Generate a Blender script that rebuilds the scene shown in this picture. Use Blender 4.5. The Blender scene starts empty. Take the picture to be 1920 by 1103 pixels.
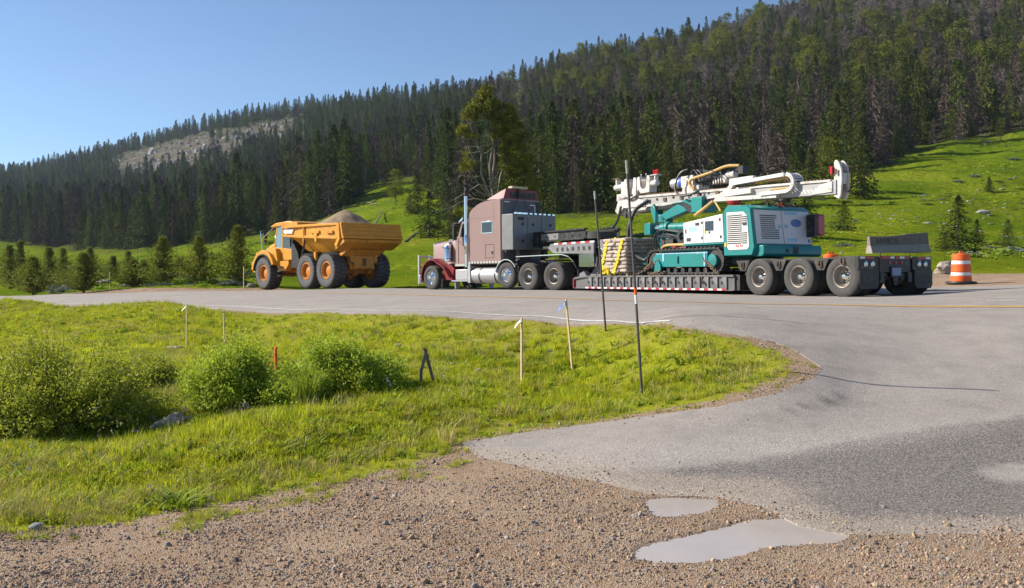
import bpy, math, random
import numpy as np
from mathutils import Vector, Matrix, noise as mnoise
from mathutils.geometry import delaunay_2d_cdt
random.seed(7); RNG = np.random.default_rng(11)
scene = bpy.context.scene
COL = scene.collection
PI = math.pi
# ------------------------------------------------------------ camera, light, exposure
F, CX, YH, ZE = 1650.0, 960.0, 505.0, 1.6      # focal length in photo pixels, horizon row, eye height
cam = bpy.data.objects.new('camera', bpy.data.cameras.new('camera'))
COL.objects.link(cam)
cam.location = (0, 0, ZE); cam.rotation_euler = (PI/2, 0, 0)
cam.data.sensor_width = 36; cam.data.lens = 36*F/1920
cam.data.shift_y = -(551.5-YH)/1920
cam.data.clip_start = .1; cam.data.clip_end = 6000
scene.camera = cam
SUN_EL, SUN_AZ = math.radians(33), math.radians(-79)      # azimuth from +Y, clockwise
world = bpy.data.worlds.new('World'); scene.world = world; world.use_nodes = True
wn = world.node_tree; wn.nodes.clear()
sky = wn.nodes.new('ShaderNodeTexSky'); sky.sky_type = 'NISHITA'; sky.sun_disc = False
sky.sun_elevation = SUN_EL; sky.sun_rotation = SUN_AZ
sky.altitude = 1500; sky.air_density = 1.0; sky.dust_density = .25; sky.ozone_density = 4.5
bg = wn.nodes.new('ShaderNodeBackground'); bg.inputs['Strength'].default_value = .078
wo = wn.nodes.new('ShaderNodeOutputWorld')
wn.links.new(sky.outputs[0], bg.inputs[0]); wn.links.new(bg.outputs[0], wo.inputs[0])
sd = bpy.data.lights.new('sun', 'SUN'); sd.energy = 5.0; sd.angle = math.radians(.53); sd.color = (1, .92, .79)
sun = bpy.data.objects.new('sun', sd); COL.objects.link(sun)
tosun = Vector((math.sin(SUN_AZ)*math.cos(SUN_EL), math.cos(SUN_AZ)*math.cos(SUN_EL), math.sin(SUN_EL)))
sun.rotation_euler = tosun.to_track_quat('Z', 'Y').to_euler()
vs = scene.view_settings
vs.view_transform = 'Standard'; vs.look = 'None'; vs.gamma = 1; vs.use_curve_mapping = False
vs.exposure = .85
scene.render.engine = 'CYCLES'
scene.cycles.max_bounces = 5; scene.cycles.transparent_max_bounces = 8
scene.cycles.diffuse_bounces = 3; scene.cycles.glossy_bounces = 3
# ------------------------------------------------------------ materials
def link(nt, a, b): nt.links.new(a, b)
def mat(name, col, rough=.6, metal=0., var=.25, scale=6., bump=0., bscale=40., col2=None, spot=None, coat=0., trans=0., rnd=0., spec=.5, detail=5, coords='Object'):
    """principled with noise-driven colour variation; spot=(colour, amount, scale) adds dirt patches; rnd = per-object brightness"""
    m = bpy.data.materials.new(name); m.use_nodes = True
    nt = m.node_tree; N = nt.nodes; p = N['Principled BSDF']; out = N['Material Output']
    tc = N.new('ShaderNodeTexCoord')
    co = tc.outputs[coords]
    nz = N.new('ShaderNodeTexNoise'); nz.inputs['Scale'].default_value = scale; nz.inputs['Detail'].default_value = detail
    nz.inputs['Roughness'].default_value = .65
    link(nt, co, nz.inputs['Vector'])
    rp = N.new('ShaderNodeValToRGB')
    c2 = col2 or tuple(c*(1-var) for c in col)
    c1 = tuple(min(1, c*(1+var*.5)) for c in col) if not col2 else col
    rp.color_ramp.elements[0].position = .3; rp.color_ramp.elements[0].color = (*c2, 1)
    rp.color_ramp.elements[1].position = .7; rp.color_ramp.elements[1].color = (*c1, 1)
    link(nt, nz.outputs['Fac'], rp.inputs[0])
    c = rp.outputs[0]
    if spot:
        n2 = N.new('ShaderNodeTexNoise'); n2.inputs['Scale'].default_value = spot[2]; n2.inputs['Detail'].default_value = 8
        n2.inputs['Roughness'].default_value = .7
        link(nt, co, n2.inputs['Vector'])
        mr = N.new('ShaderNodeMapRange'); mr.inputs[1].default_value = .62-.25*spot[1]; mr.inputs[2].default_value = .80-.2*spot[1]
        link(nt, n2.outputs['Fac'], mr.inputs[0])
        mx = N.new('ShaderNodeMix'); mx.data_type = 'RGBA'
        link(nt, mr.outputs[0], mx.inputs[0]); link(nt, c, mx.inputs[6]); mx.inputs[7].default_value = (*spot[0], 1)
        c = mx.outputs[2]
    if rnd:
        oi = N.new('ShaderNodeObjectInfo'); hs = N.new('ShaderNodeHueSaturation')
        a = N.new('ShaderNodeMapRange'); a.inputs[3].default_value = 1-rnd; a.inputs[4].default_value = 1+rnd
        b = N.new('ShaderNodeMapRange'); b.inputs[3].default_value = .5-rnd*.05; b.inputs[4].default_value = .5+rnd*.05
        link(nt, oi.outputs['Random'], a.inputs[0]); link(nt, a.outputs[0], hs.inputs['Value'])
        fr = N.new('ShaderNodeMath'); fr.operation = 'MULTIPLY'; fr.inputs[1].default_value = 7.31
        fx = N.new('ShaderNodeMath'); fx.operation = 'FRACT'
        link(nt, oi.outputs['Random'], fr.inputs[0]); link(nt, fr.outputs[0], fx.inputs[0]); link(nt, fx.outputs[0], b.inputs[0])
        link(nt, b.outputs[0], hs.inputs['Hue']); link(nt, c, hs.inputs['Color']); c = hs.outputs[0]
    link(nt, c, p.inputs['Base Color'])
    p.inputs['Roughness'].default_value = rough; p.inputs['Metallic'].default_value = metal
    p.inputs['Specular IOR Level'].default_value = spec
    if coat: p.inputs['Coat Weight'].default_value = coat; p.inputs['Coat Roughness'].default_value = .12
    if bump:
        n3 = N.new('ShaderNodeTexNoise'); n3.inputs['Scale'].default_value = bscale; n3.inputs['Detail'].default_value = 6
        link(nt, co, n3.inputs['Vector'])
        bp = N.new('ShaderNodeBump'); bp.inputs['Strength'].default_value = min(1, bump); bp.inputs['Distance'].default_value = .02
        link(nt, n3.outputs['Fac'], bp.inputs['Height']); link(nt, bp.outputs[0], p.inputs['Normal'])
    if trans:
        tr = N.new('ShaderNodeBsdfTranslucent'); ms = N.new('ShaderNodeMixShader'); ms.inputs[0].default_value = trans
        link(nt, c, tr.inputs[0]); link(nt, p.outputs[0], ms.inputs[1]); link(nt, tr.outputs[0], ms.inputs[2])
        link(nt, ms.outputs[0], out.inputs[0])
    return m
DUST = (.30, .24, .17)
M = dict(
 yellow=mat('yellow_paint', (.68,.31,.012), .45, 0, .14, 1.6, spot=((.22,.12,.04), .20, 3.5), col2=(.56,.235,.010)),
 yellow_d=mat('worn_yellow_paint', (.52,.22,.02), .6, 0, .2, 3, spot=((.12,.07,.03), .35, 4)),
 rim_y=mat('orange_rim_paint', (.56,.22,.03), .5, 0, .2, 8, spot=(DUST,.25,7)),
 tyre=mat('dusty_rubber', (.035,.034,.033), .85, 0, .2, 5, col2=(.07,.064,.058), bump=.2, bscale=30),
 tyre_side=mat('dusty_tyre_sidewall', (.115,.115,.118), .9, 0, .2, 9, col2=(.075,.075,.076)),
 tyre_w=mat('grey_worn_tyre_sidewall', (.072,.069,.066), .9, 0, .2, 9, col2=(.048,.046,.044)),
 black=mat('black_steel', (.018,.018,.020), .5, 0, .4, 8, spot=(DUST,.22,6)),
 dark=mat('dark_grimy_steel', (.05,.047,.045), .6, .3, .4, 12, spot=((.2,.15,.1),.2,9)),
 glass=mat('cab_glass', (.02,.035,.045), .06, 0, .1, 3, spec=.8),
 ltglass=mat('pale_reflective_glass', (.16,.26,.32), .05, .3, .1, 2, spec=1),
 taupe=mat('dusty_rose_taupe_paint', (.285,.185,.165), .42, 0, .07, 1.2, coat=.12, spot=(DUST,.1,1.7)),
 taupe_d=mat('taupe_paint_lower', (.28,.19,.17), .35, .25, .1, 1.2, coat=.3),
 red=mat('deep_red_paint', (.19,.009,.012), .45, .0, .15, 4, coat=.15),
 chrome=mat('polished_chrome', (.72,.73,.74), .12, 1, .08, 5, spot=(DUST,.0,9)),
 cabg=mat('grey_cabinet_aluminium', (.20,.205,.21), .5, .3, .15, 4, spot=(DUST,.15,6)),
 mastg=mat('light_grey_mast_paint', (.36,.355,.35), .45, 0, .12, 4, spot=((.22,.16,.10),.40,5)),
 backw=mat('dark_grey_rear_wall', (.10,.095,.115), .5, 0, .15, 3),
 alu=mat('brushed_aluminium', (.46,.46,.46), .42, .45, .12, 6, spot=(DUST,.2,6)),
 rim_s=mat('bare_steel_rim', (.27,.24,.21), .55, .4, .15, 10, spot=(DUST,.35,12)),
 grey=mat('grey_trailer_paint', (.19,.19,.20), .5, .1, .15, 5, spot=((.14,.11,.09),.45,7)),
 railg=mat('dark_grimy_side_rail', (.115,.112,.115), .6, .1, .25, 5, spot=((.16,.12,.09),.4,8)),
 white=mat('white_machine_paint', (.56,.535,.50), .45, 0, .12, 4, spot=((.22,.16,.10),.42,6)),
 white_c=mat('clean_white_panel', (.62,.61,.60), .35, 0, .04, 3, spot=(DUST,.04,5)),
 teal=mat('teal_machine_paint', (.004,.20,.19), .4, 0, .12, 3, coat=.1, spot=((.10,.10,.08),.30,7)),
 rust=mat('rusty_steel', (.17,.10,.06), .8, .2, .4, 14, col2=(.07,.045,.03)),
 chain=mat('chain_steel', (.12,.09,.07), .6, .6, .4, 30),
 hose=mat('rubber_hose', (.03,.03,.035), .45, 0, .3, 10),
 hose_y=mat('ochre_hose_sleeve', (.50,.30,.08), .6, 0, .2, 10),
 strap=mat('yellow_strap_fabric', (.68,.50,.02), .7, 0, .25, 14),
 bag=mat('pale_paper_sack', (.46,.385,.325), .8, 0, .1, 9, bump=.8, bscale=14, col2=(.33,.265,.22), rnd=.1),
 orange=mat('safety_orange_plastic', (.75,.115,.012), .5, 0, .1, 5, spot=((.3,.1,.04),.2,6)),
 reflw=mat('white_reflective_band', (.78,.77,.76), .4, 0, .05, 5),
 tape_r=mat('red_reflective_tape', (.42,.03,.04), .4, 0, .2, 9),
 tape_w=mat('white_reflective_tape', (.70,.66,.64), .4, 0, .1, 9),
 lens_r=mat('red_lens', (.5,.02,.02), .2, 0, .1, 9),
 lens_w=mat('clear_lens', (.45,.47,.50), .15, .4, .1, 9),
 plate=mat('licence_plate_blue', (.17,.24,.38), .4, 0, .2, 30),
 blue=mat('blue_paint', (.03,.10,.50), .4, 0, .1, 5),
 bluep=mat('pale_blue_decal', (.30,.52,.66), .5, 0, .2, 4),
 oval=mat('blue_oval_decal', (.12,.17,.42), .4, 0, .1, 5),
 redbox=mat('red_box_paint', (.36,.015,.05), .35, 0, .15, 4, coat=.3),
 wood=mat('pale_lath_wood', (.62,.47,.27), .8, 0, .2, 20, col2=(.50,.36,.20)),
 greywood=mat('weathered_grey_wood', (.17,.14,.12), .85, 0, .3, 20),
 plank=mat('worn_deck_planks', (.20,.165,.13), .85, 0, .35, 9, rnd=.2),
 conc=mat('grey_concrete', (.28,.25,.235), .85, 0, .12, 4, bump=.3, bscale=25, spot=((.18,.16,.15),.25,3)),
 conc_d=mat('weathered_concrete_top', (.20,.16,.145), .85, 0, .2, 5, bump=.3, bscale=25),
 ink=mat('black_spray_paint', (.03,.025,.025), .7),
 sand=mat('brown_sand', (.27,.19,.12), .95, 0, .18, 5, bump=1, bscale=22, col2=(.19,.135,.085)),
 rock=mat('pale_tan_rock', (.46,.37,.29), .9, 0, .2, 3, bump=1, bscale=6, col2=(.26,.22,.19)),
 rockg=mat('grey_rock', (.30,.29,.28), .9, 0, .25, 5, bump=.8, bscale=9, col2=(.17,.165,.16), rnd=.3),
 bark=mat('grey_bark', (.20,.16,.12), .9, 0, .3, 8, col2=(.11,.085,.065)),
 barkp=mat('pale_bleached_bark', (.30,.25,.20), .85, 0, .3, 5, col2=(.13,.105,.085)),
 spruce=mat('spruce_needles', (.098,.118,.016), .7, 0, .5, .8, rnd=.36, trans=.15, col2=(.045,.066,.014), spec=.1),
 pine=mat('pine_needles', (.19,.20,.022), .7, 0, .4, 1.2, rnd=.3, trans=.18, col2=(.072,.090,.012), spec=.1),
 pine_y=mat('sunlit_young_needles', (.25,.26,.03), .7, 0, .4, 1.2, rnd=.2, trans=.25, col2=(.12,.15,.02), spec=.1),
 dead=mat('dead_brown_needles', (.130,.095,.078), .9, 0, .4, .8, rnd=.30, col2=(.085,.070,.062), spec=.1),
 deadg=mat('bleached_dead_branches', (.20,.165,.15), .9, 0, .3, .8, rnd=.25, spec=.1),
 leaf=mat('willow_leaves', (.50,.58,.05), .5, 0, .35, 3, trans=.5, col2=(.22,.32,.03), spec=.3),
 leafd=mat('dark_willow_leaves', (.48,.52,.05), .5, 0, .4, 3, trans=.45, col2=(.17,.20,.018), spec=.3),
 grass=mat('grass_blades', (.54,.52,.026), .6, 0, .3, 2.2, trans=.5, rnd=.34, col2=(.29,.37,.018), spec=.12),
 dry=mat('dry_grass_stems', (.54,.45,.16), .8, 0, .3, 3, trans=.2, rnd=.2),
 broad=mat('broad_green_leaves', (.26,.34,.02), .85, 0, .3, 5, trans=.3, rnd=.25),
 cream=mat('cream_flower', (.66,.60,.25), .7, 0, .1, 5, rnd=.1),
 yflower=mat('yellow_flower', (.72,.50,.02), .7, 0, .1, 5),
 lupine=mat('violet_flower', (.22,.22,.50), .7, 0, .2, 5, rnd=.1),
 stone=mat('gravel_stone', (.37,.26,.175), .85, 0, .3, 60, rnd=.45, col2=(.25,.16,.10)),
 stoneg=mat('grey_gravel_stone', (.28,.25,.225), .85, 0, .3, 60, rnd=.5, col2=(.18,.155,.14)),
 ribbon_b=mat('blue_ribbon', (.05,.20,.65), .6), ribbon_w=mat('white_ribbon', (.75,.75,.70), .6),
 ribbon_o=mat('orange_ribbon', (.80,.12,.02), .6), postgrey=mat('dark_weathered_rod', (.10,.085,.075), .7, 0, .3, 6),
 posttip=mat('grey_rod_tip', (.42,.42,.42), .6),
 beige=mat('beige_light_bar', (.52,.46,.30), .5),
)
# ------------------------------------------------------------ object helpers
def tag(o, label=None, cat=None, group=None, kind=None):
    if label: o['label'] = label
    if cat: o['category'] = cat
    if group: o['group'] = group
    if kind: o['kind'] = kind
    return o
def link_obj(name, me, parent=None):
    o = bpy.data.objects.new(name, me); COL.objects.link(o)
    if parent is not None: o.parent = parent
    return o
def empty(name, loc=(0,0,0), rot=(0,0,0), parent=None):
    o = link_obj(name, None, parent); o.location = loc; o.rotation_euler = rot; o.empty_display_size = .2
    return o
def copy_tree(o, parent=None):
    c = o.copy(); COL.objects.link(c)
    c.parent = parent
    for ch in list(o.children): copy_tree(ch, c)
    return c
class MB:
    def __init__(s): s.v = []; s.f = []; s.m = []; s.cur = 0
    def add(s, vs_, fs):
        b = len(s.v); s.v += [tuple(p) for p in vs_]; s.f += [tuple(i+b for i in f) for f in fs]; s.m += [s.cur]*len(fs); return s
    def box(s, a, b):
        x0,y0,z0 = [min(p,q) for p,q in zip(a,b)]; x1,y1,z1 = [max(p,q) for p,q in zip(a,b)]
        return s.add([(x0,y0,z0),(x1,y0,z0),(x1,y1,z0),(x0,y1,z0),(x0,y0,z1),(x1,y0,z1),(x1,y1,z1),(x0,y1,z1)],
            [(3,2,1,0),(4,5,6,7),(0,1,5,4),(1,2,6,5),(2,3,7,6),(3,0,4,7)])
    def beam(s, p, q, w, h, up=(0,0,1)):
        p = Vector(p); q = Vector(q); d = (q-p).normalized(); u = Vector(up); sd_ = d.cross(u)
        if sd_.length < 1e-4: sd_ = d.cross(Vector((1,0,0)))
        sd_.normalize(); u = sd_.cross(d)
        vs_ = []
        for c in (p, q):
            for a, b in ((-1,-1),(1,-1),(1,1),(-1,1)): vs_.append(c+sd_*a*w/2+u*b*h/2)
        return s.add(vs_, [(0,1,2,3),(7,6,5,4),(0,4,5,1),(1,5,6,2),(2,6,7,3),(3,7,4,0)])
    def prism(s, poly, a, b, axis='y'):
        """poly: 2D points; axis y -> (x,z), axis x -> (y,z), axis z -> (x,y)"""
        n = len(poly)
        def P(p, t): return (p[0],t,p[1]) if axis=='y' else ((t,p[0],p[1]) if axis=='x' else (p[0],p[1],t))
        vs_ = [P(p,a) for p in poly]+[P(p,b) for p in poly]
        fs = [tuple(range(n))[::-1], tuple(range(n,2*n))]+[(i,(i+1)%n,(i+1)%n+n,i+n) for i in range(n)]
        return s.add(vs_, fs)
    def tube(s, pts, r, n=8, caps=True):
        pts = [Vector(p) for p in pts]; rs = r if isinstance(r,(list,tuple)) else [r]*len(pts)
        vs_ = []; up = None
        for i, p in enumerate(pts):
            d = (pts[min(i+1,len(pts)-1)]-pts[max(i-1,0)]).normalized()
            if up is None: up = d.orthogonal().normalized()
            else:
                up = up-d*up.dot(d); up = up.normalized() if up.length > 1e-5 else d.orthogonal().normalized()
            w = d.cross(up)
            for k in range(n):
                a = 2*PI*k/n; vs_.append(p+(up*math.cos(a)+w*math.sin(a))*rs[i])
        fs = [(i*n+k, i*n+(k+1)%n, (i+1)*n+(k+1)%n, (i+1)*n+k) for i in range(len(pts)-1) for k in range(n)]
        if caps: fs += [tuple(range(n))[::-1], tuple(range((len(pts)-1)*n, len(pts)*n))]
        return s.add(vs_, fs)
    def hose(s, pts, r, n=8, k=7):
        P = [Vector(p) for p in pts]; P = [P[0]*2-P[1]]+P+[P[-1]*2-P[-2]]; out = []
        for i in range(1, len(P)-2):
            a, b, c_, d = P[i-1:i+3]
            for j in range(k):
                t = j/k; out.append(.5*((2*b)+(c_-a)*t+(2*a-5*b+4*c_-d)*t*t+(3*b-a-3*c_+d)*t**3))
        out.append(P[-2]); return s.tube(out, r, n)
    def cyl(s, p, q, r, n=16): return s.tube([p,q], r, n)
    def lathe(s, prof, c=(0,0,0), n=32, axis='y', ang=(0,2*PI)):
        """prof: (radius, offset along axis)"""
        full = abs(ang[1]-ang[0]-2*PI) < 1e-6; m = n if full else n+1
        vs_ = []
        for k in range(m):
            a = ang[0]+(ang[1]-ang[0])*k/n; ca, sa = math.cos(a), math.sin(a)
            for r, t in prof:
                if axis=='y': vs_.append((c[0]+r*ca, c[1]+t, c[2]+r*sa))
                elif axis=='x': vs_.append((c[0]+t, c[1]+r*ca, c[2]+r*sa))
                else: vs_.append((c[0]+r*ca, c[1]+r*sa, c[2]+t))
        L = len(prof)
        fs = [(k*L+i, k*L+i+1, ((k+1)%m)*L+i+1, ((k+1)%m)*L+i) for k in range(n) for i in range(L-1)]
        return s.add(vs_, fs)
    def sphere(s, c, r, n=10, sc=(1,1,1)):
        prof = [(max(1e-4,math.sin(PI*i/(n//2+1)))*r, -math.cos(PI*i/(n//2+1))*r) for i in range(n//2+2)]
        b = len(s.v); s.lathe(prof, (0,0,0), n, 'z')
        for i in range(b, len(s.v)): p = s.v[i]; s.v[i] = (c[0]+p[0]*sc[0], c[1]+p[1]*sc[1], c[2]+p[2]*sc[2])
        return s
    def loft(s, secs, cap=True):
        n = len(secs[0]); vs_ = [p for q in secs for p in q]
        fs = [(i*n+k, i*n+(k+1)%n, (i+1)*n+(k+1)%n, (i+1)*n+k) for i in range(len(secs)-1) for k in range(n)]
        if cap: fs += [tuple(range(n))[::-1], tuple(range((len(secs)-1)*n, len(secs)*n))]
        return s.add(vs_, fs)
    def build(s, name, mt, parent=None, off=(0,0,0), smooth=35, bevel=0, fixn=True):
        me = bpy.data.meshes.new(name)
        me.from_pydata([(a-off[0],b-off[1],c-off[2]) for a,b,c in s.v], [], s.f)
        mts = mt if isinstance(mt,(list,tuple)) else [mt]
        for q in mts: me.materials.append(M[q] if isinstance(q,str) else q)
        if len(mts) > 1: me.polygons.foreach_set('material_index', s.m)
        if fixn:
            import bmesh
            bm = bmesh.new(); bm.from_mesh(me); bmesh.ops.recalc_face_normals(bm, faces=bm.faces); bm.to_mesh(me); bm.free()
        if smooth:
            me.polygons.foreach_set('use_smooth', [True]*len(me.polygons)); me.set_sharp_from_angle(angle=math.radians(smooth))
        me.update()
        o = link_obj(name, me, parent)
        if bevel:
            bv = o.modifiers.new('bevel','BEVEL'); bv.width = bevel; bv.segments = 2; bv.limit_method = 'ANGLE'; bv.angle_limit = math.radians(40)
            bv.harden_normals = False
        return o
def np_mesh(name, V, T, mats, mi=None, smooth=False):
    me = bpy.data.meshes.new(name); V = np.asarray(V, np.float32); T = np.asarray(T, np.int32)
    me.vertices.add(len(V)); me.vertices.foreach_set('co', V.ravel())
    k = T.shape[1]
    me.loops.add(T.size); me.loops.foreach_set('vertex_index', T.ravel())
    me.polygons.add(len(T)); me.polygons.foreach_set('loop_start', np.arange(len(T), dtype=np.int32)*k)
    for q in mats: me.materials.append(M[q] if isinstance(q,str) else q)
    if mi is not None: me.polygons.foreach_set('material_index', np.asarray(mi, np.int32))
    me.polygons.foreach_set('use_smooth', np.full(len(T), smooth))
    me.update(calc_edges=True); me.validate()
    return me
# ------------------------------------------------------------ the lie of the land
PT = """-600 0 2.5 z|300 0 2.5 z|1200 0 2.5 z|2400 0 2.5 z|-300 0 4.5 z|0 0 4.5 z|700 0 4.5 z|1400 0 4.5 z|1920 0 4.5 z|2400 0 4.5 z
-300 0 5.5 z|0 0 5.5 z|700 0 5.5 z|1200 0 5.5 z|1600 0 5.5 z|1920 0 5.5 z|2400 0 5.5 z|1300 0 6.2 z|1920 0 6.6 z|870 832 8.0|1400 850 7.4|1920 800 8.1
1200 785 8.6|1600 740 9.2|1920 740 9.2|2300 740 9.2|1540 690 9.9|1920 660 10.6|2300 650 10.9|1400 632 11|1300 618 11.5|1200 608 12.6|1250 603 12.2|1200 601 13|1000 600 14.2|1000 592.5 15|800 592 16.2|800 585 17.5
400 580 25|400 573.5 26.5|0 571 38|0 567.5 39.6|-300 566 50|-300 560 64|1920 588 13.2|2300 592 13.2|1400 575 15.3|1000 559 21.4|700 551 29.4|400 549 40|0 556 59|400 546 46.3
1204 720 10|1137 618 12.6|978 712 11|1065 675 12|350 655 17|421 660 17.5|200 860 9.2|-200 860 9.2|600 790 9.5|100 900 7.2|500 870 7.6|-200 900 7.2|200 740 12.3|-200 740 12.3|100 700 14|100 620 22|-300 620 22|0 600 28|600 640 15|620 700 12.2|800 740 10.4|700 600 16.6|600 579 22|500 576 24.2|700 582 19.7|900 588.7 16.2|200 570.2 33|100 568.8 36.3|600 585 20.6|700 588.5 18.3|850 555 25|600 549.8 32.5|1200 567 18
1803 533 28|1920 513 33|2300 510 33|1920 535 25|1780 516 33|1680 477 43|1558 527 31.7
1920 475 60|1920 430 90|1920 330 130|1920 250 170|1600 420 85|1600 345 130|1750 470 52|1750 400 95|1750 285 160
1400 500 45|1400 430 80|1400 380 115|1400 350 135|1200 510 45|1200 460 65|1200 430 82|1200 395 110|1000 520 48|1000 470 70|1000 405 115
800 528 52|800 500 70|800 450 95|800 420 115|750 360 165|700 430 120|600 425 150|600 500 80|300 535 58|300 520 85|300 505 115|300 490 150|300 470 190|450 440 180
0 553 62|0 545 75|0 525 110|0 500 170|100 470 230|0 455 270|-300 545 80|-300 500 180|-300 455 280
0 400 450|0 338 900|200 380 480|200 294 850|400 242 800|400 330 480|540 219 700|540 330 400|640 210 650|600 340 330|760 195 620|760 290 330|860 192 560|860 280 300|860 360 170
920 175 560|1000 150 540|1000 260 300|1100 125 500|1100 250 280|1200 105 480|1200 250 260|1350 72 450|1350 220 260|1450 45 440|1600 0 430|1600 170 260|1920 -110 420|1920 100 270|2300 -220 420|2300 160 200|2300 480 60
0 350 1500|-300 400 1500|-300 360 950|400 275 1300|760 245 1000|1000 215 900|1350 165 800|1920 65 800|2300 0 800"""
WP = [(8,21.3,.92),(1.6,32.9,.80),(-3.5,38.3,.706),(-9.3,44.1,.625),(-13.6,48.6,.466),(10.2,22.5,.95),(5.1,26.5,.86),(7.2,27.6,.9),(3.3,34.6,.82),(-1.8,40,.74),(-6.9,46.3,.65),(-11.6,50.5,.5)]
cu, cl, cg = [], [], []
for w in PT.replace('\n','|').split('|'):
    t = w.split(); px, py, Y = float(t[0]), float(t[1]), float(t[2])
    cu.append((px-CX)/F); cl.append(math.log(Y)); cg.append(0. if len(t) > 3 else (ZE-(py-YH)/F*Y)/Y)
for X, Y, z in WP: cu.append(X/Y); cl.append(math.log(Y)); cg.append(z/Y)
SC = 2.2
CP = np.stack([np.array(cu)*SC, np.array(cl)], 1); CG = np.array(cg)
def _k(a, b):
    d = ((a[:,None,:]-b[None,:,:])**2).sum(2); return .5*d*np.log(d+1e-12)
n_ = len(CP); A_ = np.zeros((n_+3, n_+3)); A_[:n_,:n_] = _k(CP, CP)+np.eye(n_)*2e-4
A_[:n_,n_] = 1; A_[:n_,n_+1:] = CP; A_[n_,:n_] = 1; A_[n_+1:,:n_] = CP.T
W_ = np.linalg.solve(A_, np.concatenate([CG, np.zeros(3)]))
def zg(X, Y):
    """terrain height, numpy arrays"""
    X = np.atleast_1d(np.asarray(X, float)); Y = np.atleast_1d(np.asarray(Y, float))
    sh = X.shape; X = X.ravel(); Y = Y.ravel()
    Yc = np.maximum(Y, 2.5); u = np.clip(X/Yc, -.85, .82)
    Q = np.stack([u*SC, np.log(Yc)], 1); g = np.empty(len(Q))
    for i in range(0, len(Q), 20000):
        q = Q[i:i+20000]; g[i:i+20000] = _k(q, CP)@W_[:n_]+W_[n_]+q@W_[n_+1:]
    return (g*Yc).reshape(sh)
def z1(X, Y): return float(zg(X, Y)[0])
def proj(X, Y, z): return CX+F*X/Y, YH-F*(z-ZE)/Y
LY = np.exp(np.linspace(math.log(3.5), math.log(1400), 1500))
def unproj(px, py):
    """photo pixel -> first ground point the ray meets"""
    u = (px-CX)/F; zz = zg(u*LY, LY); zr = ZE-(py-YH)/F*LY
    hit = np.nonzero(zr <= zz)[0]
    if len(hit) == 0: return None
    i = max(1, hit[0]); a, b = zr[i-1]-zz[i-1], zr[i]-zz[i]; t = a/(a-b) if a != b else 0
    Y = LY[i-1]+(LY[i]-LY[i-1])*min(1,max(0,t))
    return u*Y, Y, z1(u*Y, Y)
def inpoly(x, y, poly):
    x = np.asarray(x); y = np.asarray(y); r = np.zeros(x.shape, bool); n = len(poly)
    for i in range(n):
        x0,y0 = poly[i]; x1,y1 = poly[(i+1)%n]
        if y0 == y1: continue
        c = ((y0 > y) != (y1 > y)) & (x < (x1-x0)*(y-y0)/(y1-y0)+x0); r ^= c
    return r
def sdist(x, y, poly):
    """signed distance to polygon outline (inside positive)"""
    x = np.asarray(x, float); y = np.asarray(y, float); d = np.full(x.shape, 1e9); n = len(poly)
    for i in range(n):
        ax,ay = poly[i]; bx,by = poly[(i+1)%n]; dx,dy = bx-ax, by-ay; L = dx*dx+dy*dy+1e-12
        t = np.clip(((x-ax)*dx+(y-ay)*dy)/L, 0, 1); d = np.minimum(d, np.hypot(x-ax-t*dx, y-ay-t*dy))
    return np.where(inpoly(x, y, poly), d, -d)
def world_poly(pts):
    """outline traced on the photo, laid on the ground -> world XY"""
    return [unproj(x, y)[:2] for x, y in pts]
def densify(P, step, rag=0, seed=0):
    out = []; rr = random.Random(seed); ph = [rr.uniform(0,99) for _ in range(2)]
    for i in range(len(P)):
        a, b = P[i], P[(i+1)%len(P)]; L = math.hypot(b[0]-a[0], b[1]-a[1])
        dist = max(3, math.hypot(a[0], a[1])); n = max(1, int(L/(step*dist/8)))
        for k in range(n):
            t = k/n; x, y = a[0]+(b[0]-a[0])*t, a[1]+(b[1]-a[1])*t
            if rag:
                v = mnoise.noise_vector(Vector((x*1.3+ph[0], y*1.3, 0)))*rag + mnoise.noise_vector(Vector((x*6, y*6+ph[1], 3)))*rag*.45
                x += v.x; y += v.y
            out.append((x, y))
    return out
def smooth_poly(P, it=2, closed=True):
    for _ in range(it):
        Q = []
        for i in range(len(P)):
            a, b = P[i], P[(i+1)%len(P)]
            Q += [(a[0]*.75+b[0]*.25, a[1]*.75+b[1]*.25), (a[0]*.25+b[0]*.75, a[1]*.25+b[1]*.75)]
        P = Q
    return P
ISLAND = world_poly([(870,832),(1000,810),(1100,797),(1200,784),(1350,764),(1450,742),(1515,714),(1540,690),(1500,662),(1450,643),(1400,632),(1300,618),(1200,608),(1000,600),(800,592),(600,585),(400,580),(200,575),(0,571)])
NEARGR = world_poly([(1920,1000),(1600,1006),(1500,985),(1420,950),(1340,935),(1200,925),(1130,905),(1000,880),(900,860)])
FAR = world_poly([(0,556),(200,551),(400,546),(600,543.5)])
FAR += [(-7.4,44.5),(-4.2,40.5),(.5,37.2),(4,34.6),(8,30.9),(12,27.6),(14.8,25.2),(19,21.5),(30,15),(46,8)]
NEARL = NEARGR+[(p[0], p[1]-.002) for p in NEARGR[::-1]]
ASPH = [(x, y) for x, y in NEARGR]+ISLAND+[(-60,68),(-66,84)]+[(x,y) for x,y in FAR]+[(46,6),(12,5.6)]
ASPH = densify(ASPH, .08, .045, 3)
PUD = [smooth_poly(world_poly([(1178,1035),(1215,1018),(1300,1003),(1370,988),(1410,976),(1470,973),(1510,974),(1540,985),(1598,1006),(1575,1014),(1515,1021),(1450,1022),(1400,1038),(1350,1050),(1270,1053),(1200,1050)])),
       smooth_poly(world_poly([(1206,935),(1240,932),(1330,934),(1354,944),(1330,957),(1285,967),(1215,966),(1212,950)]))]
PUD = [densify(p, .05, .02, 5+i) for i, p in enumerate(PUD)]
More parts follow.
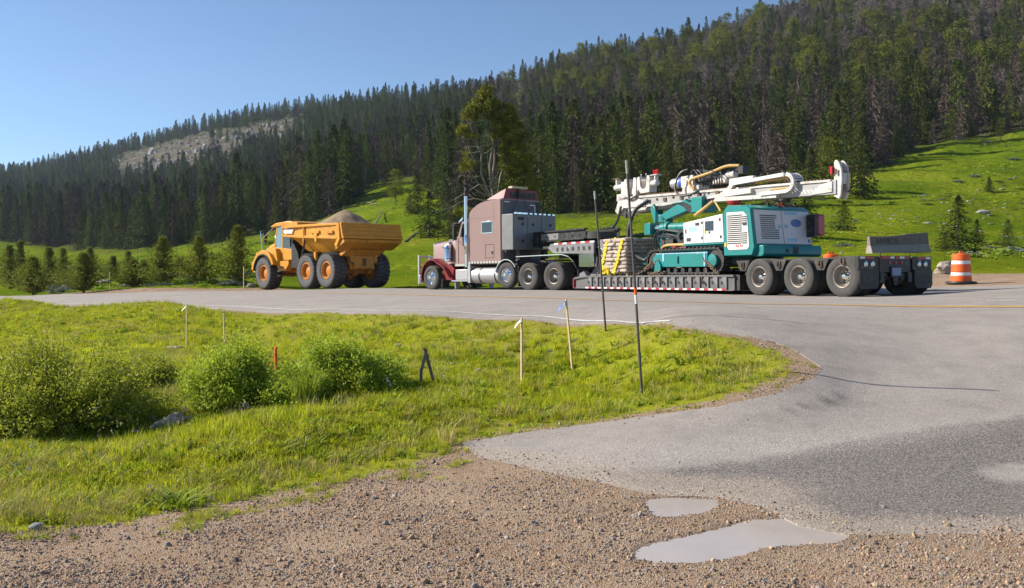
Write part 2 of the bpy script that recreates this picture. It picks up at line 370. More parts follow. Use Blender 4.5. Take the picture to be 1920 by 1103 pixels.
def zrock(X, Y):   # small relief of the ground itself, kept flat under roads and puddles
    X = np.asarray(X, float); Y = np.asarray(Y, float)
    z = zg(X, Y)
    return z
_us = np.concatenate([[-6,-4,-2.5,-1.7,-1.2,-.9,-.75], np.linspace(-.66,.66,470), [.75,.9,1.2,1.7,2.5,4,6]])
_ys = np.concatenate([[-400,-150,-60,-25,-10,-3,0,1.2,2.0,2.6,3.1], np.exp(np.linspace(math.log(3.5), math.log(1500), 430))])
UU, YY = np.meshgrid(_us, _ys)
WW = np.maximum(YY, 3+(3-YY)*(YY<3)); XX = np.where(abs(UU) <= .9, UU*WW, np.sign(UU)*(.9*WW+(abs(UU)-.9)*np.minimum(WW, 100)))
ZZ = zg(XX, YY)
PXs = CX+F*XX/np.maximum(YY,.5); PYs = YH-F*(ZZ-ZE)/np.maximum(YY,.5)
sdA = sdist(XX[:, :], YY, ASPH[::3])            # distance into the asphalt
sdP = np.maximum(sdist(XX, YY, PUD[0]), sdist(XX, YY, PUD[1]))
def ssm(a, b, x): t = np.clip((x-a)/(b-a), 0, 1); return t*t*(3-2*t)
ZZ -= .05*ssm(.04, .22, sdA)                   # bed under the asphalt slab
flat = (1-ssm(.0, .45, -sdP))*(YY<9)
ZZ = ZZ*(1-flat)
ZZ -= .035*ssm(-.015, .05, sdP)
bumpy = np.zeros_like(ZZ)
for s_, a_ in ((.35,.05),(1.1,.025),(.06,.6)):
    ph = s_*100
    bumpy += a_*(np.sin(XX*s_*3.1+1.7*np.sin(YY*s_*2.3+ph))*np.cos(YY*s_*2.7+1.3*np.sin(XX*s_*3.3)))
islandm = ssm(.15, 1.5, sdist(XX, YY, ISLAND+[(-40,30),(-20,6),(-2,6.3)]))
ZZ += bumpy*ssm(.3, 2.5, -sdA)*np.where(YY > 40, 1, .0)*np.clip(YY/150,0,3) + bumpy*islandm*.7*(YY<40)
und = np.array([mnoise.noise(Vector((x*.055, y*.11, 2)))+.5*mnoise.noise(Vector((x*.16, y*.3, 7))) if 40 < y < 400 else 0. for x, y in zip(XX.ravel(), YY.ravel())]).reshape(XX.shape)
ZZ += und*ssm(.8, 9, sdist(XX, YY, [(-100,56),(-60,80),(-27,56),(-9,49),(6,38.5),(19.5,32.8),(60,28),(900,28),(900,1600),(-1600,1600),(-1600,56)]))*np.clip(YY/110,.15,1.2)*.34
# what covers the ground: grass amount, drawn from outlines on the ground
GRASSN = world_poly([(1480,690),(1470,705),(1400,735),(1330,752),(1200,775),(1000,803),(870,828),(800,868),(700,890),(560,915),(400,945),(250,975),(100,995),(-40,1010)])+[(-8,6.2),(-40,20),(-60,60)]+world_poly([(0,572),(200,577),(400,582),(600,587),(800,594),(1000,602),(1200,611),(1300,622),(1400,640),(1450,658),(1480,675)])
sdG = sdist(XX, YY, GRASSN)
FARG = [(-100,56),(-66,90),(-60,80)]+[(-38,64),(-27,56),(-17.2,49.6),(-14.0,52),(-9,49),(-5,44.5),(.5,41),(6,38.5),(11,35.5),(16.5,33.6),(19.5,32.8),(26,31.5),(60,28),(900,28),(900,1600),(-1600,1600),(-1600,56)]
sdF = sdist(XX, YY, FARG)
grass = np.maximum(ssm(-.35,.35,sdG), ssm(-1.2,1.2,sdF))
ROCKP = [(205,308),(240,290),(380,254),(470,240),(548,226),(552,258),(470,282),(400,304),(330,322),(240,336)]
rockm = ssm(-10, 12, sdist(PXs, PYs, ROCKP))*(YY > 300)
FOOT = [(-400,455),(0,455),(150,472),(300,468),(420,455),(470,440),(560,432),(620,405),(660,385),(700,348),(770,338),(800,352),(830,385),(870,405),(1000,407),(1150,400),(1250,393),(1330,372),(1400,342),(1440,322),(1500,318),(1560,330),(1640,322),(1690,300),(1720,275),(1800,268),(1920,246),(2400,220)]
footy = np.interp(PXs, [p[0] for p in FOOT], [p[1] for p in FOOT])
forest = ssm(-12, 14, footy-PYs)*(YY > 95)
gme_v = np.stack([XX, YY, ZZ], 2).reshape(-1, 3)
nr, nc = XX.shape
ii = np.arange(nr*nc).reshape(nr, nc)
gq = np.stack([ii[:-1,:-1], ii[:-1,1:], ii[1:,1:], ii[1:,:-1]], 2).reshape(-1, 4)
def ramp(nt, fac, stops):
    r = nt.nodes.new('ShaderNodeValToRGB'); e = r.color_ramp.elements
    while len(e) < len(stops): e.new(.5)
    for q, (p, c) in zip(e, stops): q.position = p; q.color = (*c, 1)
    link(nt, fac, r.inputs[0]); return r.outputs[0]
def tnoise(nt, co, scale, detail=6, rough=.6, stretch=None):
    n = nt.nodes.new('ShaderNodeTexNoise'); n.inputs['Scale'].default_value = scale; n.inputs['Detail'].default_value = detail; n.inputs['Roughness'].default_value = rough
    if stretch:
        mp = nt.nodes.new('ShaderNodeMapping'); mp.inputs['Scale'].default_value = stretch; link(nt, co, mp.inputs[0]); co = mp.outputs[0]
    link(nt, co, n.inputs['Vector']); return n.outputs['Fac']
def mixc(nt, f, a, b):
    m = nt.nodes.new('ShaderNodeMix'); m.data_type = 'RGBA'
    if isinstance(f, float): m.inputs[0].default_value = f
    else: link(nt, f, m.inputs[0])
    for s, c in ((6, a), (7, b)):
        if isinstance(c, tuple): m.inputs[s].default_value = (*c, 1)
        else: link(nt, c, m.inputs[s])
    return m.outputs[2]
def mth(nt, op, a, b=0., c=None):
    m = nt.nodes.new('ShaderNodeMath'); m.operation = op
    for i, q in enumerate((a, b) if c is None else (a, b, c)):
        if isinstance(q, (int, float)): m.inputs[i].default_value = q
        else: link(nt, q, m.inputs[i])
    return m.outputs[0]
def mrange(nt, v, a, b, c=0., d=1.):
    m = nt.nodes.new('ShaderNodeMapRange'); link(nt, v, m.inputs[0])
    for i, q in enumerate((a,b,c,d)): m.inputs[i+1].default_value = q
    return m.outputs[0]
def attr(nt, name):
    a = nt.nodes.new('ShaderNodeAttribute'); a.attribute_name = name; return a.outputs['Fac']
gm = bpy.data.materials.new('ground_cover'); gm.use_nodes = True; nt = gm.node_tree; gp = nt.nodes['Principled BSDF']
tc = nt.nodes.new('ShaderNodeTexCoord').outputs['Object']
# gravel and bare soil
vor = nt.nodes.new('ShaderNodeTexVoronoi'); vor.inputs['Scale'].default_value = 125; link(nt, tc, vor.inputs['Vector'])
peb = ramp(nt, nt.nodes.new('ShaderNodeSeparateColor').outputs[0], [(0,(.2,.2,.2)),(1,(.3,.3,.3))])
sep = nt.nodes.new('ShaderNodeSeparateColor'); link(nt, vor.outputs['Color'], sep.inputs[0])
peb = ramp(nt, sep.outputs[0], [(0,(.19,.145,.11)),(.35,(.33,.235,.16)),(.6,(.43,.31,.215)),(.85,(.38,.33,.29)),(1,(.52,.45,.38))])
soil = ramp(nt, tnoise(nt, tc, 1.1, 8), [(.3,(.27,.17,.105)),(.7,(.40,.295,.205))])
grav = mixc(nt, mrange(nt, tnoise(nt, tc, 9, 8, .7), .40, .66), soil, peb)
# turf
t1 = ramp(nt, tnoise(nt, tc, .35, 9, .65), [(.3,(.165,.20,.013)),(.5,(.25,.255,.018)),(.7,(.29,.24,.05))])
t2 = ramp(nt, tnoise(nt, tc, 22, 5, .7), [(.3,(.07,.085,.01)),(.7,(.27,.29,.03))])
turf = mixc(nt, .45, t1, t2)
t1b = ramp(nt, tnoise(nt, tc, .07, 10, .62), [(.3,(.070,.118,.007)),(.46,(.108,.162,.008)),(.60,(.160,.198,.012)),(.76,(.215,.20,.035))])
turf_far = mixc(nt, mrange(nt, tnoise(nt, tc, 1.6, 6, .75), .48, .72), t1b, (.065,.092,.010))
# sage clumps and bare spots on the far meadow
turf_far = mixc(nt, mrange(nt, tnoise(nt, tc, .16, 9, .8), .66, .73), turf_far, (.145,.175,.12))
turf_far = mixc(nt, mrange(nt, tnoise(nt, tc, .23, 9, .85, (1,1.7,1)), .69, .75), turf_far, (.28,.23,.13))
turf = mixc(nt, attr(nt,'far'), turf, turf_far)
brown = mrange(nt, tnoise(nt, tc, .9, 10, .75), .54, .66)
brown = mth(nt, 'MULTIPLY', brown, attr(nt, 'brown'))
turf = mixc(nt, brown, turf, (.25,.19,.12))
gfac = mth(nt, 'ADD', attr(nt, 'grass'), mth(nt, 'MULTIPLY', mth(nt, 'SUBTRACT', tnoise(nt, tc, 3.5, 8, .75), .5), 1.6))
gfac = mrange(nt, gfac, .42, .62)
colr = mixc(nt, gfac, grav, turf)
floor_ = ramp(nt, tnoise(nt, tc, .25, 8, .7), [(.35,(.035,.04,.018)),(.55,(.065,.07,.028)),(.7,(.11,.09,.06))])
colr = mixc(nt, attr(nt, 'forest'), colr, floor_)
rk = ramp(nt, tnoise(nt, tc, .12, 12, .75), [(.35,(.12,.105,.075)),(.5,(.22,.19,.145)),(.65,(.30,.26,.21))])
colr = mixc(nt, attr(nt, 'rock'), colr, rk)
colr = mixc(nt, mth(nt,'MULTIPLY',attr(nt,'damp'),.6), colr, mixc(nt, .5, peb, (.10,.07,.05)))
link(nt, colr, gp.inputs['Base Color']); gp.inputs['Roughness'].default_value = .95; gp.inputs['Specular IOR Level'].default_value = 0
bh = mth(nt, 'ADD', mth(nt, 'MULTIPLY', mth(nt,'MULTIPLY', vor.outputs['Distance'], mth(nt,'SUBTRACT',1.,gfac)), -.009), mth(nt, 'MULTIPLY', tnoise(nt, tc, 12, 6), .02))
bh = mth(nt, 'ADD', bh, mth(nt, 'MULTIPLY', mth(nt,'MULTIPLY',tnoise(nt, tc, .8, 9, .7), attr(nt,'far')), .5))
bh = mth(nt, 'ADD', bh, mth(nt, 'MULTIPLY', mth(nt,'MULTIPLY',tnoise(nt, tc, .12, 9, .8), attr(nt,'rock')), 9.))
bn = nt.nodes.new('ShaderNodeBump'); bn.inputs['Strength'].default_value = 1; bn.inputs['Distance'].default_value = 1; link(nt, bh, bn.inputs['Height']); link(nt, bn.outputs[0], gp.inputs['Normal'])
gme = np_mesh('ground', gme_v, gq, [gm], smooth=True)
brownm = np.zeros_like(XX)
for (bx, by, rx, ry, a_) in ((60,665,110,22,1.6),(120,650,160,30,.9),(450,650,90,22,.8),(780,660,110,25,1.),(300,590,300,12,1.0),(1010,650,80,20,.8),(420,590,250,9,.9),(1080,735,140,16,1.2),(600,890,260,26,.8),(250,930,300,25,.6),(860,700,60,20,.8),(120,570,200,7,1),(690,378,34,12,3.),(655,392,20,8,2.),(1700,345,40,5,1.5)):
    brownm += a_*np.exp(-((PXs-bx)/rx)**2-((PYs-by)/ry)**2)
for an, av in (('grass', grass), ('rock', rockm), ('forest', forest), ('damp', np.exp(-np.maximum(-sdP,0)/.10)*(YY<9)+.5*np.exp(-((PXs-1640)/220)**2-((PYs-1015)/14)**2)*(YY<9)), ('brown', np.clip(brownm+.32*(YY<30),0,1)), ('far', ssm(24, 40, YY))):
    a_ = gme.attributes.new(an, 'FLOAT', 'POINT'); a_.data.foreach_set('value', av.ravel().astype(np.float32))
ground = link_obj('ground', gme); tag(ground, 'grassy valley floor with gravel lot and forested slopes', kind='structure')
# ------------------------------------------------------------ asphalt
def cdt_sheet(name, outline, inner, zf, mts, skirt=.07):
    n = len(outline)
    co = [Vector(p) for p in outline]+[Vector(p) for p in inner]
    r = delaunay_2d_cdt(co, [(i,(i+1)%n) for i in range(n)], [list(range(n))], 1, 1e-5)
    V = np.array([(p.x, p.y) for p in r[0]]); T = [t for t in r[2] if len(t) == 3]
    Z = zf(V[:,0], V[:,1]); V3 = [tuple(q) for q in np.column_stack([V, Z])]
    # skirt under the rim so that the slab has an edge
    cnt = {}
    for t in T:
        for a, b in ((t[0],t[1]),(t[1],t[2]),(t[2],t[0])):
            k = (min(a,b),max(a,b)); cnt[k] = cnt.get(k,0)+1 if k in cnt else 1; 
    low = {}
    faces = [tuple(t) for t in T]
    if skirt:
        for t in T:
            for a, b in ((t[0],t[1]),(t[1],t[2]),(t[2],t[0])):
                if cnt[(min(a,b),max(a,b))] == 1:
                    for q in (a,b):
                        if q not in low: low[q] = len(V3); p = V3[q]; V3.append((p[0],p[1],p[2]-skirt))
                    faces.append((b, a, low[a])); faces.append((b, low[a], low[b]))
    me = np_mesh(name, V3, np.array(faces), mts, smooth=False)
    return me
inner = []
for Y in np.exp(np.linspace(math.log(4.6), math.log(90), 150)):
    dY = Y*.02
    for u in np.arange(-.72, 1.5, .014 if True else 0):
        inner.append((u*Y+random.uniform(-.004,.004)*Y, Y+random.uniform(-.3,.3)*dY))
inner = np.array(inner); inner = inner[sdist(inner[:,0], inner[:,1], ASPH[::3]) > .06]
am = bpy.data.materials.new('worn_asphalt'); am.use_nodes = True; nt = am.node_tree; ap = nt.nodes['Principled BSDF']
tc = nt.nodes.new('ShaderNodeTexCoord').outputs['Object']
base = ramp(nt, tnoise(nt, tc, .5, 10, .6), [(.3,(.245,.215,.19)),(.7,(.305,.27,.245))])
v2 = nt.nodes.new('ShaderNodeTexVoronoi'); v2.inputs['Scale'].default_value = 95; link(nt, tc, v2.inputs['Vector'])
s2 = nt.nodes.new('ShaderNodeSeparateColor'); link(nt, v2.outputs['Color'], s2.inputs[0])
agg = ramp(nt, s2.outputs[0], [(0,(.10,.09,.08)),(.3,(.21,.185,.165)),(.7,(.32,.28,.25)),(1,(.56,.50,.45))])
base = mixc(nt, .36, base, agg)
sweep = tnoise(nt, tc, .55, 5, .55, (.5,2.2,1))
base = mixc(nt, mrange(nt, sweep, .35, .65), base, mixc(nt, .35, base, (.34,.31,.285)))
base = mixc(nt, mth(nt,'MULTIPLY', mrange(nt, tnoise(nt, tc, 2.2, 9, .7), .45, .7), .5), base, (.15,.135,.125))
wet = mrange(nt, mth(nt, 'ADD', attr(nt,'wet'), mth(nt,'MULTIPLY', mth(nt,'SUBTRACT',tnoise(nt, tc, 1.7, 10, .72),.5), .85)), .40, .66)
base = mixc(nt, wet, base, mixc(nt, .5, agg, (.055,.048,.044)))
sandy = mrange(nt, mth(nt, 'ADD', attr(nt,'sandy'), mth(nt,'MULTIPLY', mth(nt,'SUBTRACT',tnoise(nt, tc, 3.2, 9, .75),.5), 1.2)), .42, .8, 0, .8)
base = mixc(nt, sandy, base, mixc(nt,.5,agg,(.34,.27,.20)))
base = mixc(nt, mth(nt,'MULTIPLY',attr(nt,'oil'),.75), base, (.06,.055,.05))
base = mixc(nt, mrange(nt, attr(nt,'pale'), .2, 1.0, 0, .55), base, mixc(nt,.4,agg,(.42,.39,.36)))
link(nt, base, ap.inputs['Base Color']); link(nt, mrange(nt, wet, 0, 1, .9, .6), ap.inputs['Roughness']); ap.inputs['Specular IOR Level'].default_value = .35
bn = nt.nodes.new('ShaderNodeBump'); bn.inputs['Distance'].default_value = 1; bn.inputs['Strength'].default_value = .8
link(nt, mth(nt,'ADD', mth(nt,'MULTIPLY',v2.outputs['Distance'],-.003), mth(nt,'MULTIPLY',tnoise(nt,tc,25,6),.004)), bn.inputs['Height']); link(nt, bn.outputs[0], ap.inputs['Normal'])
def zasph(x, y):
    sp = np.maximum(sdist(x, y, PUD[0]), sdist(x, y, PUD[1])); fl = (1-ssm(0,.45,-sp))*(y<9)
    return zg(x,y)*(1-fl)+.010-.011*np.exp(-np.abs(sdist(x, y, NEARL))/.25)*(sdist(x,y,ASPH[::3])<1.)
rme = cdt_sheet('road', ASPH, inner, zasph, [am])
rv = np.empty(len(rme.vertices)*3, np.float32); rme.vertices.foreach_get('co', rv); rv = rv.reshape(-1,3)
rpx, rpy = proj(rv[:,0], rv[:,1], rv[:,2])
WET = [(2500,745),(1920,778),(1840,794),(1750,800),(1680,815),(1600,822),(1480,850),(1300,872),(1120,880),(1150,905),(1230,925),(1400,935),(1500,980),(1600,1006),(1920,1000),(2500,1100)]
wv = ssm(-26, 26, sdist(rpx, rpy, WET)); wv -= .75*np.exp(-((rpx-1905)/90)**2-((rpy-885)/26)**2)
wv -= .35*np.exp(-((rpx-1330)/170)**2-((rpy-905)/25)**2)
oil = ssm(-3, 7, sdist(rpx, rpy, [(1450,775),(1500,770),(1560,757),(1600,743),(1585,742),(1540,748),(1490,762)]))
oil = np.maximum(oil, .6*ssm(-2,4,sdist(rpx, rpy, [(1720,697),(1755,696),(1755,700),(1722,700)])))
sandy = 1.25*np.exp(-np.abs(sdist(rv[:,0],rv[:,1],NEARL))/.42)+.85*np.exp(-((rpx-1330)/230)**2-((rpy-912)/24)**2)*.7+ .9*np.exp(-((rpx-1000)/150)**2-((rpy-878)/22)**2)+.12*ssm(-.7,0,-sdist(rv[:,0],rv[:,1],ASPH[::3]))*(rv[:,1]<30)+.5*np.exp(-((rpx-1800)/300)**2-((rpy-533)/7)**2)
pale = np.exp(-((rpx-1560)/330)**2-((rpy-825-(1560-rpx)*.1)/26)**2)+.7*np.exp(-((rpx-1150)/260)**2-((rpy-850)/30)**2)
for an, av in (('wet', wv), ('oil', oil), ('sandy', np.clip(sandy,0,1)), ('pale', pale)):
    a_ = rme.attributes.new(an, 'FLOAT', 'POINT'); a_.data.foreach_set('value', np.asarray(av, np.float32))
road = link_obj('road', rme); tag(road, 'worn grey asphalt road and turnout', kind='structure')
# painted lines and cracks follow the slab, a few millimetres above it
def stripe(name, pts, w, mt, lift=.016, label=None, world=False, parent=None, kind='structure'):
    P = pts if world else [unproj(*p)[:2] for p in pts]
    P = [Vector(p) for p in P]; Q = []
    for i in range(len(P)-1):
        L = (P[i+1]-P[i]).length; n = max(2, int(L/.25))
        Q += [P[i].lerp(P[i+1], k/n) for k in range(n)]
    Q.append(P[-1])
    A_ = np.array([(p.x,p.y) for p in Q])
    for _ in range(700): A_[1:-1] = (A_[:-2]+A_[1:-1]*2+A_[2:])/4
    Q = [Vector(p) for p in A_]
    V = []
    for i, q in enumerate(Q):
        d = (Q[min(i+1,len(Q)-1)]-Q[max(i-1,0)]).normalized(); nn = Vector((-d.y, d.x))
        ww = w[0]+(w[1]-w[0])*i/(len(Q)-1) if isinstance(w, tuple) else w
        V += [q+nn*ww/2, q-nn*ww/2]
    V = np.array([(p.x,p.y) for p in V]); Z = zg(V[:,0],V[:,1])+lift
    T = np.array([(2*i,2*i+1,2*i+3,2*i+2) for i in range(len(Q)-1)])
    o = link_obj(name, np_mesh(name, np.column_stack([V,Z]), T, [mt], smooth=True), parent)
    return tag(o, label, kind=kind)
def paint(name, col, worn):
    m = mat(name, col, .7, 0, .12, 20)
    nt = m.node_tree; p = nt.nodes['Principled BSDF']; tcc = nt.nodes.new('ShaderNodeTexCoord').outputs['Object']
    f = mrange(nt, tnoise(nt, tcc, 14, 8, .8), worn-.06, worn+.06)
    src = p.inputs['Base Color'].links[0].from_socket
    link(nt, mixc(nt, f, src, (.20,.185,.17)), p.inputs['Base Color']); return m
PY_, PW_ = paint('yellow_road_paint', (.50,.285,.07), .60), paint('white_road_paint', (.60,.58,.56), .56)
stripe('yellow_road_line', [(2300,599),(1920,588),(1650,581),(1400,574.5),(1200,567),(1000,560),(850,555),(700,551.3),(600,549.5)], .24, PY_, label='double yellow centre line worn thin')
stripe('white_road_line', [(1258,603),(1100,597),(1000,592.8),(800,585.2),(600,579),(400,573.6),(200,570),(20,568)], .072, PW_, label='white edge line along the grass verge')
stripe('white_road_line', [(-20,559.5),(200,554.5),(400,550.0),(560,547.3)], .08, PW_, label='far white edge line towards the bend')
stripe('lane_dash', [(1560,562.2),(1640,563)], .10, PW_, label='short white dash beyond the yellow line')
stripe('lane_dash', [(1850,565.8),(1905,566.4)], .10, PW_, label='rightmost short white dash beyond the yellow line')
# puddles
wm = bpy.data.materials.new('muddy_water'); wm.use_nodes = True; nt = wm.node_tree; p = nt.nodes['Principled BSDF']
tc = nt.nodes.new('ShaderNodeTexCoord').outputs['Object']
wc = ramp(nt, tnoise(nt, tc, 3, 4), [(.3,(.37,.325,.30)),(.7,(.42,.37,.34))])
fo = mrange(nt, tnoise(nt, tc, 22, 3, .5, (1,2.2,1)), .70, .74)
link(nt, mixc(nt, mth(nt,'MULTIPLY',fo,.5), wc, (.6,.56,.52)), p.inputs['Base Color']); p.inputs['Roughness'].default_value = .035; p.inputs['IOR'].default_value = 1.33; p.inputs['Specular IOR Level'].default_value=.5
bn = nt.nodes.new('ShaderNodeBump'); bn.inputs['Distance'].default_value = .001; bn.inputs['Strength'].default_value = .3; link(nt, tnoise(nt, tc, 30, 3), bn.inputs['Height']); link(nt, bn.outputs[0], p.inputs['Normal'])
for i, P in enumerate(PUD):
    c = np.mean(P, 0); P2 = [(c[0]+(x-c[0])*1.05, c[1]+(y-c[1])*1.05) for x, y in P]
    me = cdt_sheet('puddle', P2, [], lambda x, y: np.full(len(x), -.010 if False else -.006), [wm], 0)
    tag(link_obj('puddle', me), ['large muddy puddle in the gravel','small muddy puddle at the broken asphalt edge'][i], kind='structure')
# ------------------------------------------------------------ plants
def zmesh(X, Y):
    """height of the built ground mesh (bilinear on its grid)"""
    X = np.atleast_1d(np.asarray(X, float)); Y = np.atleast_1d(np.asarray(Y, float))
    W = np.maximum(Y, 3+(3-Y)*(Y<3)); u = X/W
    j = np.clip(np.searchsorted(_us, u)-1, 0, len(_us)-2); i = np.clip(np.searchsorted(_ys, Y)-1, 0, len(_ys)-2)
    a = np.clip((u-_us[j])/(_us[j+1]-_us[j]), 0, 1); b = np.clip((Y-_ys[i])/(_ys[i+1]-_ys[i]), 0, 1)
    return (ZZ[i,j]*(1-a)+ZZ[i,j+1]*a)*(1-b)+(ZZ[i+1,j]*(1-a)+ZZ[i+1,j+1]*a)*b
def gp(px, Y):      # ground point under a photo column at a depth
    X = (px-CX)/F*Y; return X, Y, float(zmesh(X, Y)[0])
LIB = bpy.data.collections.new('plant_shapes')
def sprays(P, D, L, W, rng, droop=.5):
    """one kinked blade-like quad per spray: P base, D direction, L length, W width"""
    n = len(P); D = D/np.linalg.norm(D, axis=1, keepdims=True)
    R = rng.normal(size=(n,3)); S = np.cross(D, R); S /= np.linalg.norm(S, axis=1, keepdims=True)+1e-9
    tip = P+D*L[:,None]; tip[:,2] -= droop*L*.5
    mid = P+D*(L*.5)[:,None]
    V = np.stack([P, mid+S*(W*.5)[:,None], tip, mid-S*(W*.5)[:,None]], 1).reshape(-1,3)
    b = np.arange(n)*4; T = np.concatenate([np.stack([b,b+1,b+2],1), np.stack([b,b+2,b+3],1)])
    return V, T
def trunk_np(pts, rad, n=6):
    m = MB().tube(pts, rad, n, caps=False); V = np.array([tuple(p) for p in m.v]); Q = np.array(m.f)
    return V, np.concatenate([Q[:,[0,1,2]], Q[:,[0,2,3]]])
def spruce_np(h, r, nb, ns, seed, low=.04, shape=.8, droop=.35, sl=.55, sw=.26, gap=0., up=0., jit=.25):
    rng = np.random.default_rng(seed)
    t = low+(1-low)*rng.random(nb)**1.15; t[:nb//12] = 1-rng.random(nb//12)*.12
    az = rng.random(nb)*2*PI; side = 1+.22*np.sin(az*2+seed)+jit*rng.normal(size=nb)
    L = r*np.clip((1-t), .02, 1)**shape*np.clip(side,.35,1.5)
    if not up: L *= np.where(t < .16, .55+2.6*t, 1)
    if gap: L *= np.where(rng.random(nb) < gap, .35, 1)
    k = np.linspace(.12, 1, ns)
    s = (k[None,:]+rng.uniform(-.1,.1,(nb,ns)))
    x = np.cos(az)[:,None]*L[:,None]*s; y = np.sin(az)[:,None]*L[:,None]*s
    z = h*t[:,None]*.98-droop*L[:,None]*s**1.5+up*L[:,None]*s+rng.normal(size=(nb,ns))*.05*r*.5
    P = np.stack([x,y,z],2).reshape(-1,3)
    azs = np.repeat(az, ns)+rng.normal(size=nb*ns)*.75
    D = np.stack([np.cos(azs), np.sin(azs), up*1.5-.15-rng.random(nb*ns)*.3], 1)
    sc_ = np.repeat(.45+.55*(L/r), ns)*rng.uniform(.7,1.25,nb*ns)
    V, T = sprays(P, D, sl*sc_, sw*sc_, rng, droop)
    # leader
    V2, T2 = sprays(np.tile([[0,0,h*.93]],(5,1))+rng.normal(size=(5,3))*.03, np.column_stack([rng.normal(size=(5,2))*.12, np.ones(5)]), np.full(5,h*.07), np.full(5,.12*r), rng, 0)
    return np.concatenate([V,V2]), np.concatenate([T,T2+len(V)])
def round_np(h, r, nc, nl, seed, base=.25, sl=.5, sw=.3):
    """broad clumpy crown of an old pine"""
    rng = np.random.default_rng(seed)
    t = base+(1-base)*rng.random(nc); rr = r*np.sqrt(np.clip(1-((t-.55)/.5)**2,.06,1))*rng.uniform(.3,1,nc); a = rng.random(nc)*2*PI
    C = np.column_stack([np.cos(a)*rr, np.sin(a)*rr, t*h])
    P = (C[:,None,:]+rng.normal(size=(nc,nl,3))*np.array([.2,.2,.12])*r*.8).reshape(-1,3)
    D = rng.normal(size=P.shape); D[:,2] = abs(D[:,2])*.8
    return sprays(P, D, rng.uniform(.7,1.2,len(P))*sl, rng.uniform(.7,1.2,len(P))*sw, rng, 0)
def bare_np(h, r, nb, seed, fan=.9, wid=.06):
    rng = np.random.default_rng(seed); Vs=[]; Ts=[]; o=0
    t = .15+.8*rng.random(nb); az = rng.random(nb)*2*PI
    L = r*np.clip(1.15-t,.15,1)*rng.uniform(.6,1.1,nb)
    P = np.column_stack([np.zeros(nb), np.zeros(nb), t*h]); D = np.column_stack([np.cos(az), np.sin(az), np.full(nb, fan)+rng.normal(size=nb)*.25])
    V,T = sprays(P, D, L, np.full(nb,wid), rng, 0); Vs.append(V); Ts.append(T); o+=len(V)
    Dn = D/np.linalg.norm(D,axis=1,keepdims=True)
    for k in range(7):
        f = rng.uniform(.3,1,nb); P2 = P+Dn*(L*f)[:,None]; D2 = Dn+rng.normal(size=(nb,3))*.55
        V,T = sprays(P2, D2, L*rng.uniform(.25,.5,nb), np.full(nb,wid*.6), rng, 0); Vs.append(V); Ts.append(T+o); o+=len(V)
    return np.concatenate(Vs), np.concatenate(Ts)
def tri_trunk(h, r0, seed, lean=.02):
    rng = np.random.default_rng(seed); q = rng.normal(size=(6,2))*lean*h*.3; q[0] = 0
    return trunk_np([(q[i,0]*i/6, q[i,1]*i/6, h*.96*i/5-(.3 if i==0 else 0)) for i in range(6)], [r0*(1-i/5.4) for i in range(6)])
KINDS = {}      # kind -> list of (crown mesh, trunk mesh, joined mesh)
def reg(kind, crown, trunk, cm, tm):
    a = np_mesh(kind+'_crown', *crown, [cm]); b = np_mesh(kind+'_trunk', *trunk, [tm], smooth=True)
    V = np.concatenate([crown[0], trunk[0]]); T = np.concatenate([crown[1], trunk[1]+len(crown[0])])
    j = np_mesh(kind, V, T, [cm, tm], [0]*len(crown[1])+[1]*len(trunk[1]))
    KINDS.setdefault(kind, []).append((a, b, j))
for s in range(5):
    reg('spruce', spruce_np(10, 1.85+.25*(s%3), 430, 7, 20+s, droop=.42, sl=.40, sw=.19), tri_trunk(10,.16,s), 'spruce', 'bark')
for s in range(3):
    reg('slim_spruce', spruce_np(10, 1.4+.15*s, 340, 6, 40+s, low=.08, shape=.6, droop=.5, sl=.42, sw=.20, gap=.15), tri_trunk(10,.14,s+9), 'spruce', 'bark')
for s in range(4):
    reg('dead', spruce_np(10, 1.25+.15*s, 280, 5, 60+s, low=.06, shape=.5, droop=.75, sl=.6, sw=.13, gap=.25), tri_trunk(10,.10,s+19), 'dead', 'bark')
for s in range(4):
    reg('round', round_np(9, 2.3+.3*(s%2), 90, 34, 80+s, sl=.34, sw=.18), tri_trunk(8.6,.2,s+29), 'pine', 'bark')
for s in range(3):
    reg('bare', bare_np(8, 2.9, 170, 100+s, wid=.14), tri_trunk(7.6,.16,s+39), 'deadg', 'barkp')
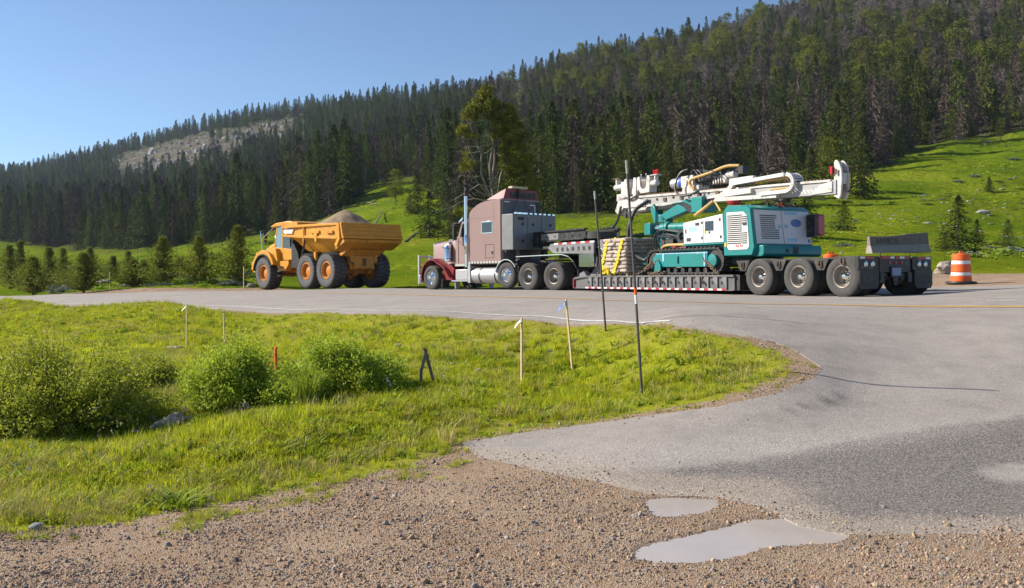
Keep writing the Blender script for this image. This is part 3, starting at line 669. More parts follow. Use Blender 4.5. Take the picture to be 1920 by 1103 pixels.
def make_points(name, P, rot, sc, idx, coll, kind='stuff', label=None):
    """many alike small plants or stones as one object: instances on points"""
    me = bpy.data.meshes.new(name); n = len(P); me.vertices.add(n); me.vertices.foreach_set('co', np.asarray(P,np.float32).ravel())
    for an, ty, v in (('rot','FLOAT_VECTOR',rot),('scl','FLOAT_VECTOR',sc)):
        a = me.attributes.new(an, ty, 'POINT'); a.data.foreach_set('vector', np.asarray(v,np.float32).ravel())
    a = me.attributes.new('pick', 'INT', 'POINT'); a.data.foreach_set('value', np.asarray(idx,np.int32))
    o = link_obj(name, me); tag(o, label, kind=kind)
    ng = bpy.data.node_groups.new(name+'_nodes', 'GeometryNodeTree')
    ng.interface.new_socket('Geometry', in_out='INPUT', socket_type='NodeSocketGeometry'); ng.interface.new_socket('Geometry', in_out='OUTPUT', socket_type='NodeSocketGeometry')
    N = ng.nodes; gi = N.new('NodeGroupInput'); go = N.new('NodeGroupOutput')
    ci = N.new('GeometryNodeCollectionInfo'); ci.inputs['Collection'].default_value = coll
    ci.inputs['Separate Children'].default_value = True; ci.inputs['Reset Children'].default_value = True
    ip = N.new('GeometryNodeInstanceOnPoints'); ip.inputs['Pick Instance'].default_value = True
    def na(nm, ty):
        q = N.new('GeometryNodeInputNamedAttribute'); q.data_type = ty; q.inputs['Name'].default_value = nm; return q.outputs['Attribute']
    m2p = N.new('GeometryNodeMeshToPoints')
    ng.links.new(gi.outputs[0], m2p.inputs['Mesh']); ng.links.new(m2p.outputs[0], ip.inputs['Points']); ng.links.new(ci.outputs[0], ip.inputs['Instance'])
    ng.links.new(na('pick','INT'), ip.inputs['Instance Index'])
    e2r = N.new('FunctionNodeEulerToRotation'); ng.links.new(na('rot','FLOAT_VECTOR'), e2r.inputs[0]); ng.links.new(e2r.outputs[0], ip.inputs['Rotation'])
    ng.links.new(na('scl','FLOAT_VECTOR'), ip.inputs['Scale']); ng.links.new(ip.outputs[0], go.inputs[0])
    md = o.modifiers.new('scatter', 'NODES'); md.node_group = ng
    return o
def lib(name, meshes):
    c = bpy.data.collections.new(name)
    for i, me in enumerate(meshes): c.objects.link(bpy.data.objects.new('%s_%02d' % (name, i), me))
    return c
# ---- forest on the slopes
def noise2(x, y, s, seed=0): return np.array([mnoise.noise(Vector((a*s, b*s, seed))) for a, b in zip(x, y)])
NF = 26000
Yf = np.exp(RNG.uniform(math.log(95), math.log(1150), NF*2)); keep = RNG.random(NF*2) < np.clip((Yf/420)**1.0, .04, 1)
Yf = Yf[keep]; uf = RNG.uniform(-.66, .66, len(Yf)); Xf = uf*Yf; Zf = zmesh(Xf, Yf); pxf, pyf = proj(Xf, Yf, Zf)
ft = np.interp(pxf, [p[0] for p in FOOT], [p[1] for p in FOOT])
ok = (pyf < ft-RNG.random(len(pyf))*5) & (pyf > -260)
rockin = sdist(pxf, pyf, ROCKP); ok &= ~((rockin > -3) & (Yf > 300) & (RNG.random(len(Yf)) > .02))
cl = noise2(Xf, Yf, .018, 5); ok &= ~((pxf > 1570) & (cl > .3) & (pyf > 120) & (pyf < 270))          # small glades
Xf, Yf, Zf, pxf, pyf, ft = [a[ok] for a in (Xf, Yf, Zf, pxf, pyf, ft)]
# keep a spacing that grows with distance
order = RNG.permutation(len(Xf)); cell = {}; sel = []
for i in order:
    sp = 2.5+Yf[i]*.0062*(1.08 if pxf[i] > 1150 and pyf[i] > 120 else .82); k = (int(Xf[i]/sp), int(Yf[i]/sp))
    if k in cell: continue
    cell[k] = 1; sel.append(i)
sel = np.array(sel); Xf, Yf, Zf, pxf, pyf, ft = [a[sel] for a in (Xf, Yf, Zf, pxf, pyf, ft)]
nf = len(Xf)
dn = noise2(Xf, Yf, .010, 1)+.6*noise2(Xf, Yf, .035, 2); rn_ = RNG.random(nf)
kind = np.array(['spruce']*nf, dtype=object)
kind[(rn_ < .35)] = 'slim_spruce'
hi = (pyf < np.interp(pxf, [0,500,900,1100,1500,1920], [0,60,175,210,200,230])) & (pxf > 850)
kind[hi & (rn_ > .62)] = 'round'
dz = np.exp(-((pxf-1330)/190)**2-((pyf-320)/75)**2)+.6*np.exp(-((pxf-330)/300)**2-((pyf-370)/60)**2)+.45*np.exp(-((pxf-1040)/150)**2-((pyf-240)/70)**2)
kind[(RNG.random(nf) < np.clip(.13+.34*dz+.38*(dn>.21),0,.8)) & ~hi] = 'dead'
kind[hi & (RNG.random(nf) < .24)] = 'dead'
gz = np.exp(-((pxf-1700)/330)**2-((pyf-30)/70)**2)+np.exp(-((pxf-960)/70)**2-((pyf-160)/50)**2)+.6*np.exp(-((pxf-1360)/90)**2-((pyf-90)/40)**2)
gz = gz*1.15+.55*(noise2(Xf,Yf,.022,61)>.16)*hi
kind[(RNG.random(nf) < np.clip(.04*hi+.75*gz,0,.85))] = 'bare'
hs_ = np.clip(np.exp(RNG.normal(size=nf)*.27),.45,1.5)*np.interp(pxf, [0,600,1200,1920],[1.15,1.12,1.06,1.15])
hs_ *= np.where(ft-pyf < 8, .72+.3*RNG.random(nf), 1); hs_ *= np.where(kind=='bare', .85, 1)
hs_ *= np.where(RNG.random(nf) < .12, .6, 1)
size = hs_*F/Yf
vari = RNG.integers(0, 60, nf); rotz = RNG.random(nf)*2*PI
joined = []; base_i = {}
for k, L in KINDS.items(): base_i[k] = len(joined); joined += [q[2] for q in L]
forest_lib = lib('conifer_shape', joined)
FL = {'spruce':('spruce_tree','dark green spruce standing in the dense forest on the slope','spruce trees of the hillside forest','spruce tree',150),
      'slim_spruce':('slim_spruce_tree','slender dark spruce standing in the dense forest on the slope','slender spruces of the hillside forest','spruce tree',120),
      'dead':('dead_conifer','dead brown conifer with bare drooping branches in the forest','dead brown conifers of the hillside forest','dead tree',120),
      'round':('old_pine_tree','broad round-topped green pine high on the forest slope','round-topped pines high on the slope','pine tree',90),
      'bare':('bare_grey_tree','bleached bare grey tree with fanned branches high on the slope','bare grey trees high on the slope','dead tree',60)}
def where_(i):
    w = ['at the far left of the picture','above the young roadside pines','above the cab of the dump truck','above the sand load','behind the truck tractor','behind the front of the trailer','behind the mast of the drill rig','above the concrete barrier','above the traffic drum at the right'][min(8, int(np.searchsorted([120,430,560,780,1050,1180,1560,1740], pxf[i])))]
    return w
def band_(i):
    r = (ft[i]-pyf[i]); return 'front-row' if r < 16 else ('lower-slope' if r < 70 else ('mid-slope' if r < 150 else 'high-slope'))
KD = {'spruce':'dark green spruce','slim_spruce':'slender dark spruce','dead':'dead brown conifer','round':'round-topped green pine','bare':'bleached bare tree'}
single = np.zeros(nf, bool)
front = size+(ft-pyf < 30)*40
for k, (nm, lb, gr, ct, nmax) in FL.items():
    c = np.nonzero(kind == k)[0]; c = c[np.argsort(-front[c])][:nmax]; single[c] = True
    for i in c:
        cm, tm, jm = KINDS[k][vari[i] % len(KINDS[k])]
        s_ = hs_[i]
        e = empty(nm, (Xf[i], Yf[i], Zf[i]), (0,0,rotz[i])); e.scale = (s_*(.9+.2*((vari[i]*7)%10)/10),)*2+(s_,)
        tag(e, '%s %s %s %s' % ('tall' if hs_[i] > 1.25 else ('short' if hs_[i] < .8 else 'middling'), band_(i), KD[k], where_(i)), ct, gr)
        link_obj('trunk', tm, e); link_obj('crown', cm, e)
rest = np.nonzero(~single)[0]
pick = np.array([base_i[kind[i]]+vari[i] % len(KINDS[kind[i]]) for i in rest])
make_points('far_forest', np.column_stack([Xf[rest],Yf[rest],Zf[rest]]), np.column_stack([rest*0,rest*0,rotz[rest]]), np.column_stack([hs_[rest]]*3), pick, forest_lib, label='mass of far conifers covering the mountainside')
# ---- trees that stand out one by one
def lone(px, Y, h, k, v, label, cat, wide=1., name=None, lean=0.):
    X, Y, z = gp(px, Y); cm, tm, jm = KINDS[k][v % len(KINDS[k])]
    e = empty(name or FL[k][0], (X, Y, z), (0, lean, random.random()*6)); s_ = h/(10 if k not in ('round','bare') else (9 if k=='round' else 8)); e.scale = (s_*wide, s_*wide, s_)
    tag(e, label, cat); link_obj('trunk', tm, e); link_obj('crown', cm, e); return e
for a in [
 (1620, 112, 9.3, 'spruce', 0, 'tall spruce standing forward of the forest edge beside the mast end', 'spruce tree', 1.1),
 (1460, 105, 9.2, 'dead', 1, 'thick grey-brown dead conifer column standing alone on the grass behind the hose loop', 'dead tree', 1.7),
 (1582, 78, 2.75, 'spruce', 2, 'small dark spruce on the meadow right of the drill rig', 'spruce tree', 1.9),
 (1512, 66, 3.6, 'spruce', 3, 'small spruce directly behind the red box of the drill rig', 'spruce tree', 1.7),
 (1797, 62, 4.0, 'spruce', 4, 'tallest of the dark spruces above the traffic drum', 'spruce tree', 1.6),
 (1772, 58, 1.3, 'spruce', 1, 'low bushy young spruce left of the tall one above the drum', 'spruce tree', 2.6),
 (1832, 68, 1.9, 'spruce', 0, 'young spruce just right of the tall one above the drum', 'spruce tree', 2.),
 (1890, 66, 2.1, 'spruce', 2, 'small spruce near the right edge of the meadow', 'spruce tree', 1.9),
 (1855, 118, 2.1, 'spruce', 3, 'tiny lone spruce high on the green slope', 'spruce tree', 2.2),
 (1876, 165, 4.2, 'round', 1, 'compact green pine at the upper meadow edge on the right', 'pine tree', .8),
 (805, 98, 5.2, 'spruce', 1, 'dark spruce on the green slope between dump truck and tractor', 'spruce tree', 1.5),
 (822, 104, 2.4, 'spruce', 2, 'light green little spruce beside the dark spruce on the slope', 'spruce tree', 1.6),
 (848, 94, 4.6, 'spruce', 4, 'dark spruce close to the left side of the chrome stack', 'spruce tree', 1.5),
 (862, 104, 6.4, 'spruce', 0, 'taller dark spruce behind the chrome stack', 'spruce tree', 1.3),
 (834, 112, 5.8, 'slim_spruce', 1, 'slender spruce right of the lone dark spruce on the slope', 'spruce tree', 1.3),
 (782, 128, 6.2, 'spruce', 3, 'spruce at the notch above the lone dark spruce', 'spruce tree', 1.2),
 (742, 150, 6.0, 'round', 1, 'grey-green rounded pine where the green slope meets the forest', 'pine tree', .9),
 (768, 136, 3.4, 'spruce', 2, 'small spruce just below the forest notch', 'spruce tree', 1.3),
 (1163, 112, 8.0, 'spruce', 2, 'yellowish spruce at the forest edge behind the mast head', 'spruce tree', 1.2),
 (1555, 118, 7.5, 'round', 2, 'grey-green pine with open crown at the forest edge', 'pine tree', .9),
 (1440, 128, 9.5, 'bare', 1, 'large bleached bare tree above the hose loop', 'dead tree', .75),
 (1490, 118, 7.5, 'spruce', 0, 'broad spruce on the grass edge behind the loop of the cable chain', 'spruce tree', 1.3),
 (1522, 112, 6.5, 'spruce', 3, 'spruce at the forest corner left of the mast end', 'spruce tree', 1.3),
 ]: lone(*a)
# young lodgepole pines by the road, each grown on its own
def young_pine(px, Y, h, r, seed, label, dead=0, nb=230):
    X, Y, z = gp(px, Y); root = empty('young_pine', (X,Y,z)); tag(root, label, 'pine tree')
    rng = np.random.default_rng(seed)
    V, T = spruce_np(h*.97, r*1.38, nb, 7, seed, low=.04, shape=1.1, droop=-.05, sl=.22, sw=.07, gap=.4, up=.28, jit=.42)
    # needle tufts
    P = V.reshape(-1,4,3)[:,2,:] if len(V)%4==0 else V[::4]
    P = P+rng.normal(size=(len(P),3))*.05; D = rng.normal(size=P.shape); D[:,2] = abs(D[:,2])+.3
    V2, T2 = sprays(P, D, rng.uniform(.12,.26,len(P)), np.full(len(P),.065), rng, 0)
    link_obj('crown', np_mesh('young_crown', np.concatenate([V,V2]), np.concatenate([T,T2+len(V)]), ['pine_y']), root)
    link_obj('trunk', np_mesh('young_trunk', *tri_trunk(h,.06+.01*h,seed), ['bark'], smooth=True), root)
for i, a in enumerate([
 (62, 55, 2.15, 1.25, 'young pine with reddish lower branches at the far left roadside'),
 (157, 54, 2.2, 1.25, 'bushy young pine second from the left along the road'),
 (250, 56, 1.5, .75, 'thin small pine with a bare pole behind it by the road'),
 (305, 55, 2.8, 1.15, 'dense young pine left of the pair beside the road bend'),
 (373, 54, 2.7, 1.2, 'young pine with a pointed top halfway to the dump truck'),
 (445, 53.5, 3.3, 1.2, 'tallest roadside pine just in front of the dump truck'),
 (18, 75, 3.6, 1.5, 'dark pine in the cluster at the left edge of the picture'),
 (38, 78, 4.0, 1.4, 'tall dark pine behind the left edge cluster'),
 (92, 82, 3.3, 1.2, 'dark pine behind the reddish roadside pine'),
 (118, 86, 3.2, 1.3, 'rounded dark pine in the middle of the left cluster'),
 (168, 80, 3.2, 1.3, 'dark pine behind the second roadside pine'),
 (212, 95, 2.0, .9, 'small dark pine on the left meadow'),
 (240, 98, 2.4, .8, 'small upright pine on the left meadow'),
 (270, 90, 1.7, .8, 'low pine left of the dense roadside pine'),
 (338, 100, 1.5, .6, 'tiny pine between the two roadside pines')]):
    young_pine(a[0], a[1], a[2]*1.08, a[3]*1.05, 300+i, a[4], nb=440)
# the old limber pine behind the tractor
def big_pine():
    rng = np.random.default_rng(5); Yb = 72.; X0, Y0, z0 = gp(930, Yb); s = F/Yb
    root = empty('limber_pine', (X0,Y0,z0)); tag(root, 'big old pine with pale twisted stems behind the truck tractor', 'pine tree')
    def W(px, py, dy=0): return Vector(((px-930)/s, dy, (YH-py)/s+ZE-z0))
    m = MB()
    stems = [[(930,440,0),(926,372,0),(920,340,.1),(918,310,0),(925,270,.2),(920,235,0),(912,195,.1),(910,170,0)],
             [(926,380,0),(912,352,-.3),(902,325,-.4),(903,290,-.3),(890,262,-.5),(882,236,-.4),(874,222,-.3)],
             [(922,345,0),(927,300,.3),(928,250,.2),(935,205,.3),(928,180,.3)],
             [(930,400,0),(938,330,.4),(950,290,.8),(962,250,.9),(962,220,.9)]]
    for i, q in enumerate(stems):
        n = len(q); m.tube([W(*p) for p in q], [(.125 if i==0 else .085)*(1-k/(n+.4))+.015 for k in range(n)], 8)
    limbs = [[(926,372,0),(900,362,-.5),(880,348,-.9)],[(915,365,0),(893,340,-.5),(890,335,-.6)],[(905,330,-.3),(888,335,-.8),(866,332,-1.3),(862,336,-1.5)],[(920,350,0),(898,348,-.6),(872,365,-1),(850,378,-1.2)],[(925,380,0),(890,374,-.8),(862,382,-1.1),(848,392,-1.4)],
             [(908,310,-.3),(888,300,-.7),(880,282,-.9)],[(903,285,-.3),(885,290,-.8)],[(925,270,.2),(905,275,-.4),(895,282,-.6)]]
    for q in limbs:
        m.tube([W(*p) for p in q], [.055*(1-k/(len(q)+.3))+.010 for k in range(len(q))], 5)
        a, b = W(*q[-2]), W(*q[-1])
        for _ in range(5):
            t = rng.random(); c = a.lerp(b, t); d = (b-a).normalized()*.5+Vector(rng.normal(size=3)*.45)
            m.tube([c, c+d*.6, c+d*1.3+Vector((0,0,-.1))], [.022,.014,.006], 4)
    for _ in range(90):
        q = stems[rng.integers(0,4)]; k = rng.integers(2, len(q)-1); c = W(*q[k])
        d = Vector((rng.normal()*.6+.15, rng.normal()*.7, abs(rng.normal())*.6)); m.tube([c, c+d*.6, c+d*1.1+Vector((0,0,.25))], [.022,.014,.006], 4)
    m.build('trunk', 'barkp', root)
    cl = []
    for cx, cy, rx, ry, rd, n in [(912,182,13,17,.7,26),(922,205,22,20,1.,30),(948,225,22,28,1.2,60),(962,258,24,34,1.3,76),(972,305,24,38,1.3,80),(965,350,26,24,1.3,46),(992,350,20,20,1.1,30),(935,240,18,26,1.2,20),(880,215,14,12,.9,16),(866,240,9,12,.7,8),(885,262,12,14,.8,7),(878,310,14,26,.8,8),(945,300,10,24,1.2,8),(945,355,14,14,1.2,8),(870,398,22,8,.9,9),(1002,372,16,10,1.2,10),(893,200,14,14,.9,14)]:
        for _ in range(n):
            v = rng.normal(size=3); v /= np.linalg.norm(v); v *= rng.random()**.45
            cl.append(tuple(W(cx+v[0]*rx, cy+v[2]*ry, v[1]*rd)))
    cl = np.array(cl); P = (cl[:,None,:]+rng.normal(size=(len(cl),85,3))*np.array([.18,.18,.12])).reshape(-1,3)
    D = rng.normal(size=P.shape); D[:,2] = abs(D[:,2])+.2
    link_obj('crown', np_mesh('limber_crown', *sprays(P, D, rng.uniform(.14,.28,len(P)), np.full(len(P),.095), rng, 0), ['pine']), root)
big_pine()
# ---- willow bushes in the ditch
def willow(px, py0, Y, wpx, hpx, depth, seed, label, mt='leaf', nt_=520, nl=36, ll=.042):
    X, Y, z = gp(px, Y); s = F/Y; rx = wpx/s/2; h = hpx/s; ry = depth/2
    root = empty('willow_bush', (X,Y,z-.03)); tag(root, label, 'bush', 'willow bushes in the ditch')
    rng = np.random.default_rng(seed); st = MB(); P=[]; D=[]; LL=[]
    for i in range(nt_):
        a = rng.random()*2*PI; rr = rng.random()**.55; 
        bx, by = math.cos(a)*rr*rx*.75, math.sin(a)*rr*ry*.75
        lump = .84+.40*mnoise.noise(Vector((bx*2.4+seed, by*2.4, 0)))+.16*mnoise.noise(Vector((bx*6+seed, by*6, 5)))
        prof = math.sqrt(max(.08, 1-rr**2.6)); top = h*lump*prof*(rng.uniform(.72,1.08) if rng.random() > .06 else 1.28)
        spread = rng.uniform(.15,.45)
        ex, ey = bx+math.cos(a)*spread*rx*rr+rng.normal()*.07, by+math.sin(a)*spread*ry*rr+rng.normal()*.07
        p0 = np.array([bx*.7, by*.7, 0]); p2 = np.array([ex, ey, max(.08, top)]); p1 = (p0+p2)/2+np.array([0,0,.12*h])
        if i % 4 == 0: st.tube([tuple(p0), tuple(p1), tuple(p2)], [.009,.006,.002], 4)
        k = max(8, int(nl*(.5+.7*top/h))); t = 1-rng.random(k)**1.3*.85
        Q = (p0[None]*((1-t)**2)[:,None]+p1[None]*(2*t*(1-t))[:,None]+p2[None]*(t**2)[:,None]) + rng.normal(size=(k,3))*.035
        d = rng.normal(size=(k,3))*.8+np.array([0,0,.55])+(p2-p1)[None]*.6
        P.append(Q); D.append(d); LL.append(rng.uniform(.7,1.25,k)*ll)
    P = np.concatenate(P); D = np.concatenate(D); LL = np.concatenate(LL); P[:,2] = np.maximum(P[:,2], .02)
    link_obj('foliage', np_mesh('willow_foliage', *sprays(P, D, LL, LL*.36, rng, .3), [mt]), root)
    st.build('stems', 'bark', root)
willow(90, 860, 9.6, 420, 165, 1.9, 1, 'largest dark willow bush filling the left edge', 'leafd', 1500, 52)
willow(268, 760, 11.8, 120, 62, .8, 2, 'small low willow bush tucked behind the largest one', 'leafd', 330, 44)
willow(432, 802, 10.0, 160, 118, 1.1, 3, 'rounded bright willow bush in the middle', 'leaf', 760, 50)
willow(655, 780, 10.4, 215, 92, .9, 4, 'long bright willow bush beside the broken sign legs', 'leaf', 820, 48)
willow(550, 795, 9.7, 95, 70, .6, 5, 'small light green willow bush between the two bright ones', 'leaf', 340, 44)
# ---- grass, weeds and flowers of the verge
def blades(n, r, hmin, hmax, w, seed, lean=.5, curl=.35):
    rng = np.random.default_rng(seed); a = rng.random(n)*2*PI; d = np.sqrt(rng.random(n))*r
    b = np.column_stack([np.cos(a)*d, np.sin(a)*d, np.full(n,-.015)]); hh = rng.uniform(hmin,hmax,n)
    la = a+rng.normal(size=n)*1.2; l = rng.uniform(.05,lean,n)*hh
    dr = np.column_stack([np.cos(la), np.sin(la), np.zeros(n)]); sd_ = np.column_stack([-np.sin(la+rng.normal(size=n)), np.cos(la), np.zeros(n)])*w/2
    m = b+dr*(l*.35)[:,None]; m[:,2] += hh*.6; t = b+dr*(l*(1+curl))[:,None]; t[:,2] += hh
    V = np.stack([b-sd_, b+sd_, m+sd_*.8, m-sd_*.8, t], 1).reshape(-1,3); k = np.arange(n)*5
    return V, np.concatenate([np.stack([k,k+1,k+2],1), np.stack([k,k+2,k+3],1), np.stack([k+3,k+2,k+4],1)])
def flowers(n, r, h, seed, head, hs):
    rng = np.random.default_rng(seed); Vs=[]; Ts=[]; mi=[]; o=0
    V,T = blades(n*2, r, h*.4, h, .006, seed); Vs.append(V); Ts.append(T); mi += [0]*len(T); o=len(V)
    for _ in range(n):
        p = np.array([rng.normal()*r*.5, rng.normal()*r*.5, h*rng.uniform(.8,1.1)])
        P = p[None]+rng.normal(size=(9,3))*np.array([.25,.25,.8])*hs
        V,T = sprays(P, rng.normal(size=(9,3)), np.full(9,hs), np.full(9,hs*.6), rng, 0); Vs.append(V); Ts.append(T+o); mi += [1]*len(T); o+=len(V)
    return np.concatenate(Vs), np.concatenate(Ts), mi
gl = []
for s in range(4): gl.append(np_mesh('grass_tuft', *blades(34, .08, .025, .085, .0062, s, .9), ['grass']))          # 0-3
for s in range(2): gl.append(np_mesh('grass_tuft', *blades(26, .05, .07, .17, .0055, 10+s, .4), ['grass']))  # 4-5 tall
gl.append(np_mesh('grass_tuft', *blades(14, .07, .06, .16, .0038, 20, .4), ['dry']))                           # 6 dry
gl.append(np_mesh('grass_tuft', *blades(14, .06, .04, .09, .022, 30, 1.1, .8), ['broad']))                     # 7 broad
for s, (c_, h_, z_) in enumerate((('cream',.15,.012),('yflower',.08,.010),('lupine',.14,.012))):              # 8-10
    V,T,mi = flowers(3, .05, h_, 40+s, c_, z_); gl.append(np_mesh('grass_tuft', V, T, ['broad', c_], mi))
glib = lib('grass_tuft', gl)
def scatter_area(n, y0, y1, umin, umax, dens):
    Y = np.exp(RNG.uniform(math.log(y0), math.log(y1), n)); X = RNG.uniform(umin, umax, n)*Y
    k = RNG.random(n) < dens(X, Y); return X[k], Y[k]
def dens_v(X, Y):
    g = sdist(X, Y, GRASSN); pn = noise2(X, Y, .9, 3); fn = noise2(X, Y, 3.2, 9)
    d = ssm(-.5, .5, g+fn*.7)*np.clip(.66+pn*1.1+fn*.9, .10, 1)
    px, py = proj(X, Y, zmesh(X, Y)); bm = np.zeros(len(X))
    for (bx, by, rx, ry, a_) in ((60,665,110,22,1.3),(120,650,160,30,.7),(780,660,110,25,.8),(1010,650,80,20,.6),(1080,735,140,16,.8),(600,890,260,26,.5),(250,930,300,25,.4)):
        bm += a_*np.exp(-((px-bx)/rx)**2-((py-by)/ry)**2)
    return np.clip(d*(1-.75*np.clip(bm,0,1)), 0, 1)*(sdist(X, Y, ASPH[::3]) < -.03)
X, Y = scatter_area(80000, 5.2, 48, -.64, .36, dens_v); n = len(X)
r_ = RNG.random(n); tall = noise2(X, Y, .8, 12); pk = RNG.integers(0, 4, n)
pk = np.where((tall > .15) & (r_ < .4), 4+RNG.integers(0,2,n), pk); q_ = RNG.random(n); dryn = noise2(X, Y, .6, 33)
pk = np.where(q_ < .06+.24*ssm(0,.35,dryn), 6, pk); pk = np.where((sdist(X,Y,GRASSN) < .7) & (RNG.random(n) < .38), 6, pk); pk = np.where((q_ > .80), 7, pk); pk = np.where((q_ > .972), 8, pk); pk = np.where((q_ > .980), 9, pk); pk = np.where(q_ > .9965, 10, pk)
sc = RNG.uniform(.6, 1.25, n)*np.clip(1+(Y-9)*.012,1,1.5)*np.clip(.5+sdist(X,Y,GRASSN)*.9,.45,1)
make_points('verge_grass', np.column_stack([X,Y,zmesh(X,Y)]), np.column_stack([RNG.normal(size=n)*.08, RNG.normal(size=n)*.08, RNG.random(n)*6.3]), np.column_stack([sc,sc,sc*RNG.uniform(.8,1.2,n)]), pk, glib, label='green meadow grass with weeds and wildflowers on the verge')
def dens_m(X, Y):
    px, py = proj(X, Y, zmesh(X, Y)); f = np.interp(px, [p[0] for p in FOOT], [p[1] for p in FOOT])
    return ssm(-.3,.8,sdist(X,Y,FARG))*(py > f+4)*np.clip(.25+noise2(X,Y,.09,4)*2.5,.05,1)
X, Y = scatter_area(26000, 30, 190, -.64, .64, dens_m); n = len(X); sc = RNG.uniform(1.2,3.0,n)*np.clip(Y/60,.8,2.2)
make_points('meadow_tufts', np.column_stack([X,Y,zmesh(X,Y)]), np.column_stack([X*0,X*0,RNG.random(n)*6.3]), np.column_stack([sc,sc,sc*.55]), RNG.choice([0,1,2,3,7,7],n), glib, label='rough tufts of meadow grass on the far slope')
# ---- stones
def stone_mesh(name, seed, mt, sub=1, jag=.35):
    import bmesh
    bm = bmesh.new(); bmesh.ops.create_icosphere(bm, subdivisions=sub, radius=1); rr = random.Random(seed)
    o_ = Vector((rr.uniform(0,50),rr.uniform(0,50),0))
    for v in bm.verts:
        v.co *= 1+jag*mnoise.noise(v.co*1.3+o_)+jag*.4*mnoise.noise(v.co*3.1+o_)
        v.co.z *= .68
    me = bpy.data.meshes.new(name); bm.to_mesh(me); bm.free(); me.materials.append(M[mt]); return me
slib = lib('gravel_stone', [stone_mesh('gravel_stone', i, 'stone' if i%3 else 'stoneg', 1) for i in range(6)])
def dens_g(X, Y):
    a = sdist(X, Y, ASPH[::3]); g = sdist(X, Y, GRASSN); pn = noise2(X, Y, 1.5, 8)
    p = np.maximum(sdist(X,Y,PUD[0]), sdist(X,Y,PUD[1]))
    nl = np.abs(sdist(X, Y, NEARL)); d = np.where(a > .02, .5*np.exp(-nl/.28)+.02*np.exp(-a/.4)+.0012, 1.)*np.clip(.6+pn, .15, 1)*np.where(g > .1, .10, 1)
    return np.where(p > .03, 0, d)
X, Y = scatter_area(190000, 4.1, 12, -.64, .64, dens_g); n = len(X)
sc = np.exp(RNG.normal(size=n)*.45)*.0045; sc = np.where(RNG.random(n) < .004, sc*2.6, sc); sc = np.minimum(sc, .024)
zs = zmesh(X,Y); 
za = sdist(X,Y,ASPH[::3]); zs = np.where(za > 0, zasph(X,Y), zs)
make_points('loose_gravel', np.column_stack([X,Y,zs+sc*.15]), RNG.random((n,3))*6.3, np.column_stack([sc*RNG.uniform(.8,1.3,n),sc,sc]), RNG.integers(0,6,n), slib, label='loose tan and grey gravel in front of the verge')
def boulder(px, py, w, h, mt, label, seed, sub=3, jag=.45, depth=1., name='boulder', rot=0.):
    g = unproj(px, py)
    if g is None: return
    X, Y, z = g; s = F/Y; me = stone_mesh(name, seed, mt, sub, jag)
    o = link_obj(name, me); o.location = (X, Y, float(zmesh(X,Y)[0])+h/s*.28); o.scale = (w/s/2, w/s/2*depth, h/s*.78); o.rotation_euler = (0, rot, random.random())
    for p in me.polygons: p.use_smooth = False
    return tag(o, label, 'rock')
boulder(1775, 513, 46, 26, 'rock', 'pale tan boulder beside the orange traffic drum', 3, jag=.6, depth=.7)
boulder(320, 838, 76, 30, 'rock', 'flat pale boulder in the grass before the middle bush', 4, jag=.5, depth=.5, rot=-.2)
boulder(138, 850, 34, 36, 'rockg', 'dark grey rock in the shade of the largest bush', 5)
boulder(68, 992, 24, 15, 'rockg', 'round grey stone on the gravel at the lower left', 6, jag=.25)
boulder(340, 884, 40, 14, 'rockg', 'low bluish rock in the grass at the lower left', 7, depth=.6)
boulder(326, 656, 30, 7, 'rock', 'flat pale rock in the far part of the verge', 8)
boulder(172, 632, 12, 6, 'rockg', 'small dark rock in the far part of the verge', 9)
boulder(746, 633, 12, 6, 'rockg', 'small grey rock above the broken sign legs', 10)
boulder(846, 674, 14, 6, 'rock', 'small tan rock to the right of the sign legs', 11)
boulder(898, 686, 10, 10, 'rock', 'small upright pinkish rock in the verge', 12)
boulder(832, 714, 16, 6, 'rock', 'low tan rock at the foot of the broken sign legs', 13)
boulder(195, 534, 26, 12, 'rock', 'pale rock on the meadow beyond the left road', 14)
boulder(470, 541, 14, 9, 'rockg', 'grey rock under the nose of the dump truck', 15)
rlib = lib('meadow_rock', [stone_mesh('meadow_rock', 70+i, 'rockg', 1, .5) for i in range(4)])
n0 = 300; px_ = RNG.uniform(1560,1920,n0); Yr = np.exp(RNG.uniform(math.log(48),math.log(165),n0)); Xr = (px_-CX)/F*Yr; kp = noise2(Xr,Yr,.05,21) > .0
px2, py2 = proj(Xr,Yr,zmesh(Xr,Yr)); kp &= py2 > np.interp(px2,[p[0] for p in FOOT],[p[1] for p in FOOT])-4; Xr,Yr = Xr[kp],Yr[kp]
ro = np.argsort(-1/Yr); sr = np.exp(RNG.normal(size=len(Xr))*.5)*.13
for i in range(len(Xr)):
    o = link_obj('meadow_rock', rlib.objects[i%4].data); o.location = (Xr[i],Yr[i],float(zmesh(Xr[i],Yr[i])[0])); o.scale = (sr[i]*1.5,sr[i],sr[i]*.8); o.rotation_euler = (0,0,i)
    pr = proj(Xr[i],Yr[i],o.location.z); tag(o, '%s pale rock on the %s slope %s' % ('larger' if sr[i] > .16 else 'small', 'upper' if pr[1] < 330 else ('middle' if pr[1] < 410 else 'lower'), 'above the drill rig rear' if pr[0] < 1640 else ('above the concrete barrier' if pr[0] < 1740 else ('near the tall spruce' if pr[0] < 1840 else 'by the right edge'))), 'rock', 'rocks strewn over the right meadow')
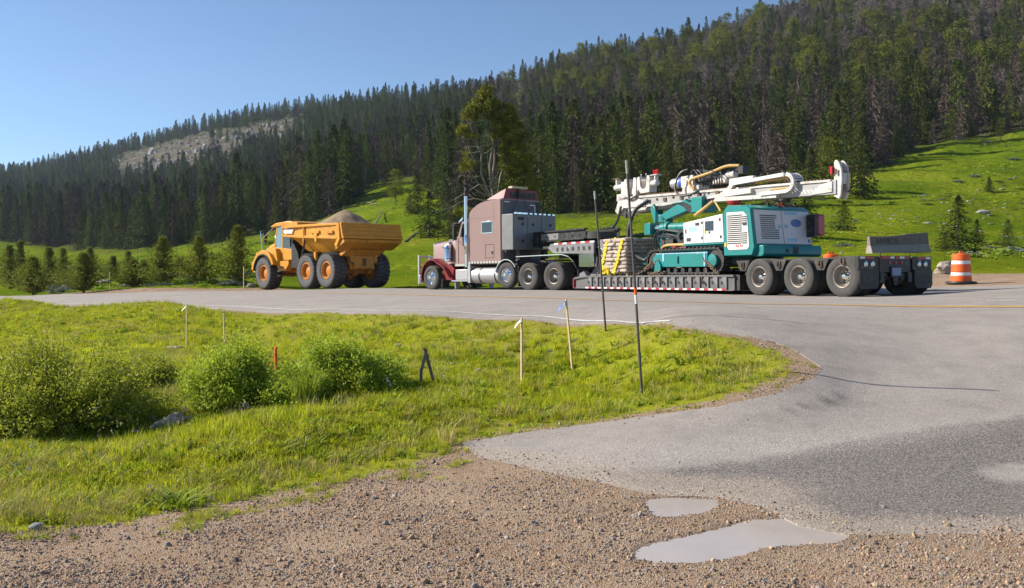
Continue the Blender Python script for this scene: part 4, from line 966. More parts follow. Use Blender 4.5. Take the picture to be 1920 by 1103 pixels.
# talus on the far ridge
n0 = 2600; px_ = RNG.uniform(200,560,n0); Yr = np.exp(RNG.uniform(math.log(380),math.log(900),n0)); Xr = (px_-CX)/F*Yr; p2, q2 = proj(Xr,Yr,zmesh(Xr,Yr))
kp = sdist(p2,q2,ROCKP) > -2; Xr,Yr = Xr[kp],Yr[kp]; n = len(Xr); sc = np.exp(RNG.normal(size=n)*.5)*.8
make_points('ridge_talus', np.column_stack([Xr,Yr,zmesh(Xr,Yr)]), RNG.random((n,3))*6.3, np.column_stack([sc*1.4,sc,sc*.8]), RNG.integers(0,4,n), rlib, label='broken grey talus on the bare ridge')

# ---- the air
hz0, hz1 = float(ZZ.min())-1, float(ZZ.max())+22
hm = MB().box((-1960, -440, hz0), (1960, 1530, hz1)); hme = hm.build('haze', 'white', smooth=0)
hmat = bpy.data.materials.new('thin_mountain_air'); hmat.use_nodes = True; hn = hmat.node_tree; hn.nodes.clear()
ho = hn.nodes.new('ShaderNodeOutputMaterial'); pv = hn.nodes.new('ShaderNodeVolumePrincipled'); pv.inputs['Density'].default_value = .00010
pv.inputs['Color'].default_value = (.62,.80,1,1); pv.inputs['Anisotropy'].default_value = .2
hn.links.new(pv.outputs[0], ho.inputs['Volume']); hme.data.materials.clear(); hme.data.materials.append(hmat); tag(hme, 'thin blue mountain haze', kind='stuff')
# ------------------------------------------------------------ vehicles
def vframe(ref, a, ywidth, pitch, name, label, cat, local=(0,0,0)):
    """root at local point of a vehicle frame (x forward, y left, z up); ref = ground point on its near side plane"""
    a = math.radians(a); l = Vector((-math.cos(a), -math.sin(a), 0))
    o = Vector(ref)-l*ywidth
    R = Matrix.Rotation(PI/2+a, 4, 'Z') @ Matrix.Rotation(pitch, 4, 'Y')
    p = o+(R @ Vector((*local, 1))).to_3d()
    e = empty(name, p, R.to_euler()); tag(e, label, cat); return e
DT = ((-9.3,44.1,.625), 44, 1.7, .026)
TR = ((1.6,32.9,.80), 43.7, 1.22, .013)
LB = ((8.0,21.3,.92), 29, 1.35, .010)
# --- wheels
def lug_tyre(R, W, nl=26):
    m = MB(); s = R/.93; h = W/2
    m.lathe([(R*.48,-h*.72),(R*.54,-h*.88),(R*.78,-h*.98),(R*.90,-h*.93),(R*.955,-h*.80),(R*.955,h*.80),(R*.90,h*.93),(R*.78,h*.98),(R*.62,h*.93),(R*.54,h*.90),(R*.48,h*.72)], n=44)
    m.cur = 1
    for k in range(nl):
        for sgn in (-1, 1):
            a0 = 2*PI*(k+(.5 if sgn>0 else 0))/nl; w = 2*PI/nl*.30
            pts = []
            for (yy, da) in ((.02, .10), (.45, .03), (.86, 0)):
                for r in (R*.94, R*(1.0 if yy < .8 else .975)):
                    for ww in (-w, w): a = a0+da+ww; pts.append((r*math.cos(a), sgn*h*yy, r*math.sin(a)))
            r2 = R*.90
            for r in (r2-.02, r2+.025):
                for ww in (-w*.9, w*.9): a = a0+ww; pts.append((r*math.cos(a), sgn*h*1.0, r*math.sin(a)))
            fs = []
            for i in range(3):
                b = i*4; c = b+4
                fs += [(b+2,b+3,c+3,c+2),(b,b+2,c+2,c),(b+1,b+3,c+3,c+1)]
            fs += [(12,13,15,14),(0,1,3,2)]
            m.add(pts, fs)
    return m
def wheel_dump(parent, x, y, side, R=.93, W=.76):
    w = empty('wheel', (x, y, R), (random.random()*0, 0, 0 if side > 0 else PI), parent)
    if not hasattr(wheel_dump, 'me'):
        t = lug_tyre(R, W).build('tyre', ['tyre_side','tyre'], w, smooth=40)
        r = MB(); h = W/2
        r.lathe([(R*.50,h*.72),(R*.48,h*.84),(R*.44,h*.86),(R*.40,h*.62),(R*.385,h*.40),(R*.28,h*.36),(R*.27,h*.46),(R*.17,h*.52),(.001,h*.54)], n=36)
        r.lathe([(R*.575,-h*.80),(R*.50,-h*.86),(R*.46,-h*.55),(.001,-h*.5)], n=30)
        for k in range(14): a = 2*PI*k/14; r.cyl((R*.33*math.cos(a),h*.36,R*.33*math.sin(a)),(R*.33*math.cos(a),h*.44,R*.33*math.sin(a)),.020,6)
        ro = r.build('rim', 'rim_y', w, smooth=30)
        wheel_dump.me = (t.data, ro.data)
    else:
        link_obj('tyre', wheel_dump.me[0], w); link_obj('rim', wheel_dump.me[1], w)
    return w
def truck_wheel(parent, x, y, side, style='steel', R=.535, W=.27, rot=(0,0,0), z=None):
    """style steel: outer dual, dished inward; chrome: steer wheel, dish outward"""
    w = empty('wheel', (x, y, R if z is None else z), (rot[0], rot[1], (0 if side > 0 else PI)+rot[2]), parent)
    key = (style, R)
    C_ = truck_wheel.__dict__.setdefault('c', {})
    if key in C_:
        for nm, me in C_[key]: link_obj(nm, me, w)
        return w
    h = W/2; m = MB(); rr = R*.56
    prof = [(rr,-h*.8),(R*.66,-h*.98),(R*.85,-h),(R*.955,-h*.86),(R*.985,-h*.72)]
    for g in (-.42,-.14,.14,.42): prof += [(R*1.0,(g-.10)*h*1.6),(R*.98,(g-.06)*h*1.6),(R*.98,(g+.06)*h*1.6-.0),(R*1.0,(g+.09)*h*1.6)]
    prof += [(R*.985,h*.78),(R*.955,h*.86),(R*.85,h),(R*.66,h*.98),(rr,h*.8)]
    m.lathe(prof, n=48)
    m.cur = 1; mm = [0]*len(m.f)
    # tread faces dark, sidewalls grey
    L = len(prof)
    for k in range(48):
        for i in range(L-1):
            if prof[i][0] > R*.95 and prof[i+1][0] > R*.95: mm[k*(L-1)+i] = 1
    m.m = mm
    t = m.build('tyre', ['tyre_w','tyre'], w, smooth=35)
    r = MB()
    if style == 'steel':
        r.lathe([(rr,-h*.9),(rr*1.02,h*.84),(rr*.97,h*.93),(rr*.90,h*.84),(rr*.86,h*.3),(rr*.80,-h*.35),(rr*.62,-h*.75),(rr*.40,-h*.72),(rr*.30,-h*.70)], n=40)
        r.cur = 1
        for k in range(5):
            a = 2*PI*k/5+.3; c = (rr*.66*math.cos(a), -h*.60, rr*.66*math.sin(a)); r.sphere(c, rr*.115, 8, (1,.5,1))
        r.cur = 2
        r.lathe([(rr*.36,-h*.72),(rr*.34,-h*.45),(rr*.27,-h*.38),(rr*.25,h*.35),(rr*.20,h*.52),(.001,h*.56)], n=20)
        for k in range(10): a = 2*PI*k/10; r.cyl((rr*.47*math.cos(a),-h*.72,rr*.47*math.sin(a)),(rr*.47*math.cos(a),-h*.5,rr*.47*math.sin(a)),.014,6)
        ro = r.build('rim', ['rim_s','black','chrome'], w, smooth=30)
    else:
        r.lathe([(rr,-h*.9),(rr*1.02,h*.84),(rr*.97,h*.93),(rr*.88,h*.72),(rr*.84,h*.50),(rr*.62,h*.62),(rr*.52,h*.9),(rr*.40,h*1.0),(rr*.36,h*1.0),(rr*.34,h*1.25),(rr*.26,h*1.5),(.001,h*1.55)], n=40)
        r.cur = 1
        for k in range(10): a = 2*PI*k/10+.1; r.sphere((rr*.72*math.cos(a), h*.56, rr*.72*math.sin(a)), rr*.085, 8, (1,.35,1))
        r.cur = 2
        for k in range(10): a = 2*PI*(k+.5)/10; r.cyl((rr*.46*math.cos(a),h*.85,rr*.46*math.sin(a)),(rr*.46*math.cos(a),h*1.25,rr*.46*math.sin(a)),.017,6)
        ro = r.build('rim', ['chrome','black','chrome'], w, smooth=30)
    C_[key] = [('tyre', t.data), ('rim', ro.data)]
    return w
def arch(cx, cz, r0, r1, a0, a1, y0, y1, n=14):
    """fender band: arc in xz between radii, extruded y0..y1; degrees"""
    P = []
    for k in range(n+1): a = math.radians(a0+(a1-a0)*k/n); P.append((cx+r1*math.cos(a), cz+r1*math.sin(a)))
    for k in range(n+1): a = math.radians(a1+(a0-a1)*k/n); P.append((cx+r0*math.cos(a), cz+r0*math.sin(a)))
    m = MB(); L = n+1; v = [(p[0],y0,p[1]) for p in P]+[(p[0],y1,p[1]) for p in P]; N2 = 2*L; f = []
    for k in range(n):
        a, b, c, d = k, k+1, N2-2-k, N2-1-k
        f += [(a,b,b+N2,a+N2),(d,c,c+N2,d+N2),(a,b,c,d),(a+N2,b+N2,c+N2,d+N2)]
    f += [(0,N2-1,2*N2-1,N2),(n,n+1,n+1+N2,n+N2)]
    return m.add(v, f)
# ------------------------------------------------------------ articulated dump truck
def dump_truck():
    t = vframe(DT[0], DT[1], DT[2], DT[3], 'dump_truck', 'yellow articulated dump truck heaped with sand, seen from behind its left side', 'dump truck')
    B = lambda m, nm, mt, **k: m.build(nm, mt, k.pop('parent', t), **k)
    for x in (.10, 2.03, 6.50):
        for s in (1, -1): wheel_dump(t, x, s*(1.7-.38), s)
    # rear frame and axles
    m = MB()
    for s in (1,-1): m.box((-.75,s*.34,.98),(4.5,s*.56,1.38))
    m.box((-.85,-.60,1.02),(-.70,.60,1.62)); m.box((-.70,-.75,.95),(-.3,.75,1.25))
    for s in (1,-1):
        m.prism([(-.86,1.2),(-.86,2.0),(-.66,2.25),(-.45,2.0),(-.45,1.2)], s*.62, s*.82)
    m.lathe([(.001,-.95),(.16,-.93),(.17,-.2),(.30,-.15),(.30,.15),(.17,.2),(.16,.93),(.001,.95)], (.10,0,.9), 16)
    m.lathe([(.001,-.95),(.16,-.93),(.17,-.2),(.30,-.15),(.30,.15),(.17,.2),(.16,.93),(.001,.95)], (2.03,0,.9), 16)
    m.prism([(-.3,.75),(-.3,1.0),(2.5,1.05),(2.5,.8)], .6, .9); m.prism([(-.3,.75),(-.3,1.0),(2.5,1.05),(2.5,.8)], -.9, -.6)
    m.box((4.2,-.5,.9),(5.2,.5,1.5)); m.cyl((4.3,0,.7),(4.3,0,1.7),.3,16)
    B(m, 'rear_frame', 'yellow_d', bevel=.012)
    m = MB(); m.box((-.895,-.10,1.12),(-.855,.10,1.50)); B(m, 'tow_hitch', 'rust')
    m = MB()
    for s in (1,-1): m.tube([(-.80,s*.95,1.55),(-.9,s*.9,1.35),(-.85,s*.6,1.2)], .03, 6)
    m.box((1.2,-.5,1.38),(4.0,.5,1.62)); B(m, 'frame_piping', 'black')
    # body: thick open shell lofted through sections
    secs = [(4.35,[(1.50,3.36),(1.50,2.92),(1.25,2.86),(.5,2.84)]),
            (3.45,[(1.60,3.34),(1.60,2.76),(1.35,2.58),(.5,2.50)]),
            (2.45,[(1.66,3.31),(1.66,2.66),(1.22,1.98),(.5,1.78)]),
            (1.2,[(1.68,3.27),(1.68,2.60),(1.20,1.88),(.5,1.66)]),
            (-.5,[(1.70,3.22),(1.70,2.50),(1.22,1.88),(.5,1.70)]),
            (-1.20,[(1.72,3.19),(1.72,2.38),(1.30,2.16),(.5,2.10)])]
    m = MB(); S = []
    for x, h in secs:
        o_ = [(x,y,z) for y,z in h]; i_ = [(x, max(0,y-.07), z+(0 if k==0 else .07)) for k,(y,z) in enumerate(h)]
        ring = o_+[(x,-y,z) for x,y,z in o_[::-1]]+[(x,-y,z) for x,y,z in i_]+[(x,y,z) for x,y,z in i_[::-1]]
        S.append(ring)
    m.loft(S)
    # end walls
    m.loft([[(4.38,1.50,3.36),(4.38,-1.50,3.36),(4.38,-1.50,2.92),(4.38,-1.25,2.86),(4.38,1.25,2.86),(4.38,1.50,2.92)],[(4.30,1.50,3.36),(4.30,-1.50,3.36),(4.30,-1.50,2.92),(4.30,-1.25,2.86),(4.30,1.25,2.86),(4.30,1.50,2.92)]])
    body = B(m, 'dump_body', 'yellow', smooth=25)
    # canopy guard over the cab side of the body
    m = MB(); m.prism([(4.3,3.36),(4.9,3.62),(4.9,3.68),(3.3,3.55),(3.3,3.36)], -1.35, 1.35); B(m, 'spill_guard', 'yellow', bevel=.01)
    for s in (1, -1):
        m = MB()
        m.prism([(4.30,3.42),(4.30,3.28),(-1.15,3.13),(-1.15,3.24)], s*1.655, s*1.765)     # top rail
        m.build('top_rail', 'yellow', body, bevel=.008)
        m = MB(); m.prism([(4.25,2.95),(4.25,2.84),(2.55,2.68),(-1.0,2.45),(-1.0,2.53)], s*1.68, s*1.745); m.build('lower_rail', 'yellow', body, bevel=.006)
        for xx in (.9,):
            m = MB(); m.prism([(xx-.35,2.95),(xx+.5,2.98),(xx+.5,2.86),(xx+.16,2.84),(xx+.02,2.38),(xx-.10,2.38),(xx-.18,2.83),(xx-.35,2.82)], s*1.70, s*1.765); m.build('gusset', 'yellow', body, bevel=.006)
        m = MB(); m.prism([(2.02,3.20),(2.10,3.20),(2.14,2.40),(2.06,2.40)], s*1.70, s*1.75); m.build('rib', 'yellow_d', body)
        m = MB(); m.prism([(-.15,2.92),(-.15,2.78),(-.75,2.74),(-.75,2.88)], s*1.72, s*1.80); m.build('bracket', 'yellow', body, bevel=.006)
        m = MB(); m.prism([(-1.14,3.22),(-1.34,3.20),(-1.40,2.42),(-1.10,2.05),(-.92,2.16),(-1.14,2.42)], s*1.71, s*1.80); m.build('rear_post', 'yellow', body, bevel=.01)
    # tailgate
    m = MB(); m.prism([(-1.42,3.22),(-1.52,3.22),(-1.72,2.46),(-1.60,2.40)], -1.80, 1.80)
    tg = m.build('tailgate', 'yellow', t, bevel=.012)
    for zz, th in ((3.20,.05),(3.03,.03),(2.83,.03),(2.62,.03),(2.50,.07)):
        xx = -1.53-(3.22-zz)*.263; m = MB(); m.box((xx-.035,-1.80,zz-th/2),(xx+.02,1.80,zz+th/2)); m.build('tailgate_rib', 'yellow', tg, bevel=.006)
    m = MB(); m.prism([(-1.60,2.42),(-1.75,2.40),(-1.70,2.26),(-.9,1.92),(-.9,2.1)], -1.72, 1.72); m.build('tail_lip', 'yellow_d', t, bevel=.01)
    m = MB(); m.prism([(-1.0,2.15),(-1.35,2.2),(-1.0,1.85),(-.5,1.62),(-.3,1.7)], -1.15, -1.0); m.prism([(-1.0,2.15),(-1.35,2.2),(-1.0,1.85),(-.5,1.62),(-.3,1.7)], 1.0, 1.15)
    m.prism([(-.9,2.0),(-1.1,1.9),(-.8,1.62),(-.5,1.6)], -1.0, 1.0); m.build('hinge_block', 'yellow_d', t)
    # hoist cylinders
    for s in (1,-1):
        m = MB(); m.tube([(2.75,s*1.42,1.45),(2.42,s*1.52,2.05)], .085, 12); m.cur = 1; m.tube([(2.42,s*1.52,2.05),(2.2,s*1.6,2.60)], .05, 10); m.build('hoist_cylinder', ['black','dark'], t)
    m = MB(); m.prism([(1.28,1.9),(1.45,1.9),(1.42,1.35),(1.34,1.25),(1.26,1.4)], 1.40, 1.52); m.build('guard_flap', 'yellow', t, bevel=.01)
    # dark engine-side panel behind cab
    m = MB(); m.prism([(3.95,1.15),(3.0,1.15),(3.35,2.0),(3.85,2.62),(3.95,2.62)], 1.28, 1.36); m.prism([(3.95,1.15),(3.0,1.15),(3.35,2.0),(3.85,2.62),(3.95,2.62)], -1.36, -1.28); m.build('black_side_guard', 'black', t)
    m = MB(); m.box((3.7,-1.28,1.25),(3.95,1.28,2.5)); m.build('bulkhead', 'dark', t)
    # tractor unit: chassis, hood, fenders, bumper
    m = MB(); m.box((4.0,-.75,.95),(7.6,.75,1.55)); m.lathe([(.001,-.95),(.17,-.93),(.17,.93),(.001,.95)], (6.5,0,.92), 16); m.build('front_frame', 'yellow_d', t)
    def hs(x, w, z0, z1, c=.12): return [(x,w,z0),(x,w,z1-c),(x,w-c,z1),(x,-w+c,z1),(x,-w,z1-c),(x,-w,z0)]
    m = MB(); m.loft([hs(5.2,.98,1.5,2.86,.2), hs(6.2,.98,1.5,2.74,.2), hs(7.2,.95,1.45,2.52,.2), hs(7.75,.90,1.45,2.36,.18), hs(7.98,.82,1.5,2.20,.15)])
    hood = m.build('hood', 'yellow', t, smooth=40)
    m = MB()
    for k in range(4): m.box((7.05+.18*k,.965-.018*k,1.80),(7.17+.18*k,.998-.018*k,2.22)); 
    m.box((7.965,-.6,1.6),(8.02,.6,2.05)); m.build('grille', 'black', hood)
    for s in (1,-1):
        m = arch(6.50,.93,1.06,1.27,22,158,s*.90,s*1.70); m.prism([(7.45,1.25),(7.70,1.3),(7.95,1.95),(7.85,2.10),(7.4,2.15),(7.0,2.1)], s*.88, s*1.35)
        m.prism([(5.35,1.3),(5.35,1.55),(5.9,2.02),(6.4,2.20),(5.4,2.25),(5.2,1.6)], s*.88, s*1.5); fd = m.build('fender', 'yellow', t, smooth=30, bevel=.012)
        m = arch(6.50,.93,1.0,1.06,8,162,s*1.05,s*1.74); m.build('fender_flap', 'black', fd)
        m = MB(); m.box((7.90,s*.55,1.68),(8.04,s*.85,1.92)); m.build('headlight', 'lens_w', t)
        m = MB(); m.prism([(5.35,1.0),(5.35,1.55),(4.2,1.55),(4.2,1.35),(4.6,1.0)], s*1.05, s*1.40); st = m.build('step_box', 'yellow', t, bevel=.01)
        for k in range(3):
            m = MB(); m.box((4.75,s*1.40,.72+.24*k),(5.15,s*1.58,.77+.24*k)); m.build('step', 'black', st)
    m = MB(); m.prism([(7.35,1.0),(7.35,1.42),(7.75,1.58),(8.22,1.58),(8.25,1.2),(8.0,.98)], -1.45, 1.45); m.build('bumper', 'yellow', t, bevel=.02)
    # cab
    m = MB(); w = 1.26
    # lower cab shell and pillars
    m.prism([(3.98,1.6),(3.98,2.15),(5.95,2.35),(5.95,2.2),(5.4,1.6)], -w, w)
    for s in (1,-1):
        m.beam((5.93,s*(w-.05),2.30),(5.66,s*(w-.07),3.52),.11,.10); m.beam((5.10,s*(w-.04),2.0),(5.10,s*(w-.06),3.52),.10,.09); m.beam((4.02,s*(w-.05),2.0),(4.02,s*(w-.06),3.52),.10,.09)
    cab = m.build('cab', 'yellow', t, bevel=.012)
    m = MB(); m.prism([(3.92,3.48),(3.92,3.62),(4.3,3.70),(5.7,3.66),(6.22,3.52),(6.2,3.46)], -1.32, 1.32); m.build('cab_roof', 'yellow', cab, bevel=.03)
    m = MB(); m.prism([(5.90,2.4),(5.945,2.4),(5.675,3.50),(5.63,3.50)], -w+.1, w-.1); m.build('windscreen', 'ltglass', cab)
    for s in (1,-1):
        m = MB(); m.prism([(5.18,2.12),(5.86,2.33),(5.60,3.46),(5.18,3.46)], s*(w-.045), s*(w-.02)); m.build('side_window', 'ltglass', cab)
        m = MB(); m.prism([(4.08,1.75),(5.04,1.75),(5.04,3.46),(4.08,3.46)], s*(w-.035), s*(w-.01)); d = m.build('door', 'glass', cab)
        m = MB(); m.box((4.2,s*(w-.01),2.30),(4.24,s*(w+.03),2.75)); m.build('handle', 'black', d)
    m = MB(); m.prism([(3.955,2.3),(3.975,2.3),(3.975,3.42),(3.955,3.42)], -w+.12, w-.12); m.build('rear_window', 'glass', cab)
    # mirrors, rails, beacon
    m = MB(); m.tube([(6.1,1.2,3.46),(7.1,1.5,2.75)], .016, 6); m.tube([(7.7,1.05,2.15),(7.78,1.12,3.35),(7.72,1.0,3.35)], .022, 6); m.tube([(6.6,.85,2.62),(6.35,.95,2.95),(6.1,1.1,3.0),(5.9,1.2,2.8),(5.75,1.25,2.3)], .022, 6); B(m, 'mirror_bracket', 'chrome')
    m = MB(); m.box((7.70,.72,2.92),(7.76,.95,3.25)); m.box((7.70,.75,2.68),(7.76,.92,2.86)); B(m, 'mirror', 'black', bevel=.01)
    m = MB(); m.tube([(5.95,1.02,1.7),(5.95,1.06,2.6),(6.15,1.02,3.3),(6.1,.9,3.5)], .018, 6); B(m, 'hand_rail', 'black')
    m = MB(); m.cyl((4.5,.3,3.68),(4.5,.3,3.74),.07,10); B(m, 'beacon_base', 'black')
    # faded white patch of the door sticker on the body side
    m = MB(); m.prism([(4.20,3.22),(4.20,3.0),(3.35,2.94),(3.15,3.19)], 1.62, 1.676); m.build('worn_decal', 'tape_w', t)
    # load
    s_ = vframe(DT[0], DT[1], DT[2], DT[3], 'sand_pile', 'heap of brown sand on the yellow dump truck', 'sand', (1.1,0,3.1))
    n = 56; V = []; ff = []
    for i in range(n+1):
        for j in range(n+1):
            x = -1.36+5.5*i/n; y = -1.6+3.2*j/n
            d = math.hypot((x-.85)/(2.55 if x > .85 else 1.55), (y+.1)/1.75)
            z = 3.12+1.02*max(0,1-d**1.1)+.05*mnoise.noise(Vector((x*2.2,y*2.2,0)))+.02*mnoise.noise(Vector((x*8,y*8,0)))
            z -= .12*max(0,(x-3.4)); z = z-.10*(abs(y)>1.5)
            V.append((x-1.1, y, z-3.1))
    for i in range(n):
        for j in range(n): a = i*(n+1)+j; ff.append((a, a+n+1, a+n+2, a+1))
    b0 = len(V); V += [(-1.36-1.1,-1.6,-.4),(4.14-1.1,-1.6,-.4),(4.14-1.1,1.6,-.4),(-1.36-1.1,1.6,-.4)]; ff.append((b0+3,b0+2,b0+1,b0))
    mm = MB(); mm.add(V, ff); mo = mm.build('heap', 'sand', s_, smooth=60)
dump_truck()
# ------------------------------------------------------------ truck tractor
def tractor():
    t = vframe(TR[0], TR[1], TR[2], TR[3], 'truck_tractor', 'long-nosed dusty taupe truck tractor with dark red fenders and a tall chrome stack', 'truck')
    B = lambda m, nm, mt, **k: m.build(nm, mt, k.pop('parent', t), **k)
    for s in (1,-1):
        truck_wheel(t, 7.42, s*1.08, s, 'chrome', .525, .28)
        truck_wheel(t, 2.66, s*1.085, s, 'chrome', .505, .27, z=.60)
        for x in (.06, 1.43):
            truck_wheel(t, x, s*1.085, s, 'steel'); truck_wheel(t, x, s*.75, s, 'steel')
    m = MB()
    for s in (1,-1): m.box((-1.1,s*.38,.82),(8.1,s*.47,1.08))
    for x in (-.9,.7,2.1,3.8,5.6,7.9): m.box((x-.05,-.38,.85),(x+.05,.38,1.05))
    for x in (.06,1.43,2.66,7.42): m.lathe([(.001,-1.0),(.07,-1.0),(.07,-.2),(.2,-.1),(.2,.1),(.07,.2),(.07,1.0),(.001,1.0)], (x,0,.53), 12)
    B(m, 'chassis_frame', 'dark')
    m = MB(); m.prism([(.2,1.12),(1.25,1.12),(1.25,1.22),(.2,1.16)], -.45, .45); B(m, 'fifth_wheel', 'rust')
    # hood
    def hs(x, w, z0, z1, c): return [(x,w,z0),(x,w,z1-c),(x,w-c*.35,z1-c*.35),(x,w-c,z1),(x,-w+c,z1),(x,-w+c*.35,z1-c*.35),(x,-w,z1-c),(x,-w,z0)]
    m = MB(); m.loft([hs(6.02,.92,1.05,2.16,.16), hs(6.9,.74,1.05,2.12,.16), hs(7.9,.56,1.0,2.06,.14), hs(8.05,.54,1.0,2.02,.12)])
    hood = m.build('hood', 'taupe', t, smooth=40)
    m = MB(); m.box((8.05,-.50,.85),(8.13,.50,2.06)); m.build('grille', 'chrome', hood, bevel=.02)
    m = MB(); m.tube([(7.95,-.45,2.10),(8.08,-.2,2.11),(8.08,.2,2.11),(7.95,.45,2.10)], .03, 6); m.prism([(6.05,2.15),(6.8,2.135),(6.8,2.155),(6.05,2.185)], -.85, .7); m.build('hood_trim', 'chrome', hood)
    # bright cowl lines on hood side
    m = MB(); m.tube([(7.15,.735,1.86),(7.3,.71,1.86)], .015, 6); m.build('badge', 'chrome', hood)
    for s in (1,-1):
        m = MB(); m.lathe([(.001,-.36),(.14,-.36),(.165,-.33),(.165,.30),(.13,.36),(.001,.36)], (6.50,s*1.0,1.56), 20, 'z'); m.tube([(6.5,s*.98,1.9),(6.5,s*.8,1.98)], .1, 10); a = m.build('air_cleaner', 'chrome', t)
        for zz in (1.33,1.78):
            m = MB(); m.lathe([(.168,-.015),(.174,0),(.168,.015)], (6.50,s*1.0,zz), 20, 'z'); m.build('band', 'black', a)
    # red front fenders
    for s in (1,-1):
        S = []
        for k in range(15):
            a = math.radians(172-(172+18)*k/14) if False else math.radians(-12+(186)*k/14)
            r = .68+.05*math.sin(max(0,a)); cx, cz = 7.42, .56
            if a > math.radians(115):                       # sweep back and down to the step
                f = (a-math.radians(115))/math.radians(59); px = cx+.68*math.cos(math.radians(115))-f*.95; pz = cz+.70*math.sin(math.radians(115))-f*f*.62-f*.08
            else: px, pz = cx+r*math.cos(a)*(1.08 if math.cos(a)>0 else 1), cz+(r+.04)*math.sin(a)
            S.append((px,pz))
        m = MB(); n = len(S); V = []
        for (x,z) in S:
            dx, dz = x-7.3, z-.5; L = math.hypot(dx,dz); ux, uz = dx/L, dz/L
            V.append([(x-ux*.05, s*1.20, z-uz*.05),(x, s*1.20, z),(x+ux*.035, s*1.12, z+uz*.035),(x+ux*.04, s*.7, z+uz*.04),(x+ux*.04, s*.50, z+uz*.04),(x-ux*.0, s*.50, z)])
        m.loft(V); m.build('fender', 'red', t, smooth=50)
        m = MB(); m.prism([(6.25,.42),(6.95,.42),(6.75,1.0),(6.35,1.12),(6.1,.9)], s*1.0, s*.6); m.build('fender_skirt', 'red', t)
        m = MB(); m.prism([(6.72,.10),(6.76,.10),(6.76,.5),(6.72,.5)], s*.75, s*1.15); m.build('mud_flap', 'black', t)
    # bumper and brush guard
    m = MB(); m.box((8.25,-1.15,.28),(8.38,1.15,.66)); B(m, 'bumper', 'chrome', bevel=.03)
    m = MB()
    for y in (-1.05,-.45,.45,1.05): m.box((8.40,y-.045,.24),(8.50,y+.045,1.52))
    for z in (.50,1.0,1.46): m.box((8.41,-1.09,z-.04),(8.49,1.09,z+.04))
    B(m, 'brush_guard', 'alu', bevel=.012)
    m = MB()
    for s in (1,-1): m.box((8.12,s*.62,1.10),(8.25,s*.86,1.30)); 
    B(m, 'headlight', 'chrome', bevel=.03)
    # cab: doors and glass
    def cs(x, w, z0, z1, c=.12): return [(x,w,z0),(x,w,z1-c),(x,w-c,z1),(x,-w+c,z1),(x,-w,z1-c),(x,-w,z0)]
    m = MB(); m.loft([cs(5.0,1.0,1.06,3.02,.2), cs(5.62,1.0,1.06,2.98,.2), cs(5.84,.98,1.06,2.32,.06), cs(6.03,.96,1.06,2.22,.06)])
    cab = m.build('cab', 'taupe', t, smooth=30)
    for s in (1,-1):
        m = MB(); m.prism([(5.18,2.22),(5.70,2.24),(5.50,2.80),(5.18,2.82)], s*.99, s*1.015); m.build('door_window', 'glass', cab)
        m = MB(); m.box((5.12,s*.995,1.12),(5.135,s*1.01,2.85)); m.box((5.82,s*.975,1.12),(5.835,s*.995,2.2)); m.build('door_seam', 'black', cab)
        m = MB(); m.box((5.2,s*1.0,2.02),(5.34,s*1.03,2.06)); m.build('door_handle', 'chrome', cab)
        m = MB(); m.box((5.70,s*1.16,2.10),(5.78,s*1.34,2.78)); mi = m.build('mirror', 'black', t, bevel=.015)
        m = MB(); m.tube([(5.74,s*1.0,2.82),(5.74,s*1.25,2.83),(5.74,s*1.25,2.06),(5.74,s*1.0,2.05)], .016, 6); m.build('mirror_arm', 'chrome', mi)
        m = MB(); m.prism([(5.0,1.0),(6.0,1.0),(6.0,1.08),(5.0,1.08)], s*.97, s*1.03); m.build('cab_trim', 'chrome', cab)
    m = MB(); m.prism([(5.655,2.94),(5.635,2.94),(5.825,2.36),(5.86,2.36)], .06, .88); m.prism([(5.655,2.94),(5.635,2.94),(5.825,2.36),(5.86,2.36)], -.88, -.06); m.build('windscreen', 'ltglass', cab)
    m = MB(); m.prism([(5.55,3.0),(5.80,2.86),(5.83,2.9),(5.6,3.05)], -.95, .95); m.build('visor', 'chrome', cab)
    # sleeper with rounded front shoulder
    prof = [(3.0,1.06),(5.02,1.06),(5.04,3.0)]
    for k in range(9): a = math.radians(8+82*k/8); prof.append((3.55+1.48*math.cos(a)**.9, 3.02+.64*math.sin(a)))
    prof += [(3.0,3.69)]
    m = MB(); w = 1.14; c = .10; n = len(prof); cxp, czp = 4.0, 2.4
    inn = [(x+(cxp-x)*.045, z+(czp-z)*.05) for x, z in prof]
    rings = [[(x,-w,z) for x,z in inn],[(x,-w+c,z) for x,z in prof],[(x,w-c,z) for x,z in prof],[(x,w,z) for x,z in inn]]
    m.loft(rings); sl = m.build('sleeper', 'taupe', t, smooth=50)
    for s in (1,-1):
        y0, y1 = s*(w-.01), s*(w+.012)
        m = MB(); m.box((3.50,y0,2.30),(4.18,y1,2.80)); fr = m.build('window_frame', 'chrome', sl, bevel=.01)
        m = MB(); m.box((3.54,y0,2.34),(4.14,s*(w+.018),2.76)); m.build('window_glass', 'glass', fr)
        m = MB()
        for (x0,z0,x1,z1) in ((3.42,1.30,3.95,1.315),(3.42,1.84,3.95,1.855),(3.42,1.30,3.435,1.855),(3.935,1.30,3.95,1.855)): m.box((x0,y0,z0),(x1,s*(w+.006),z1))
        hb = m.build('hatch_seam', 'black', sl)
        m = MB(); m.box((3.49,y0,1.46),(3.58,y1,1.58)); m.build('hatch_latch', 'black', hb)
        m = MB(); m.box((3.05,y0,2.935),(5.0,s*(w+.004),2.945)); m.box((3.42,y0,2.94),(3.43,s*(w+.004),3.6)); m.build('panel_seam', 'taupe_d', sl)
        for k in range(11): 
            m = MB(); m.box((3.07+.18*k,y0,1.09),(3.19+.18*k,y1,1.17)); m.build('trim_plate', 'chrome', sl)
